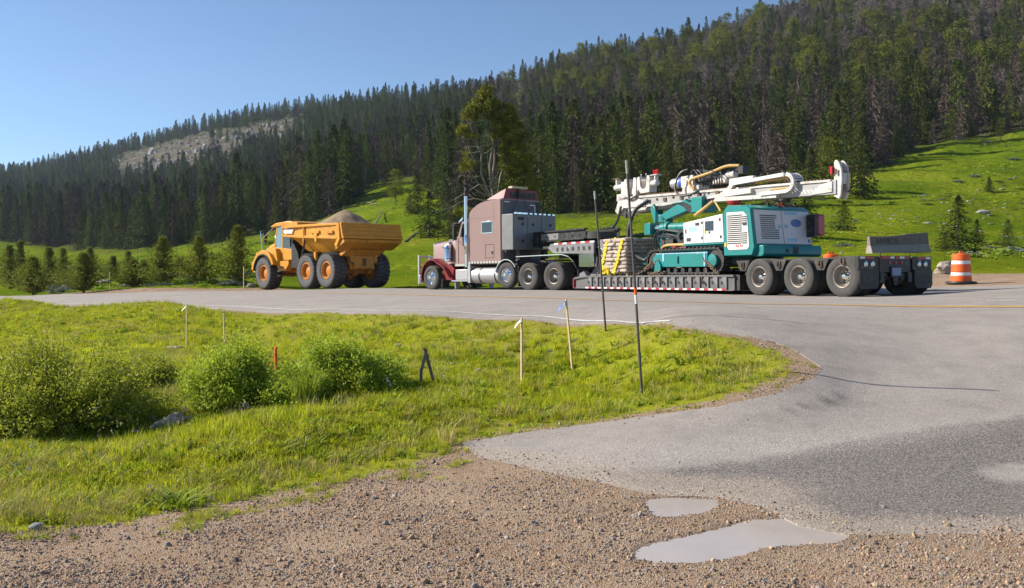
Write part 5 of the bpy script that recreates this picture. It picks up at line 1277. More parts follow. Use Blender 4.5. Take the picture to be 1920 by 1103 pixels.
    # rear wall of the sleeper, grey-blue with white corner marks
    m = MB(); m.box((2.955,-1.08,1.1),(2.995,1.08,3.62)); rw = m.build('rear_wall', 'backw', sl)
    m = MB(); m.box((2.94,.72,3.53),(2.953,.99,3.57)); m.box((2.94,-.75,3.45),(2.953,-.45,3.49)); m.box((2.94,-.75,3.10),(2.953,-.71,3.45)); m.build('corner_mark', 'reflw', rw)
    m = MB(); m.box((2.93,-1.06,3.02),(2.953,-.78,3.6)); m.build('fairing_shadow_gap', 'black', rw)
    # roof fairing in red, open to the rear
    m = MB()
    m.loft([[(3.95,1.02,3.68),(3.95,-1.0,3.68),(3.95,-1.0,3.70),(3.95,1.02,3.70)],[(3.35,1.0,3.68),(3.35,-1.0,3.68),(3.35,-.92,4.02),(3.35,.78,4.02)],[(3.0,1.0,3.68),(3.0,-1.0,3.68),(3.0,-.95,4.08),(3.0,.85,4.08)]])
    fa = m.build('roof_fairing', 'red', sl)
    m = MB(); m.box((2.985,-.82,3.74),(2.998,.62,3.96)); m.build('fairing_opening', 'black', fa)
    m = MB(); m.box((2.86,-.25,4.10),(3.12,.62,4.19)); lb = m.build('light_bar', 'beige', fa, bevel=.02)
    m = MB(); m.box((2.93,.12,3.72),(2.98,.24,4.10)); m.build('light_bar_post', 'dark', lb)
    m = MB(); m.tube([(2.9,.2,3.9),(2.85,.6,3.2),(2.8,.65,3.0)], .012, 5); m.tube([(2.9,.1,3.9),(2.85,-.3,3.2),(2.8,-.4,3.0)], .012, 5); m.build('cable', 'black', fa)
    # rack cabinet behind
    m = MB(); m.box((2.25,-1.24,1.60),(2.90,1.20,3.02)); cb = m.build('tool_cabinet', 'cabg', t, bevel=.02)
    for k, (y0,y1) in enumerate(((1.17,.42),(.39,-.36),(-.39,-1.20))):
        m = MB(); m.box((2.225,y0,1.66),(2.249,y1,2.93)); d = m.build('cabinet_door', 'cabg', cb, bevel=.008)
        for zz in (1.95,2.62):
            m = MB(); m.cyl((2.195,(y0+y1)/2-.1*(-1)**k,zz),(2.224,(y0+y1)/2-.1*(-1)**k,zz),.055,10); m.build('latch', 'dark', d)
    m = MB(); m.box((2.212,.95,2.78),(2.224,.62,2.90)); m.build('label_plate', 'black', cb)
    m = MB()
    for k in range(9): m.box((2.24,1.05-.26*k,3.02),(2.34,.90-.26*k,3.08))
    m.build('cabinet_hinge', 'chrome', cb)
    m = MB(); m.prism([(2.25,3.3),(2.9,3.3),(2.9,3.5),(2.25,3.04)], 1.20, 1.23) if False else None
    m = MB(); m.cyl((2.6,1.2,1.55),(2.6,1.28,1.55),.05,10); m.box((2.3,.6,1.2),(2.5,.8,1.6)); m.box((2.3,-.8,1.2),(2.5,-.6,1.6)); B(m, 'cabinet_leg', 'dark')
    # exhaust stacks
    for s in (1,-1):
        m = MB(); m.tube([(5.10,s*1.17,.95),(5.10,s*1.17,3.92)], .078, 18); st = m.build('exhaust_stack', 'chrome', t, smooth=60)
        m = MB(); m.tube([(5.10,s*1.17,3.90),(5.10,s*1.17,4.02),(5.07,s*1.17,4.14),(4.98,s*1.17,4.20)], [.08,.08,.095,.10], 16); m.build('stack_tip', 'black', st)
        m = MB(); m.lathe([(.084,-.4),(.092,-.38),(.092,.38),(.084,.4)], (5.10,s*1.17,1.9), 16, 'z'); m.build('heat_shield', 'chrome', st)
    # battery box, tank, steps
    for s in (1,-1):
        m = MB(); m.box((5.02,s*.62,.42),(5.80,s*1.18,.86)); bb = m.build('battery_box', 'alu', t, bevel=.02)
        m = MB(); m.box((4.98,s*.6,.36),(6.05,s*1.2,.41)); m.box((5.9,s*.85,.05),(5.94,s*1.1,.36)); m.build('step_plate', 'alu', bb)
        m = MB(); r = .335; m.lathe([(.001,-.96),(r*.9,-.96),(r,-.92),(r,.92),(r*.9,.96),(.001,.96)], (3.86,s*.86,.60), 26, 'x'); tk = m.build('fuel_tank', 'alu', t, smooth=30)
        for xx in (3.35,4.3):
            m = MB(); m.lathe([(r+.003,-.035),(r+.012,-.03),(r+.012,.03),(r+.003,.035)], (xx,s*.86,.60), 26, 'x'); m.build('tank_strap', 'dark', tk)
        m = MB(); m.box((4.85,s*.7,.3),(5.0,s*1.19,1.0)); m.build('tank_bracket', 'alu', tk)
        m = arch(2.66,.60,.60,.635,10,150,s*.80,s*1.23); m.build('lift_axle_fender', 'chrome', t, smooth=40)
        m = MB(); m.box((2.02,s*.84,.98),(2.16,s*1.21,1.06)); m.box((1.97,s*.9,.15),(2.0,s*1.2,.95)); m.build('flap_hanger', 'black', t)
        # full fender over the drives
        P = [(2.05,1.30),(-.35,1.33),(-.72,1.25),(-.98,1.05),(-1.12,.80)]
        m = MB(); m.loft([[(x,s*.60,z),(x,s*1.24,z),(x+.02,s*1.24,z+.03),(x+.02,s*.60,z+.03)] for x,z in P]); m.build('drive_fender', 'chrome', t, smooth=40)
        m = MB(); m.box((-1.16,s*.66,.25),(-1.13,s*1.20,.80)); m.build('mud_flap', 'black', t)
    m = MB(); m.tube([(6.05,.7,2.2),(6.1,1.05,3.0),(6.35,1.1,3.6),(6.6,1.12,4.6)], [.02,.012,.008,.005], 5); B(m, 'antenna', 'dark')
tractor()
# ------------------------------------------------------------ lowboy trailer
def chainline(m, a, b, r=.028, sag=.05):
    a, b = Vector(a), Vector(b); L = (b-a).length; n = max(3, int(L/.075)); d = (b-a).normalized()
    for i in range(n):
        t = (i+.5)/n; c = a.lerp(b, t)+Vector((0,0,-sag*4*t*(1-t))); s1 = d.orthogonal().normalized()
        if i % 2: s1 = d.cross(s1)
        h = d*.052; k = s1*.024
        m.tube([c-h, c-h*.6+k, c+h*.6+k, c+h, c+h*.6-k, c-h*.6-k, c-h], r*.5, 4, caps=False)
def trailer():
    t = vframe(LB[0], LB[1], LB[2], LB[3], 'lowboy_trailer', 'long grey and black lowboy trailer carrying a drill rig', 'trailer')
    for x in (.02, 1.40, 2.78):
        for s in (1,-1):
            truck_wheel(t, x, s*1.215, s, 'steel', .50, .27); truck_wheel(t, x, s*.87, s, 'steel', .50, .27)
    B = lambda m, nm, mt, **k: m.build(nm, mt, k.pop('parent', t), **k)
    m = MB()
    for s in (1,-1): m.box((-.38,s*.42,.58),(3.5,s*.60,.90))
    for x in (.02,1.40,2.78): m.lathe([(.001,-1.1),(.065,-1.1),(.065,1.1),(.001,1.1)], (x,0,.5), 10); m.box((x-.5,.44,.35),(x-.35,.58,.6)); m.box((x-.5,-.58,.35),(x-.35,-.44,.6))
    B(m, 'bogie_frame', 'black')
    # rear deck planks between and over wheels
    for k in range(9):
        y = -.66+.1475*k; m = MB(); m.box((-.40,y,.925),(3.55,y+.135,.975+.004*(k%2))); m.build('plank', 'plank', t)
    for s in (1,-1):
        m = MB(); m.box((-.40,s*.675,.86),(3.6,s*.73,.985)); m.build('deck_rail', 'dark', t)
    # outriggers with D rings between the wheels
    for s in (1,-1):
        for x in (.71, 2.09, 3.42):
            m = MB(); m.prism([(x-.26,.95),(x+.26,.95),(x+.20,.84),(x+.11,.66),(x-.11,.66),(x-.20,.84)], s*1.26, s*1.30); m.box((x-.06,s*.7,.84),(x+.06,s*1.26,.94)); og = m.build('outrigger', 'dark', t, bevel=.006)
            m = MB(); m.tube([(x-.045,s*1.31,.90),(x-.05,s*1.33,.78),(x,s*1.335,.73),(x+.05,s*1.33,.78),(x+.045,s*1.31,.90)], .018, 6); m.build('chain_ring', 'rust', og)
        m = MB(); m.box((-.40,s*1.0,.70),(-.32,s*1.34,.99)); m.prism([(-.38,.72),(-.38,.99),(.22,.99),(.22,.9),(-.1,.88),(-.2,.72)], s*1.24, s*1.345); m.build('rear_corner', 'dark', t, bevel=.008)
        m = MB(); m.tube([(-.06,s*1.355,.95),(-.08,s*1.375,.84),(-.02,s*1.38,.79),(.04,s*1.375,.84),(.03,s*1.355,.95)], .018, 6); m.build('chain_ring', 'rust', t)
        # side marker and axle-side black walls
    # rear header: three light blocks
    m = MB(); m.box((-.47,.62,.66),(-.40,1.345,.99)); m.box((-.47,-1.345,.66),(-.40,-.62,.99)); m.box((-.45,-.56,.60),(-.38,.56,1.0)); m.box((-.42,-1.3,.62),(-.36,1.3,.9)); hd = B(m, 'rear_header', 'black', bevel=.008)
    def tape(y0, y1, z, c, x=-.474): 
        m = MB(); m.box((x-.003,y0,z),(x,y1,z+.055)); m.build('reflective_tape', c, hd)
    for y0,y1,c in ((1.30,1.12,'tape_w'),(1.10,.80,'tape_r')): tape(y0,y1,.925,c)
    for y0,y1,c in ((-1.30,-1.12,'tape_w'),(-1.10,-.80,'tape_r')): tape(y0,y1,.925,c)
    for y0,y1,c in ((.50,.22,'tape_r'),(.19,.03,'tape_w'),(-.02,-.14,'tape_r'),(-.16,-.34,'tape_w'),(-.36,-.48,'tape_r')): tape(y0,y1,.935,c,-.454)
    for y in (1.10,.86,-.86,-1.10):
        m = MB(); m.lathe([(.001,-.03),(.055,-.028),(.062,-.015)], (-.472,y,.80), 16, 'x'); m.cur = 1; m.lathe([(.062,-.03),(.078,-.02),(.078,0)], (-.472,y,.80), 16, 'x'); m.build('tail_light', ['lens_w','chrome'], hd)
    for y in (.22,0,-.22):
        m = MB(); m.lathe([(.001,-.02),(.03,-.018),(.034,0)], (-.452,y,.84), 10, 'x'); m.build('marker_light', 'lens_r', hd)
    m = MB(); m.box((-.50,.17,.52),(-.475,-.15,.71)); pl = m.build('licence_plate', 'plate', hd)
    m = MB(); m.box((-.48,.20,.50),(-.46,-.18,.74)); m.prism([(.12,.50),(-.10,.50),(-.04,.28),(.06,.28)], -.47, -.45, axis='x'); m.build('plate_bracket', 'dark', hd)
    m = MB(); m.tube([(-.48,.60,.62),(-.48,.60,1.09)], .02, 6); m.build('pin', 'rust', hd)
    for s in (1,-1):
        m = MB(); m.prism([(s*.66,.66),(s*1.34,.66),(s*1.34,.30),(s*1.28,.20),(s*.74,.20),(s*.66,.30)], -.50, -.485, axis='x'); fl = m.build('mud_flap', 'black', t)
        m = MB(); m.box((-.506,s*.74,.56),(-.501,s*1.26,.32)); m.build('flap_plate', 'dark', fl)
    m = MB()
    for y in (.35,-.3): m.lathe([(.001,-.12),(.09,-.12),(.09,.12),(.001,.12)], (-.3,y,.5), 12, 'x')
    m.tube([(-.42,.5,.6),(-.45,.3,.45),(-.42,.1,.5),(-.4,-.3,.45),(-.4,-.5,.6)], .018, 6); B(m, 'brake_chamber', 'dark')
    # lowboy deck
    for s in (1,-1):
        m = MB(); m.box((3.75,s*1.24,.12),(11.9,s*1.30,.52)); m.box((3.75,s*1.20,.50),(11.2,s*1.35,.56)); m.box((3.75,s*1.20,.11),(11.9,s*1.35,.135)); m.prism([(11.2,.50),(11.2,.56),(11.95,.48),(11.95,.42)], s*1.20, s*1.35)
        sr = m.build('side_rail', 'railg', t, bevel=.006)
        nP = 19
        for k in range(nP):
            x = 4.05+.375*k
            m = MB(); m.prism([(x-.02,.50),(x+.16,.50),(x+.16,.40),(x+.04,.30),(x+.0,.135),(x-.02,.135)], s*1.30, s*1.345); m.build('rail_rib', 'grey', sr)
            m = MB(); m.cyl((x+.22,s*1.295,.34),(x+.22,s*1.304,.34),.055,12); m.build('pocket_hole', 'black', sr)
            m = MB(); m.box((x-.02,s*1.351,.118),(x+.16,s*1.354,.17)); m.build('reflective_tape', 'tape_r', sr)
            m = MB(); m.box((x+.165,s*1.351,.118),(x+.35,s*1.354,.17)); m.build('reflective_tape', 'tape_w', sr)
        for k in (2,7,8,13): 
            x = 4.05+.375*k; m = MB(); m.tube([(x+.2,s*1.36,.52),(x+.22,s*1.38,.40),(x+.2,s*1.38,.30),(x+.16,s*1.37,.38)], .02, 6); m.build('chain_hook', 'rust', sr)
        m = MB(); m.box((11.88,s*1.0,.12),(11.96,s*1.36,.46)); m.build('front_corner', 'red', t)
    for k in range(8):
        y = -1.19+.2985*k; m = MB(); m.box((3.7,y,.505),(11.2,y+.288,.558+.004*(k%2))); m.build('plank', 'plank', t)
    m = MB()
    for x in (4.5,6.,7.5,9.,10.5): m.box((x,-1.24,.14),(x+.12,1.24,.48))
    m.box((3.6,-1.25,.13),(3.75,1.25,.56)); m.prism([(3.3,.62),(3.3,.98),(3.62,.98),(3.95,.58),(3.95,.2),(3.75,.2)], -.72, .72); B(m, 'cross_member', 'dark')
    # gooseneck: low ramp, arms, upper frame
    m = MB()
    for s in (1,-1):
        m.prism([(11.2,.15),(11.2,.50),(10.3,1.22),(10.5,1.80),(11.2,1.86),(11.35,1.62),(11.0,1.25),(11.95,.5),(11.95,.15)], s*.55, s*.70)
        m.prism([(9.9,.56),(10.25,.56),(11.0,1.75),(10.7,1.80)], s*.85, s*.95)
    m.box((10.7,-.9,1.55),(10.95,.9,1.8)); B(m, 'gooseneck_arm', 'grey', bevel=.01)
    for s in (1,-1):
        m = MB(); m.prism([(11.0,1.33),(11.0,1.80),(13.9,1.78),(14.1,1.62),(13.7,1.42)], s*1.02, s*1.10); nk = m.build('neck_side_panel', 'grey', t, bevel=.008)
        for k in range(7):
            x = 11.25+.36*k; m = MB(); m.cyl((x,s*1.09,1.55),(x,s*1.106,1.55),.085,14); m.build('round_hole', 'black', nk)
        for k in range(9):
            x = 10.95+.30*k; m = MB(); m.box((x,s*1.101,1.735),(x+.28,s*1.108,1.80)); m.build('reflective_tape', 'tape_r' if k%2 else 'tape_w', nk)
        m = MB(); m.lathe([(.001,0),(.06,.01),(.07,0)], (12.6,s*1.10,1.62), 12, 'y'); m.build('marker_light', 'lens_w', nk)
    m = MB(); m.box((11.0,-1.02,1.62),(14.6,1.02,1.70)); m.box((12.6,-.4,1.25),(14.4,.4,1.6)); B(m, 'neck_plate', 'dark')
    # black beams carried above the neck
    for s in (1,-1):
        m = MB(); y = s*.75
        m.box((12.0,y-.10,2.26),(15.6,y+.10,2.31)); m.box((12.0,y-.10,1.90),(15.6,y+.10,1.94)); m.box((12.0,y-.015,1.94),(15.6,y+.015,2.26)); m.prism([(15.2,1.72),(15.6,1.72),(15.6,2.3),(15.2,2.3)], y-.12, y+.12)
        bm_ = m.build('spreader_beam', 'black', t)
        m = MB(); m.box((13.85,y+s*.016,1.96),(15.15,y+s*.03,2.20)); pn = m.build('beam_panel', 'grey', bm_)
        for x in (14.1,14.75,12.4,12.9,13.4): m = MB(); m.cyl((x,y+s*.0,2.08),(x,y+s*.036,2.08),.045,10); m.build('round_hole', 'black', pn)
    m = MB()
    for x in (12.2,13.6,15.4): m.box((x,-.75,1.70),(x+.15,.75,1.92))
    B(m, 'beam_support', 'dark')
    # toolbox, hoses and chain heap on the ramp
    m = MB(); m.box((11.15,.35,.88),(12.1,1.0,1.36)); B(m, 'neck_toolbox', 'chrome', bevel=.01)
    m = MB(); rr = random.Random(4)
    for k in range(9):
        x = 10.55+rr.uniform(-.25,.35); m.tube([(x+.3,.7+.03*k,1.5),(x+rr.uniform(-.2,.2),.95,1.25),(x+rr.uniform(-.2,.2),1.0,.9),(x-.1,.95,.62)], .02, 5)
    B(m, 'hose_bundle', 'black')
    m = MB(); m.tube([(10.9,.9,1.75),(10.7,1.0,1.3),(10.3,1.0,.9),(10.2,1.0,.6)], .022, 5); m.tube([(11.0,.95,1.6),(10.5,1.02,1.45),(10.3,1.0,1.1)], .018, 5); B(m, 'air_hose', 'posttip')
    m = MB(); m.prism([(11.4,.56),(11.9,.50),(11.8,.66),(11.55,.72)], .95, 1.15); m.tube([(11.0,1.0,.58),(10.7,1.1,.7)], .03, 5); B(m, 'tie_block', 'grey')
    return t
trailer()
def onlb(name, label, cat, local, rotz=0., group=None):
    e = vframe(LB[0], LB[1], LB[2], LB[3], name, label, cat, local)
    if rotz: e.rotation_euler = (e.rotation_euler.to_matrix() @ Matrix.Rotation(rotz, 3, 'Z')).to_euler()
    if group: e['group'] = group
    return e
# spare wheels lying on the neck
e = onlb('spare_wheel', 'spare wheel lying flat on top of the trailer gooseneck', 'wheel', (11.55,.35,2.02))
truck_wheel(e, 0, 0, 1, 'steel', rot=(PI/2,0,0), z=0)
e = onlb('spare_wheel', 'second spare wheel leaning below the flat one in the shade of the gooseneck', 'wheel', (10.6,.25,1.45))
truck_wheel(e, 0, 0, 1, 'steel', rot=(PI/2-.5,0,0), z=0)
# pallets of sacks
def sack_mesh(seed, L=.68, W=.48, H=.150):
    import bmesh
    bm = bmesh.new(); bmesh.ops.create_cube(bm, size=1); bmesh.ops.subdivide_edges(bm, edges=bm.edges, cuts=3, use_grid_fill=True)
    for v in bm.verts:
        x, y, z = v.co*2; e = max(abs(x),abs(y))**6; zz = z*(1-.30*e)
        n = mnoise.noise_vector(Vector((x*1.6+seed*7,y*1.6,z)))*.08
        v.co = Vector(((x*(1-.03*z*z)+n.x)*L/2, (y*(1-.08*z*z)+n.y)*W/2, (zz+n.z)*H/2))
    me = bpy.data.meshes.new('sack'); bm.to_mesh(me); bm.free(); me.materials.append(M['bag']); me.polygons.foreach_set('use_smooth',[True]*len(me.polygons)); return me
SK = [sack_mesh(i) for i in range(4)]
def pallet(local, nx, ny, nl, label, seed):
    e = onlb('sack_pallet', label, 'pallet of sacks', local); rr = random.Random(seed)
    m = MB()
    for k in range(5): m.box((-.55,-.5+.22*k,.06),(.55,-.38+.22*k,.09))
    for k in range(3): m.box((-.5+.42*k,-.5,0),(-.42+.42*k,.5,.06))
    m.build('pallet', 'wood', e)
    for l in range(nl):
        z = .155+.128*l
        if l % 2: spots = [(-.30+.60*i, -.44+.43*j, 0) for i in range(2) for j in range(3)]
        else: spots = [(-.38+.40*i, -.31+.62*j, 1) for i in range(3) for j in range(2)]
        for i,(x,y,r) in enumerate(spots):
            o = link_obj('sack', SK[rr.randrange(4)], e); o.location = (x+rr.uniform(-.035,.035), y+rr.uniform(-.03,.03), z+rr.uniform(-.008,.008)); o.rotation_euler = (rr.uniform(-.05,.05), rr.uniform(-.05,.05), r*PI/2+rr.uniform(-.07,.07)+rr.choice((0,PI)))
    return e
pallet((9.35,.72,.56), 2, 3, 9, 'pallet of pale paper sacks with yellow straps at the front of the deck', 1)
pallet((8.95,-.62,.56), 2, 3, 9, 'pallet of paper sacks on the far side of the deck behind the strapped one', 2)
pallet((8.1,-.62,.56), 2, 3, 9, 'pallet of paper sacks partly hidden by the drill rig tracks', 3)
def strap_thing(pts, label, seed, heap=None):
    e = onlb('yellow_strap', label, 'strap', pts[0]); o = Vector(pts[0]); m = MB(); rr = random.Random(seed)
    P = []
    for i in range(len(pts)-1):
        for k in range(6): P.append(Vector(pts[i]).lerp(Vector(pts[i+1]), k/6)+Vector((rr.uniform(-.012,.012),rr.uniform(0,.02),rr.uniform(-.01,.01))))
    P.append(Vector(pts[-1]))
    for i in range(len(P)-1): m.beam(P[i], P[i+1]+(P[i+1]-P[i])*.05, .13+.04*math.sin(i*1.9), .05, (0,1,0))
    for k in range(0,len(P),2): m.beam(P[k]+Vector((-.07,.03,0)), P[k]+Vector((.07,.04,.04)), .03, .03)
    if heap:
        for k in range(30):
            a = Vector(heap)+Vector((rr.gauss(0,.14),rr.gauss(0,.05),abs(rr.gauss(0,.08)))); b = a+Vector((rr.gauss(0,.09),rr.gauss(0,.04),rr.gauss(0,.06))); m.beam(a, b, .11, .05, (0,1,0))
    m.build('webbing', 'strap', e, off=tuple(o)) if False else m.build('webbing', 'strap', e, off=tuple(o), smooth=30)
strap_thing([(9.95,1.37,.62),(10.05,1.38,.95),(9.88,1.37,1.35),(9.78,1.36,1.66),(9.55,1.15,1.80)], 'thick bunched yellow strap over the front edge of the sacks', 1, (9.8,1.34,.68))
strap_thing([(9.38,1.37,.64),(9.22,1.38,.95),(9.05,1.38,1.30),(8.92,1.36,1.70),(8.95,1.0,1.80)], 'yellow strap slanting up the sacks nearer the drill rig', 2)
# tie-down chains
def chain_thing(a, b, label):
    e = onlb('tie_down_chain', label, 'chain', a, group=None); m = MB(); chainline(m, (0,0,0), tuple(Vector(b)-Vector(a)), .05); m.build('chain_links', 'chain', e, smooth=0)
    m = MB(); c = (Vector(b)-Vector(a))*.55; d = (Vector(b)-Vector(a)).normalized(); m.beam(c-d*.22, c+d*.18+Vector((0,.03,.05)), .05, .05); m.build('load_binder', 'rust', e)
chain_thing((8.25,1.30,.60), (7.25,1.16,1.06), 'tie-down chain from the deck edge up to the front of the rig track')
chain_thing((4.35,1.32,.60), (5.22,1.16,1.08), 'tie-down chain from the deck edge up to the rear of the rig track')
chain_thing((7.75,1.22,.62), (6.9,1.20,.66), 'slack chain lying along the deck beside the rig track')
# ------------------------------------------------------------ drill rig
def rig():
    t = onlb('drill_rig', 'teal and white tracked drill rig with its mast laid flat', 'drill rig', (6.1,0,.58))
    O = (6.1,0,.58)
    B = lambda m, nm, mt, **k: m.build(nm, mt, k.pop('parent', t), off=O, **k)
    # tracks: belt of shoes around a teal side frame
    for s in (1,-1):
        x0, x1, zc, r = 4.72, 7.52, .985, .385; y0, y1 = s*.86, s*1.16
        path = []; L = x1-x0; per = 2*L+2*PI*r; nS = 44
        for k in range(nS):
            d = per*k/nS
            if d < L: path.append((x0+d, zc+r, 0))
            elif d < L+PI*r: a = (d-L)/r; path.append((x1+r*math.sin(a), zc+r*math.cos(a), a))
            elif d < 2*L+PI*r: path.append((x1-(d-L-PI*r), zc-r, PI))
            else: a = (d-2*L-PI*r)/r; path.append((x0-r*math.sin(a), zc-r*math.cos(a), PI+a))
        # belt body
        m = MB(); ring = []
        for k in range(64):
            d = per*k/64
            if d < L: x,z,a = x0+d, zc+r, 0
            elif d < L+PI*r: a = (d-L)/r; x,z = x1+r*math.sin(a), zc+r*math.cos(a)
            elif d < 2*L+PI*r: x,z,a = x1-(d-L-PI*r), zc-r, PI
            else: a = (d-2*L-PI*r)/r; x,z = x0-r*math.sin(a), zc-r*math.cos(a); a += PI
            ux, uz = math.sin(a), math.cos(a); ring.append([(x-ux*.045,y0,z-uz*.045),(x-ux*.045,y1,z-uz*.045),(x,y1,z),(x,y0,z)])
        ring.append(ring[0]); m.loft(ring, cap=False); bl = B(m, 'track', 'dark')
        for (x,z,a) in path:
            ux, uz = math.sin(a), math.cos(a); tx, tz = uz, -ux; w = .040
            V = []
            for yy in (s*.84, s*1.18):
                V += [(x-tx*w-ux*.005,yy,z-tz*w-uz*.005),(x+tx*w-ux*.005,yy,z+tz*w-uz*.005),(x+tx*w*.5+ux*.035,yy,z+tz*w*.5+uz*.035),(x-tx*w*.5+ux*.035,yy,z-tz*w*.5+uz*.035)]
            m = MB(); m.add(V, [(0,1,2,3),(7,6,5,4),(0,4,5,1),(1,5,6,2),(2,6,7,3),(3,7,4,0)]); m.build('track_shoe', 'rust' if False else 'dark', bl, off=O)
        m = MB(); m.prism([(5.05,.80),(5.0,1.22),(7.42,1.22),(7.55,1.10),(7.55,.95),(7.40,.82)], s*.90, s*1.175); sf = B(m, 'track_frame', 'teal', bevel=.012)
        m = MB(); m.box((5.0,s*.9,1.221),(7.40,s*1.18,1.245)); m.box((7.0,s*1.178,1.0),(7.08,s*1.182,1.22)); m.box((5.1,s*1.178,.82),(5.15,s*1.19,1.22)); m.build('frame_edge', 'bluep', sf, off=O)
        m = MB(); m.tube([(6.32,s*1.18,1.15),(6.32,s*1.2,1.12),(6.32,s*1.2,.95),(6.32,s*1.18,.92)], .02, 6); m.build('grab_loop', 'teal', sf, off=O)
        for xx in (7.25,):
            m = MB(); m.prism([(xx-.16,.66),(xx+.16,.66),(xx+.14,.88),(xx+.05,1.0),(xx-.05,1.0),(xx-.14,.88)], s*1.18, s*1.24); m.build('tie_lug', 'teal', sf, off=O)
        for k in range(7): 
            m = MB(); m.lathe([(.001,-.1),(.085,-.1),(.085,.1),(.001,.1)], (5.15+.34*k,s*1.03,.70), 12); m.build('roller', 'black', sf, off=O)
        for xx in (4.72,7.52):
            m = MB(); m.lathe([(.001,-.12),(.30,-.12),(.33,-.06),(.33,.06),(.30,.12),(.001,.12)], (xx,s*1.0,.985), 20); m.build('sprocket', 'dark', bl, off=O)
        m = MB(); m.lathe([(.001,-.16),(.17,-.14),(.19,-.02),(.19,.06),(.001,.08)], (4.74,s*1.18,.985), 12) if s > 0 else m.lathe([(.001,.16),(.17,.14),(.19,.02),(.19,-.06),(.001,-.08)], (4.74,s*1.18,.985), 12); m.build('drive_motor', 'teal', bl, off=O)
        m = MB(); m.prism([(7.9,1.0),(8.05,1.16),(8.25,1.16),(8.42,.95),(8.2,.90),(7.9,.92)], s*.80, s*.95); B(m, 'towing_eye', 'teal')
    # carriage
    m = MB(); m.box((4.8,-.86,.85),(7.5,.86,1.12)); m.lathe([(.001,0),(.55,0),(.55,.14),(.001,.14)], (5.6,0,1.12), 24, 'z'); m.box((4.2,-.95,1.28),(7.0,1.0,1.46)); B(m, 'carriage', 'teal', bevel=.02)
    m = MB(); rr = random.Random(8)
    for k in range(10):
        y = .3+.07*k; x = 7.4+rr.uniform(-.1,.2); m.hose([(6.6,y,1.9),(x,y+.05,2.0),(x+.35,y,1.75),(x+.3,y,1.40),(x-.1,y,1.2)], .022, 5)
    for k in range(5): m.hose([(6.5,1.0-.1*k,1.75-.03*k),(7.0,1.05-.1*k,1.85-.05*k),(7.5,1.0-.1*k,1.78)], .02, 5)
    m.lathe([(.13,-.05),(.24,-.05),(.24,.05),(.13,.05),(.13,-.05)], (6.35,.95,1.75), 20); m.lathe([(.18,-.09),(.27,-.09),(.27,.0),(.18,.0),(.18,-.09)], (6.42,.92,1.72), 20)
    B(m, 'hydraulic_hoses', 'hose')
    m = MB(); m.hose([(5.95,1.02,1.48),(6.6,1.05,1.50),(7.1,1.05,1.48),(7.35,1.03,1.32),(7.42,1.0,1.1)], .045, 8); B(m, 'ochre_hose', 'hose_y')
    m = MB(); m.box((6.3,.5,1.3),(7.0,.95,1.42)); m.box((6.9,.4,1.46),(7.5,.9,1.7)); m.tube([(7.3,.9,1.2),(7.3,.95,2.4)], .012, 5); B(m, 'valve_block', 'dark', bevel=.01)
    m = MB(); m.tube([(6.0,1.05,1.42),(6.6,1.06,1.38)], .03, 6); m.box((6.55,.98,1.36),(6.75,1.08,1.48)); B(m, 'service_tap', 'red')
    # big corrugated suction hose hanging from mast to deck
    m = MB(); H = [(8.55,.55,3.05),(8.85,.9,2.75),(9.0,1.05,2.2),(8.98,1.1,1.6),(8.6,1.1,1.22),(8.2,1.0,1.05),(8.0,.9,1.15)]
    P = []
    for i in range(len(H)-1):
        for k in range(10): P.append(Vector(H[i]).lerp(Vector(H[i+1]), k/10))
    for _ in range(3): P = [P[0]]+[(P[i-1]+P[i]*2+P[i+1])/4 for i in range(1,len(P)-1)]+[P[-1]]
    m.tube(P, [.060+.010*(i%2) for i in range(len(P))], 10); B(m, 'suction_hose', 'hose')
    # white control cabinet
    m = MB(); m.prism([(6.12,1.50),(6.15,2.15),(4.42,2.32),(4.36,1.50)], .62, 1.12); cb = B(m, 'control_cabinet', 'white_c', bevel=.02)
    m = MB(); m.box((4.36,.60,1.455),(6.12,1.14,1.498)); m.build('cabinet_sill', 'teal', cb, off=O)
    for (x0,z0,x1,z1,c) in ((4.80,2.14,5.15,1.86,'glass'),(5.42,2.12,5.58,2.04,'black'),(5.27,2.14,5.33,2.08,'black'),(5.0,1.78,4.94,1.84,'black'),(4.50,2.20,4.56,2.12,'black'),(6.0,1.95,6.04,1.82,'black'),(5.32,1.62,5.27,1.70,'black'),(4.46,1.62,4.52,1.70,'black'),(5.14,1.90,5.18,1.78,'strap'),(5.98,1.68,5.80,1.58,'dark')):
        m = MB(); m.box((min(x0,x1),1.121,min(z0,z1)),(max(x0,x1),1.132,max(z0,z1))); m.build('cabinet_fitting', c, cb, off=O, bevel=.002 if False else 0)
    m = MB(); m.prism([(5.90,2.0),(5.55,2.02),(5.5,1.88),(5.85,1.86)], 1.121, 1.126); m.build('blurred_logo', 'bluep', cb, off=O)
    m = MB(); m.box((5.25,1.121,1.70),(5.95,1.125,1.76)); m.build('blurred_lettering', 'tape_w', cb, off=O)
    m = MB(); m.box((5.235,1.121,1.53),(5.245,1.126,2.20)); m.build('door_seam', 'dark', cb, off=O)
    # engine house
    X0, X1 = 3.16, 4.34
    prof = [(X1+.02,1.08),(X1+.04,1.30),(X1+.02,2.44),(X1-.10,2.55),(3.45,2.50),(3.28,2.42),(3.13,1.30),(3.22,1.08)]
    m = MB(); w = 1.14
    inn = [(x+(3.75-x)*.05, z+(1.8-z)*.05) for x,z in prof]
    m.loft([[(x,-w,z) for x,z in inn],[(x,-w+.07,z) for x,z in prof],[(x,w-.07,z) for x,z in prof],[(x,w,z) for x,z in inn]])
    hs_ = B(m, 'engine_house', 'teal', smooth=45)
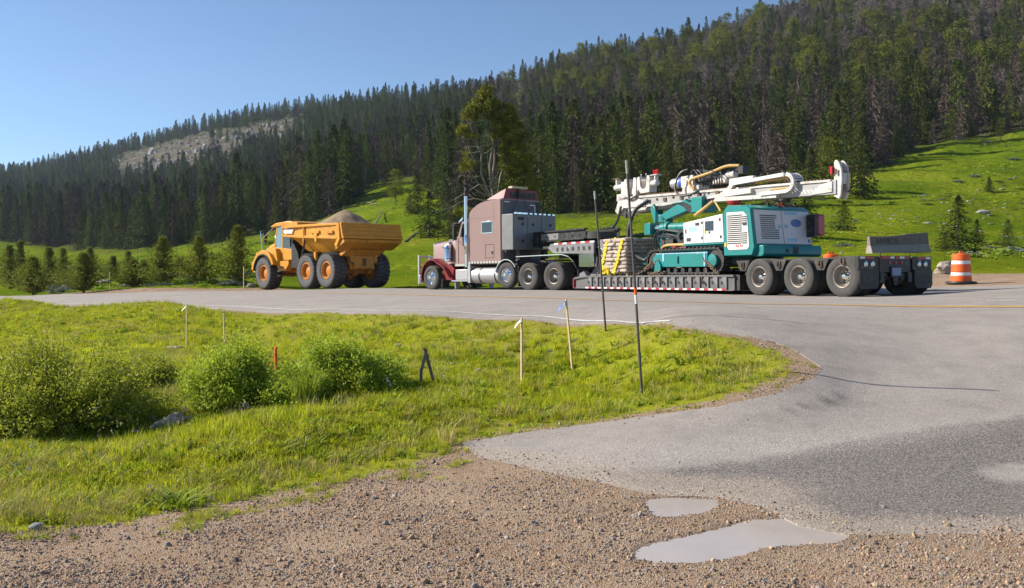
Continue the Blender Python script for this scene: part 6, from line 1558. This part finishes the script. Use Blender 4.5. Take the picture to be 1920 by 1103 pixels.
    for s in (1,-1):
        m = MB(); m.prism([(4.20,1.34),(4.22,2.34),(3.55,2.32),(3.40,2.2),(3.32,1.34),(3.40,1.26),(4.12,1.26)], s*1.13, s*1.155); pn = m.build('side_panel', 'white_c', hs_, off=O, bevel=.01)
        for k in range(15):
            z = 2.24-.056*k
            if 5 <= k <= 8: x0, x1 = 3.62, 4.18
            else: x0, x1 = 3.42, 4.18
            if k == 0: x0 = 3.6
            m = MB(); m.prism([(x0,z),(x1,z),(x1,z-.022),(x0,z-.022)], s*1.156, s*1.162); m.build('louvre_slot', 'black', pn, off=O)
            m = MB(); m.prism([(x0,z+.004),(x1,z+.004),(x1,z+.018),(x0,z+.018)], s*1.155, s*1.180); m.build('louvre_blade', 'white_c', pn, off=O)
        m = MB(); m.box((3.42,s*1.156,1.94),(3.56,s*1.17,2.02)); m.build('panel_latch', 'black', pn, off=O)
        if s > 0:
            m = MB(); m.lathe([(.035,0),(.045,.004),(.055,0)], (3.78,1.157,1.37), 14); m.lathe([(.035,0),(.045,.004),(.055,0)], (3.63,1.157,1.37), 14); m.box((3.74,1.157,1.36),(3.82,1.163,1.38)); m.box((3.59,1.157,1.36),(3.67,1.163,1.38)); m.build('warning_sticker', 'lens_r', pn, off=O)
            m = MB(); m.box((4.23,1.10,1.36),(4.30,1.158,1.48)); m.build('yellow_sticker', 'strap', pn, off=O)
    # rear wall doors with louvres (in plane tilted slightly): y from +1.05 to -1.05
    def rx(z, d=0.): return 3.28-(2.42-z)*.134-d
    def rp(m, y0, y1, z0, z1, d0, d1):
        m.add([(rx(z0,d0),y0,z0),(rx(z0,d0),y1,z0),(rx(z1,d0),y1,z1),(rx(z1,d0),y0,z1),(rx(z0,d1),y0,z0),(rx(z0,d1),y1,z0),(rx(z1,d1),y1,z1),(rx(z1,d1),y0,z1)],[(3,2,1,0),(4,5,6,7),(0,1,5,4),(1,2,6,5),(2,3,7,6),(3,0,4,7)])
        return m
    d1 = rp(MB(), 1.04, .02, 1.42, 2.36, -.02, .02).build('engine_door', 'white_c', hs_, off=O, bevel=.006)
    d2 = rp(MB(), -.005, -1.08, 1.42, 2.36, -.02, .02).build('engine_door', 'white_c', hs_, off=O, bevel=.006)
    for k in range(12):
        z = 2.22-.058*k; y0, y1 = .85, (.22 if k < 2 else (.30 if k < 7 else .18)); rp(MB(), y0, y1, z, z-.024, .0201, .024).build('louvre_slot', 'black', d1, off=O)
        rp(MB(), y0, y1, z+.004, z+.02, .02, .04).build('louvre_blade', 'white_c', d1, off=O)
    for y in (.12,-.12): rp(MB(), y+.05, y-.05, 1.86, 1.97, .0201, .035).build('door_latch', 'bluep', hs_, off=O)
    mo = MB(); pts = [(-.52+.21*math.cos(2*PI*k/28), 2.02+.115*math.sin(2*PI*k/28)) for k in range(28)]
    mo.add([(rx(z,.0245),y,z) for y,z in pts]+[(rx(z,.021),y,z) for y,z in pts], [tuple(range(28)), tuple(range(28,56))[::-1]]+[(i,(i+1)%28,(i+1)%28+28,i+28) for i in range(28)]); mo.build('blue_oval_badge', 'oval', d2, off=O)
    rp(MB(), -.10, -.60, 2.25, 2.34, .0205, .0225).build('blurred_decal', 'bluep', d2, off=O)
    rp(MB(), -.12, -.50, 1.50, 1.58, .0205, .0225).build('blurred_decal', 'bluep', d2, off=O)
    rp(MB(), -.92, -1.02, 1.47, 1.56, .0205, .0235).build('small_sticker', 'oval', d2, off=O)
    m = MB(); m.prism([(3.25,1.06),(3.25,1.36),(2.94,1.38),(2.90,1.30),(2.90,1.12),(2.98,1.06)], -1.22, 1.02); cw = B(m, 'counterweight', 'teal', bevel=.025)
    m = MB(); m.box((2.885,-.10,1.14),(2.897,-.28,1.34)); m.box((2.88,.10,1.18),(2.897,.18,1.28)); m.build('recovery_hook', 'black', cw, off=O)
    m = MB(); m.box((2.86,-1.02,1.66),(3.20,-1.32,2.28)); rb = B(m, 'red_tool_box', 'redbox', bevel=.05)
    m = MB(); m.box((2.87,-.90,1.63),(3.16,-1.015,2.26)); m.build('box_mount', 'black', rb, off=O)
    m = MB(); m.box((3.7,.4,2.50),(3.9,.7,2.56)); m.lathe([(.001,0),(.05,0),(.05,.09),(.001,.1)], (3.45,.30,2.50), 12, 'z'); B(m, 'roof_fitting', 'black')
    m = MB(); m.lathe([(.001,0),(.055,0),(.05,.11),(.001,.13)], (3.42,-.15,2.50), 12, 'z'); B(m, 'beacon', 'orange')
    # boom and arm
    m = MB(); m.prism([(8.55,2.30),(8.75,2.78),(8.62,2.95),(8.35,2.60),(7.95,2.45),(7.9,2.30)], .05, .35); m.prism([(8.15,2.32),(6.75,2.62),(6.3,2.66),(6.3,2.92),(6.95,2.98),(8.2,2.55)], .05, .35); m.prism([(8.5,2.85),(7.2,2.95),(7.2,2.83),(8.3,2.70)], -.05, .25)
    m.box((6.0,-.1,2.5),(6.5,.5,2.98)); B(m, 'boom_arm', 'teal', bevel=.02)
    m = MB(); m.tube([(7.95,.5,2.10),(5.9,.5,2.05)], .145, 16); m.tube([(7.7,.5,2.09),(7.5,.5,2.09)], .20, 16); m.box((8.3,.3,1.9),(8.62,.7,2.28)); m.box((6.5,.1,1.3),(7.9,.5,2.0)); B(m, 'boom_cylinder', 'teal', bevel=.01)
    m = MB(); m.tube([(8.35,.5,2.11),(7.9,.5,2.10)], .10, 14); B(m, 'cylinder_rod', 'chrome')
    m = MB(); m.box((7.2,.1,1.45),(7.9,.6,1.75)); m.prism([(7.7,1.1),(8.2,1.3),(8.4,2.2),(7.9,2.2)], .1, .4); B(m, 'boom_foot', 'teal', bevel=.01)
    # mast, laid along the machine, slightly nose-up to the rear
    yy = .05; sl = lambda x: -(x-6)*(-.0)    
    def mz(x): return 2.80+(10.2-x)*(-.006)
    m = MB(); m.prism([(10.25,2.95),(10.25,3.30),(1.15,3.02),(1.15,2.64)], yy-.16, yy+.16)
    ms = B(m, 'mast', 'mastg', bevel=.01)
    m = MB(); m.prism([(5.95,2.80),(5.95,2.92),(3.1,2.81),(3.1,2.70)], yy+.17, yy+.30); m.prism([(10.25,2.93),(10.25,2.99),(6.0,2.84),(6.0,2.78)], yy+.13, yy+.2); m.prism([(10.2,3.24),(10.2,3.31),(1.3,3.04),(1.3,2.98)], yy+.13, yy+.2); m.build('mast_flange', 'white', ms, off=O, bevel=.006)
    m = MB(); m.prism([(10.3,2.92),(10.3,3.22),(9.5,3.22),(9.1,3.05),(9.1,2.90)], yy+.17, yy+.24); m.prism([(10.1,2.70),(10.1,2.92),(9.0,2.90),(9.2,2.75)], yy-.2, yy+.2); m.build('head_plate', 'white', ms, off=O, bevel=.01)
    m = MB(); m.prism([(9.2,3.27),(1.4,3.03),(1.4,3.06),(9.2,3.33)], yy-.12, yy+.12)
    for k in range(32): m.box((1.5+.12*k,yy-.12,3.05+.0037*k),(1.56+.12*k,yy+.16,3.085+.0037*k))
    m.build('feed_rail', 'rust', ms, off=O)
    m = MB()
    for k in range(11): x = 9.8-.42*k; m.sphere((x,yy+.18,3.10+.0*k), .045, 8, (1,.5,1)) if k%2 else m.box((x-.07,yy+.16,3.0),(x+.07,yy+.2,3.12))
    m.build('mast_clamp', 'rust', ms, off=O)
    # zigzag shadowless stencil on the mast end
    for k in range(7): 
        x = 2.32-.13*k; m = MB(); m.add([(x,yy+.163,2.74),(x-.06,yy+.163,2.74),(x+.02,yy+.163,2.84),(x+.08,yy+.163,2.84)] if k < 5 else [(x,yy+.163,2.80),(x-.08,yy+.163,2.80),(x-.08,yy+.163,2.83),(x,yy+.163,2.83)], [(0,1,2,3)]); m.build('stencil_mark', 'white_c', ms, off=O, fixn=False)
    # mast foot plate (upright at the rear end)
    m = MB(); m.prism([(1.26,2.60),(1.24,3.50),(1.19,3.55),(1.10,3.50),(1.00,3.30),(.98,3.02),(1.02,2.62),(1.08,2.50)], yy+.07, yy+.13); m.prism([(1.26,2.60),(1.24,3.50),(1.19,3.55),(1.10,3.50),(1.00,3.30),(.98,3.02),(1.02,2.62),(1.08,2.50)], yy-.17, yy-.11); m.prism([(1.28,2.6),(1.24,3.48),(1.14,3.50),(1.18,2.6)], yy-.11, yy+.07); m.box((1.0,yy-.1,2.9),(1.08,yy+.07,3.2)); m.prism([(2.0,2.68),(1.25,2.7),(1.25,3.0),(1.65,2.93)], yy-.19, yy+.19)
    ft = B(m, 'mast_foot', 'white', bevel=.02)
    m = MB(); m.hose([(1.02,yy-.15,3.4),(.92,yy-.15,3.2),(.92,yy-.15,2.85),(1.0,yy-.15,2.7)], .022, 6); m.box((1.10,yy+.171,3.15),(1.16,yy+.185,3.3)); m.build('foot_hose', 'rust', ft, off=O)
    m = MB(); m.box((1.25,yy+.10,3.18),(1.31,yy+.2,3.38)); m.build('red_latch', 'lens_r', ft, off=O)
    m = MB(); m.tube([(1.12,yy,2.55),(4.0,yy,2.62)], .008, 4); m.build('wire', 'black', ft, off=O)
    # energy chain: U loop of pale links
    lk = []
    for k in range(16): lk.append((4.72-.125*k, 3.26+.004*k, 0))
    c0 = (2.72, 3.09); rl = .225
    for k in range(1, 9): a = k/9*PI; lk.append((c0[0]-rl*math.sin(a)*1.1, c0[1]+rl*math.cos(a), a))
    for k in range(8): lk.append((2.75+.125*k, 2.855, PI))
    for i,(x,z,a) in enumerate(lk):
        ux, uz = math.sin(a), math.cos(a)
        m = MB(); tx, tz = -math.cos(a), math.sin(a)*-1*-1; tx, tz = (-math.cos(a), -math.sin(a)) if False else (-math.cos(a), math.sin(a)*-1)
        w, h = .060, .05; P = [(x-tx*w-(-ux)*h*-1, z-tz*w-uz*h)]
        nx, nz = -tz, tx
        P = [(x-tx*w-nx*h, z-tz*w-nz*h),(x+tx*w-nx*h, z+tz*w-nz*h),(x+tx*w+nx*h, z+tz*w+nz*h),(x-tx*w+nx*h, z-tz*w+nz*h)]
        m.prism(P, yy+.30, yy+.345); m.prism(P, yy-.05, yy+.0); m.prism([(x-tx*.02-nx*.045,z-tz*.02-nz*.045),(x+tx*.02-nx*.045,z+tz*.02-nz*.045),(x+tx*.02+nx*.045,z+tz*.02+nz*.045),(x-tx*.02+nx*.045,z-tz*.02+nz*.045)], yy, yy+.30)
        m.build('cable_chain_link', 'white_c', ms, off=O)
    m = MB()
    for k, rr_ in enumerate((.20,.17,.14)):
        pts = [(4.0,yy+.08*k+.04,c0[1]+rr_-.02),(2.75,yy+.08*k+.04,c0[1]+rr_)]+[(c0[0]-rr_*math.sin(q*PI/8),yy+.08*k+.04,c0[1]+rr_*math.cos(q*PI/8)) for q in range(9)]+[(3.4,yy+.08*k+.04,c0[1]-rr_)]
        m.tube(pts, .028, 6)
    m.build('chain_cables', 'hose_y', ms, off=O)
    m = MB(); m.prism([(5.95,2.98),(5.40,3.04),(4.98,3.30),(4.95,3.42),(4.62,3.44),(3.95,3.40),(3.95,3.32),(4.7,3.22),(4.75,3.02),(4.1,3.02),(4.1,2.92),(5.95,2.90)][:0] or [(6.0,2.95),(5.35,3.02),(5.0,3.22),(4.98,3.42),(4.0,3.42),(4.0,3.34),(4.80,3.24),(4.92,3.10),(4.1,3.05),(4.1,2.92),(6.0,2.88)], yy+.15, yy+.28); m.box((4.1,yy+.0,2.95),(4.75,yy+.15,3.15)); B(m, 'chain_bracket', 'white', bevel=.01)
    # rotary head
    m = MB(); m.lathe([(.001,-.34),(.15,-.33),(.165,-.25),(.165,.0),(.001,.0)], (7.45,yy,3.55), 24, 'x'); m.cur = 1; m.lathe([(.17,0),(.17,.0)], (7.45,yy,3.55), 24, 'x')
    m2 = MB(); m2.lathe([(.001,0),(.15,.02),(.17,.12),(.17,.42),(.001,.42)], (7.45,yy,3.55), 24, 'x'); rh = m2.build('chrome_drive_head', 'alu', t, off=O)
    m = MB(); m.lathe([(.001,0),(.185,0),(.185,.17),(.001,.17)], (7.28,yy,3.55), 24, 'x'); B(m, 'blue_collar', 'blue')
    m = MB(); m.box((6.7,yy-.2,3.36),(7.28,yy+.2,3.72)); m.box((6.4,yy-.22,3.14),(7.2,yy+.22,3.38)); m.tube([(6.95,yy+.2,3.68),(6.75,yy+.25,3.35)], .035, 6); m.box((5.3,yy-.15,3.35),(5.9,yy+.1,3.6)); m.lathe([(.001,-.1),(.11,-.1),(.11,.25),(.001,.25)], (5.1,yy,3.58), 14, 'x'); rhd = B(m, 'rotary_gearbox', 'white', bevel=.015)
    m = MB(); rr = random.Random(3)
    for k in range(8): m.box((6.9-.16*k,yy-.15+rr.uniform(-.1,.1),3.42+rr.uniform(-.06,.1)),(6.78-.16*k,yy+.1,3.72+rr.uniform(-.12,.06)))
    for k in range(9):
        m.hose([(6.9-.1*k,yy+.1,3.75),(6.7-.14*k,yy+.2+rr.uniform(-.1,.1),3.88-.02*k),(6.3-.12*k,yy+.25,3.55),(6.2-.1*k,yy+.2,3.3)], .018, 5)
    m.box((4.55,yy-.1,3.55),(4.75,yy+.15,3.78)); m.tube([(5.0,yy,3.7),(4.7,yy+.1,3.68)], .06, 8); B(m, 'hose_manifold', 'black')
    m = MB(); P = [(6.85,yy+.28,3.90),(7.05,yy+.38,3.82),(7.2,yy+.45,3.55),(7.18,yy+.5,3.25),(6.9,yy+.5,3.06),(6.5,yy+.4,3.10),(6.3,yy+.3,3.2)]; m.hose(P, .035, 8); B(m, 'black_loop_hose', 'hose')
    m = MB(); m.hose([(4.75,yy+.1,3.80),(5.2,yy+.2,3.82),(5.8,yy+.25,3.70),(6.3,yy+.3,3.62),(6.6,yy+.34,3.56),(6.68,yy+.34,3.42),(6.5,yy+.32,3.22)], .045, 8); B(m, 'ochre_loop_hose', 'hose_y')
    m = MB()
    for k in range(7): m.hose([(7.6-.05*k,yy+.28,2.86),(7.0,yy+.32,2.86-.02*k),(6.6,yy+.34,2.72-.035*k),(6.0,yy+.34,2.66-.02*k),(5.6+.05*k,yy+.3,2.9)], .018, 5)
    for k in range(5): m.hose([(9.0,yy+.25,2.80-.02*k),(8.2,yy+.3,2.82-.02*k),(7.4,yy+.26,2.84-.02*k)], .015, 5)
    B(m, 'mast_hoses', 'hose')
    m = MB(); m.hose([(5.5,.5,2.78),(5.75,.6,2.6),(6.1,.7,2.38)], .05, 8); m.hose([(5.3,.6,2.75),(4.9,.75,2.45)], .03, 6); B(m, 'ochre_sleeve_hose', 'hose_y')
    m = MB(); m.lathe([(.001,-.03),(.06,-.03),(.22,.12),(.24,.16),(.001,.16)], (4.8,yy+.25,2.58), 20, 'z'); B(m, 'red_cone_cap', 'lens_r')
    # clamp / breakout block at the mast head
    OC = (6.1,0,.43); m = MB(); m.box((10.0,yy-.25,3.12),(10.45,yy+.25,3.70)); m.box((9.55,yy-.28,3.1),(9.72,yy+.28,3.35))
    for cx_ in (10.05,9.3):
        pts = []; 
        for k in range(13): a = math.radians(180+180*k/12); pts.append((cx_ if False else 0,0))
        U = [(cx_-.36,3.72),(cx_-.30,3.80),(cx_-.20,3.80)]+[(cx_+.17*math.cos(math.radians(180+180*k/10)), 3.55+.20*math.sin(math.radians(180+180*k/10))) for k in range(11)]+[(cx_+.20,3.80),(cx_+.30,3.80),(cx_+.36,3.72),(cx_+.34,3.22),(cx_-.34,3.22)]
        m.prism(U, yy-.16, yy+.16)
    m.lathe([(.001,-.3),(.11,-.28),(.11,.28),(.001,.3)], (10.75,yy+.05,3.55), 14, 'x'); m.lathe([(.001,-.2),(.10,-.2),(.10,.15),(.001,.18)], (8.85,yy+.05,3.52), 14, 'x')
    m.box((10.9,yy-.1,3.6),(10.98,yy+.1,3.86)); m.box((8.72,yy-.05,3.6),(8.78,yy+.1,3.8)); m.box((10.85,yy-.15,3.05),(10.35,yy+.15,3.3)); m.prism([(10.75,2.55),(10.95,2.7),(10.7,3.2),(10.3,3.2),(10.3,2.9)], yy-.1, yy+.15)
    cl = m.build('clamp_block', 'white', t, off=OC, bevel=.012)
    m = MB(); m.box((10.75,yy-.12,3.86),(11.12,yy+.12,3.90)); m.build('clamp_cap', 'rust', cl, off=OC)
    m = MB(); m.box((8.62,yy-.12,3.78),(8.98,yy+.12,3.81)); m.build('lamp_shelf', 'alu', cl, off=OC)
    for k in range(3):
        m = MB(); m.tube([(8.72+.09*k,yy,3.81),(8.72+.09*k,yy,3.92),(8.70+.09*k,yy+.03,3.95)], .038, 8); m.build('red_cap', 'lens_r', cl, off=OC)
    for xx in (9.62,9.35):
        m = MB(); m.lathe([(.025,-.015),(.045,0),(.025,.015)], (xx,yy,3.86), 10); m.build('lifting_eye', 'alu', cl, off=OC)
    for k in range(3):
        m = MB(); m.lathe([(.15,-.015),(.175,0),(.15,.015),(.15,-.015)], (9.5-.10*k,yy+.12,3.52), 18, 'y'); m.build('jaw_ring', 'bag', cl, off=OC)
    m = MB(); m.hose([(10.45,yy+.25,3.0),(10.5,yy+.3,2.7),(10.62,yy+.32,2.45),(10.85,yy+.35,2.25)], .045, 8); m.hose([(10.3,yy+.2,3.35),(9.9,yy+.3,3.2),(9.5,yy+.3,3.28)], .035, 8); B(m, 'head_hose', 'hose')
    m = MB(); m.box((10.2,yy-.22,2.72),(9.0,yy+.22,2.79)); m.box((10.5,yy-.1,2.6),(10.2,yy+.1,3.2)); B(m, 'mast_skid', 'dark')
rig()
# ------------------------------------------------------------ roadside things
def stake(px, py0, py1, Y, label, rib=None, px1=None, w=.035, name='survey_stake', mt='wood', cat='stake'):
    X, Y, _ = gp(px, Y); s = F/Y; h = (py0-py1)/s; dx = ((px1 if px1 is not None else px)-px)/s
    z = ZE-(py0-YH)/s
    e = empty(name, (X,Y,float(zmesh(X,Y)[0]))); tag(e, label, cat); z -= e.location.z
    m = MB(); m.beam((0,0,z-.12),(dx,0,z+h), w*.8, w*.55, (.8,.6,0)); m.build('lath', mt, e, bevel=.001)
    if rib:
        c, L, sgn = rib; m = MB(); q = [(dx, -.012, z+h-.03)]; rr = random.Random(int(px))
        for k in range(6): a = q[-1]; q.append((a[0]+sgn*L/6*rr.uniform(.3,1), a[1]-.01*rr.uniform(-1,1), a[2]-L/6*rr.uniform(.6,1)))
        for k in range(6): 
            a, b = q[k], q[k+1]; m.add([(a[0],a[1]-.012,a[2]-.012),(a[0],a[1]+.012,a[2]+.014),(b[0],b[1]+.012,b[2]+.014),(b[0],b[1]-.012,b[2]-.012),(a[0]+.002,a[1]-.010,a[2]-.010),(b[0]+.002,b[1]-.010,b[2]-.010)], [(0,1,2,3),(0,3,5,4)])
        m.tube([(dx-.02,0,z+h-.035),(dx+.02,0,z+h-.03)], .012, 6); m.build('ribbon', c, e, fixn=False)
    return e
stake(978, 712, 596, 11, 'pale wooden stake with a white ribbon in the middle of the verge', ('ribbon_w',.12,-1))
stake(1073, 676, 561, 12, 'leaning wooden stake with a bright blue ribbon', ('ribbon_b',.15,-1), 1061)
stake(350, 655, 571, 17, 'wooden stake with a small white flag left of the blue-topped one', ('ribbon_w',.12,-1))
stake(422, 660, 582, 17.5, 'wooden stake with a blue strip left of the middle bush', ('ribbon_b',.2,.2), 419)
stake(7, 615, 567, 24, 'wooden stake with a blue top at the left edge', ('ribbon_b',.1,-.3))
stake(518, 702, 650, 12.3, 'short stake wrapped in orange ribbon behind the bright bushes', ('ribbon_o',.34,-.3), 517, .05, mt='ribbon_o')
stake(457, 541, 500, 47.5, 'thin yellowish post at the nose of the dump truck', None, None, .06, 'roadside_post', 'wood', 'post')
stake(206, 549, 510, 56, 'pale short post among the roadside pines on the left', None, None, .08, 'roadside_post', 'wood', 'post')
stake(258, 545, 465, 60, 'tall thin bare pole beside the little pine on the left', None, None, .05, 'roadside_post', 'postgrey', 'post')
def tall_pole(pb, pt, Y, label, band=None):
    X, Y, zz = gp(pb[0], Y); s = F/Y; z0 = ZE-(pb[1]-YH)/s; e = empty('marker_pole', (X,Y,z0)); tag(e, label, 'pole')
    T = Vector(((pt[0]-pb[0])/s, .03, (pb[1]-pt[1])/s)); m = MB(); m.tube([Vector((0,0,-.15)), T*.5, T*.94], [.016,.015,.014], 10); m.build('rod', 'postgrey', e)
    m = MB(); m.tube([T*.94, T], .0145, 10); m.build('tip', 'posttip', e)
    if band:
        for a, b, c in band:
            fa, fb = (pb[1]-a)/(pb[1]-pt[1]), (pb[1]-b)/(pb[1]-pt[1]); m = MB(); m.tube([T*fa, T*fb], .0175, 10); m.build('band', c, e)
tall_pole((1204,722), (1175,300), 10, 'tallest snow marker pole with an orange and white band', [(553,540,'orange'),(570,553,'reflw')])
tall_pole((1137,620), (1115,358), 12.6, 'thin plain marker pole left of the tallest one')
def sign_legs():
    Y = 10.6; X, Y, z = gp(800, Y); s = F/Y; e = empty('broken_sign_legs', (X,Y,z)); tag(e, 'broken grey wooden sign legs leaning together in the grass', 'sign post')
    def W(px, py, dy=0): return ((px-800)/s, dy, (YH-py)/s+ZE-z)
    for a, b in (((797,655,0),(818,744,.12)),((799,657,.03),(790,696,0)),((789,690,.02),(790,748,-.02))):
        m = MB(); m.beam(W(*a), W(*b), .035, .035, (0,1,0)); m.build('leg', 'greywood', e, bevel=.002)
    m = MB(); m.cyl(W(795,654,-.04), W(799,656,.05), .012, 8); m.build('bolt', 'rust', e)
sign_legs()
def drum(px, py, Y, label, h=1.02):
    X = (px-CX)/F*Y; z = float(zmesh(X,Y)[0]); z = max(z, float(zg(X,Y)[0])+.011)
    e = empty('traffic_drum', (X,Y,z), (0,0,random.random())); tag(e, label, 'traffic drum')
    m = MB(); m.lathe([(.001,0),(.46,0),(.47,.03),(.44,.075),(.33,.085),(.33,.05),(.001,.05)], n=32, axis='z'); m.build('rubber_base', 'black', e)
    rb = lambda t: .312-.05*t
    zs = [.05,.24,.255,.37,.385,.60,.615,.75,.765,.93]
    m = MB(); m.lathe([(rb(0),.05),(rb(.2),.24),(rb(.2)-.012,.255),(rb(.35)-.012,.37),(rb(.35),.385),(rb(.6),.60),(rb(.6)-.012,.615),(rb(.75)-.012,.75),(rb(.75),.765),(rb(.92),.92),(rb(.95)-.02,.945),(.001,.95)], n=40, axis='z')
    b = m.build('drum_body', 'orange', e)
    for t0, t1, z0, z1, c in ((.23,.33,.265,.362,'reflw'),(.63,.73,.625,.735,'reflw')):
        m = MB(); m.lathe([(rb(t0)-.004,z0),(rb(t1)-.004,z1)], n=40, axis='z'); m.build('reflective_band', c, b)
    m = MB(); m.box((-.10,-.02,.95),(-.05,.02,1.03)); m.box((.05,-.02,.95),(.10,.02,1.03)); m.box((-.10,-.02,1.0),(.10,.02,1.045)); m.box((-.16,-.08,.945),(.16,.08,.965)); m.build('handle', 'orange', e, bevel=.012)
    return e
drum(1802, 533, 28, 'orange and white traffic drum standing on the gravel at the right')
drum(1558, 527, 31.7, 'orange traffic drum of which only the top shows behind the trailer deck')
def barrier():
    Y = 42.; X, Y, _ = gp(1684, Y); zb = ZE-(475-YH)/F*Y; zg_ = float(zmesh(X,Y)[0])
    e = empty('concrete_barrier', (X,Y,max(zg_-.05, zb-.1)), (0, -.035, math.radians(6))); tag(e, 'two-tone concrete road barrier with black graffiti behind the trailer', 'barrier')
    L = 1.47; p1 = [(-.32,0),(.32,0),(.32,.09),(.17,.42),(-.17,.42),(-.32,.09)]; p2 = [(-.17,.42),(.17,.42),(.10,.90),(-.10,.90)]
    m = MB(); m.prism(p1, -L, L, 'x'); m.build('barrier_foot', 'conc', e, bevel=.02)
    m = MB(); m.loft([[(x,y,z+(0 if z < .5 else dz)) for y,z in p2] for x,dz in ((-L,-.04),(-.6,-.06),(.2,-.02),(.45,.03),(L,.05))]); m.build('barrier_top', 'conc_d', e, bevel=.012)
    cu = bpy.data.curves.new('graffiti', 'FONT'); cu.body = 'AIWEOS'; cu.size = .34; cu.extrude = .003; cu.space_character = .85; cu.shear = .1
    o = bpy.data.objects.new('graffiti', cu); COL.objects.link(o); 
    dg = bpy.context.evaluated_depsgraph_get(); me = bpy.data.meshes.new_from_object(o.evaluated_get(dg)); bpy.data.objects.remove(o)
    me.materials.clear(); me.materials.append(M['ink']); g = link_obj('graffiti', me, e); g.location = (-1.2,-.155,.50); g.rotation_euler = (PI/2-.14,0,0)
    m = MB(); rr = random.Random(2)
    for k in range(5): x = .2+.2*k; m.beam((x,-.150,.62),(x+rr.uniform(-.05,.08),-.139,.70), .02, .004, (0,1,0))
    m.build('graffiti', 'ink', e)
barrier()
def clump(px, py, label, mesh_args, mt, n=1, name='grass_clump', sc=1.):
    X, Y, z = unproj(px, py); z = float(zmesh(X,Y)[0]); me = np_mesh(name, *blades(*mesh_args), [mt]); o = link_obj(name, me); o.location = (X,Y,z); o.scale = (sc,)*3
    return tag(o, label, 'plant')
clump(572, 796, 'tall bright green rush clump in front of the bright bushes', (260,.12,.22,.44,.010,900,.35), 'broad')
clump(332, 948, 'dark leafy ground plant at the gravel edge lower left', (150,.20,.04,.12,.030,901,1.2,.8), 'broad')
clump(840, 832, 'dry reddish weed clump at the corner of the asphalt', (70,.10,.10,.30,.006,902,.5), 'dry')
clump(1145, 770, 'low green weed at the edge of the turnout', (120,.16,.04,.12,.014,903,1.), 'broad')
clump(650, 868, 'small bright leafy weed on the bare verge soil', (60,.07,.03,.08,.02,904,1.2), 'broad')
M['sage'] = mat('sage_leaves', (.17,.20,.15), .7, 0, .3, 3, trans=.2, rnd=.2)
shl = []
for i in range(4):
    r = np.random.default_rng(950+i); n = 420; v = r.normal(size=(n,3)); v /= np.linalg.norm(v,axis=1,keepdims=True); v *= r.random((n,1))**.35; v[:,2] = abs(v[:,2])*.6
    shl.append(np_mesh('meadow_shrub', *sprays(v*.5, r.normal(size=(n,3))+np.array([0,0,.6]), r.uniform(.10,.2,n), np.full(n,.07), r, 0), ['sage' if i==3 else 'broad']))
shlib = lib('meadow_shrub', shl)
n0 = 4200; px_ = RNG.uniform(0,1920,n0); Ys = np.exp(RNG.uniform(math.log(42),math.log(175),n0)); Xs = (px_-CX)/F*Ys
pq, qq = proj(Xs,Ys,zmesh(Xs,Ys)); kp = (noise2(Xs,Ys,.06,41)+.4*noise2(Xs,Ys,.25,42) > .10) & (qq > np.interp(pq,[p[0] for p in FOOT],[p[1] for p in FOOT])-3) & (sdist(Xs,Ys,FARG) > 1.5) & (np.hypot(Xs-18.3,Ys-40.5) > 4.5) & (np.hypot(Xs-118*.544,Ys-118) > 3)
Xs, Ys = Xs[kp], Ys[kp]; n = len(Xs); sc = np.exp(RNG.normal(size=n)*.5)*.6
make_points('meadow_shrubs', np.column_stack([Xs,Ys,zmesh(Xs,Ys)]), np.column_stack([Xs*0,Xs*0,RNG.random(n)*6]), np.column_stack([sc*1.3,sc*1.3,sc*.7]), RNG.integers(0,4,n), shlib, label='low shrubs and sage patches on the meadow slope')
def log_on(a, b, r, label):
    A, B_ = unproj(*a), unproj(*b); e = link_obj('fallen_log', None) if False else None
    m = MB(); o_ = Vector((A[0],A[1],z1(A[0],A[1])+r)); q = Vector((B_[0],B_[1],z1(B_[0],B_[1])+r*.8)); d = q-o_
    m.tube([(0,0,0), d*.5+Vector((0,0,.05)), d], [r,r*.8,r*.45], 7)
    for k in range(5): c = d*(.3+.15*k); m.tube([c, c+Vector((random.uniform(-.4,.4),random.uniform(-.2,.2),random.uniform(.3,.8)))], [r*.2,r*.05], 4)
    o = m.build('fallen_log', 'greywood', None); o.location = o_; tag(o, label, 'log')
log_on((697,433), (718,398), .16, 'dark fallen log on the slope above the sand load')
log_on((640,372), (705,384), .13, 'weathered log across the bare patch on the green slope')
log_on((760,455), (800,425), .12, 'dark fallen trunk in the gully left of the lone spruce')
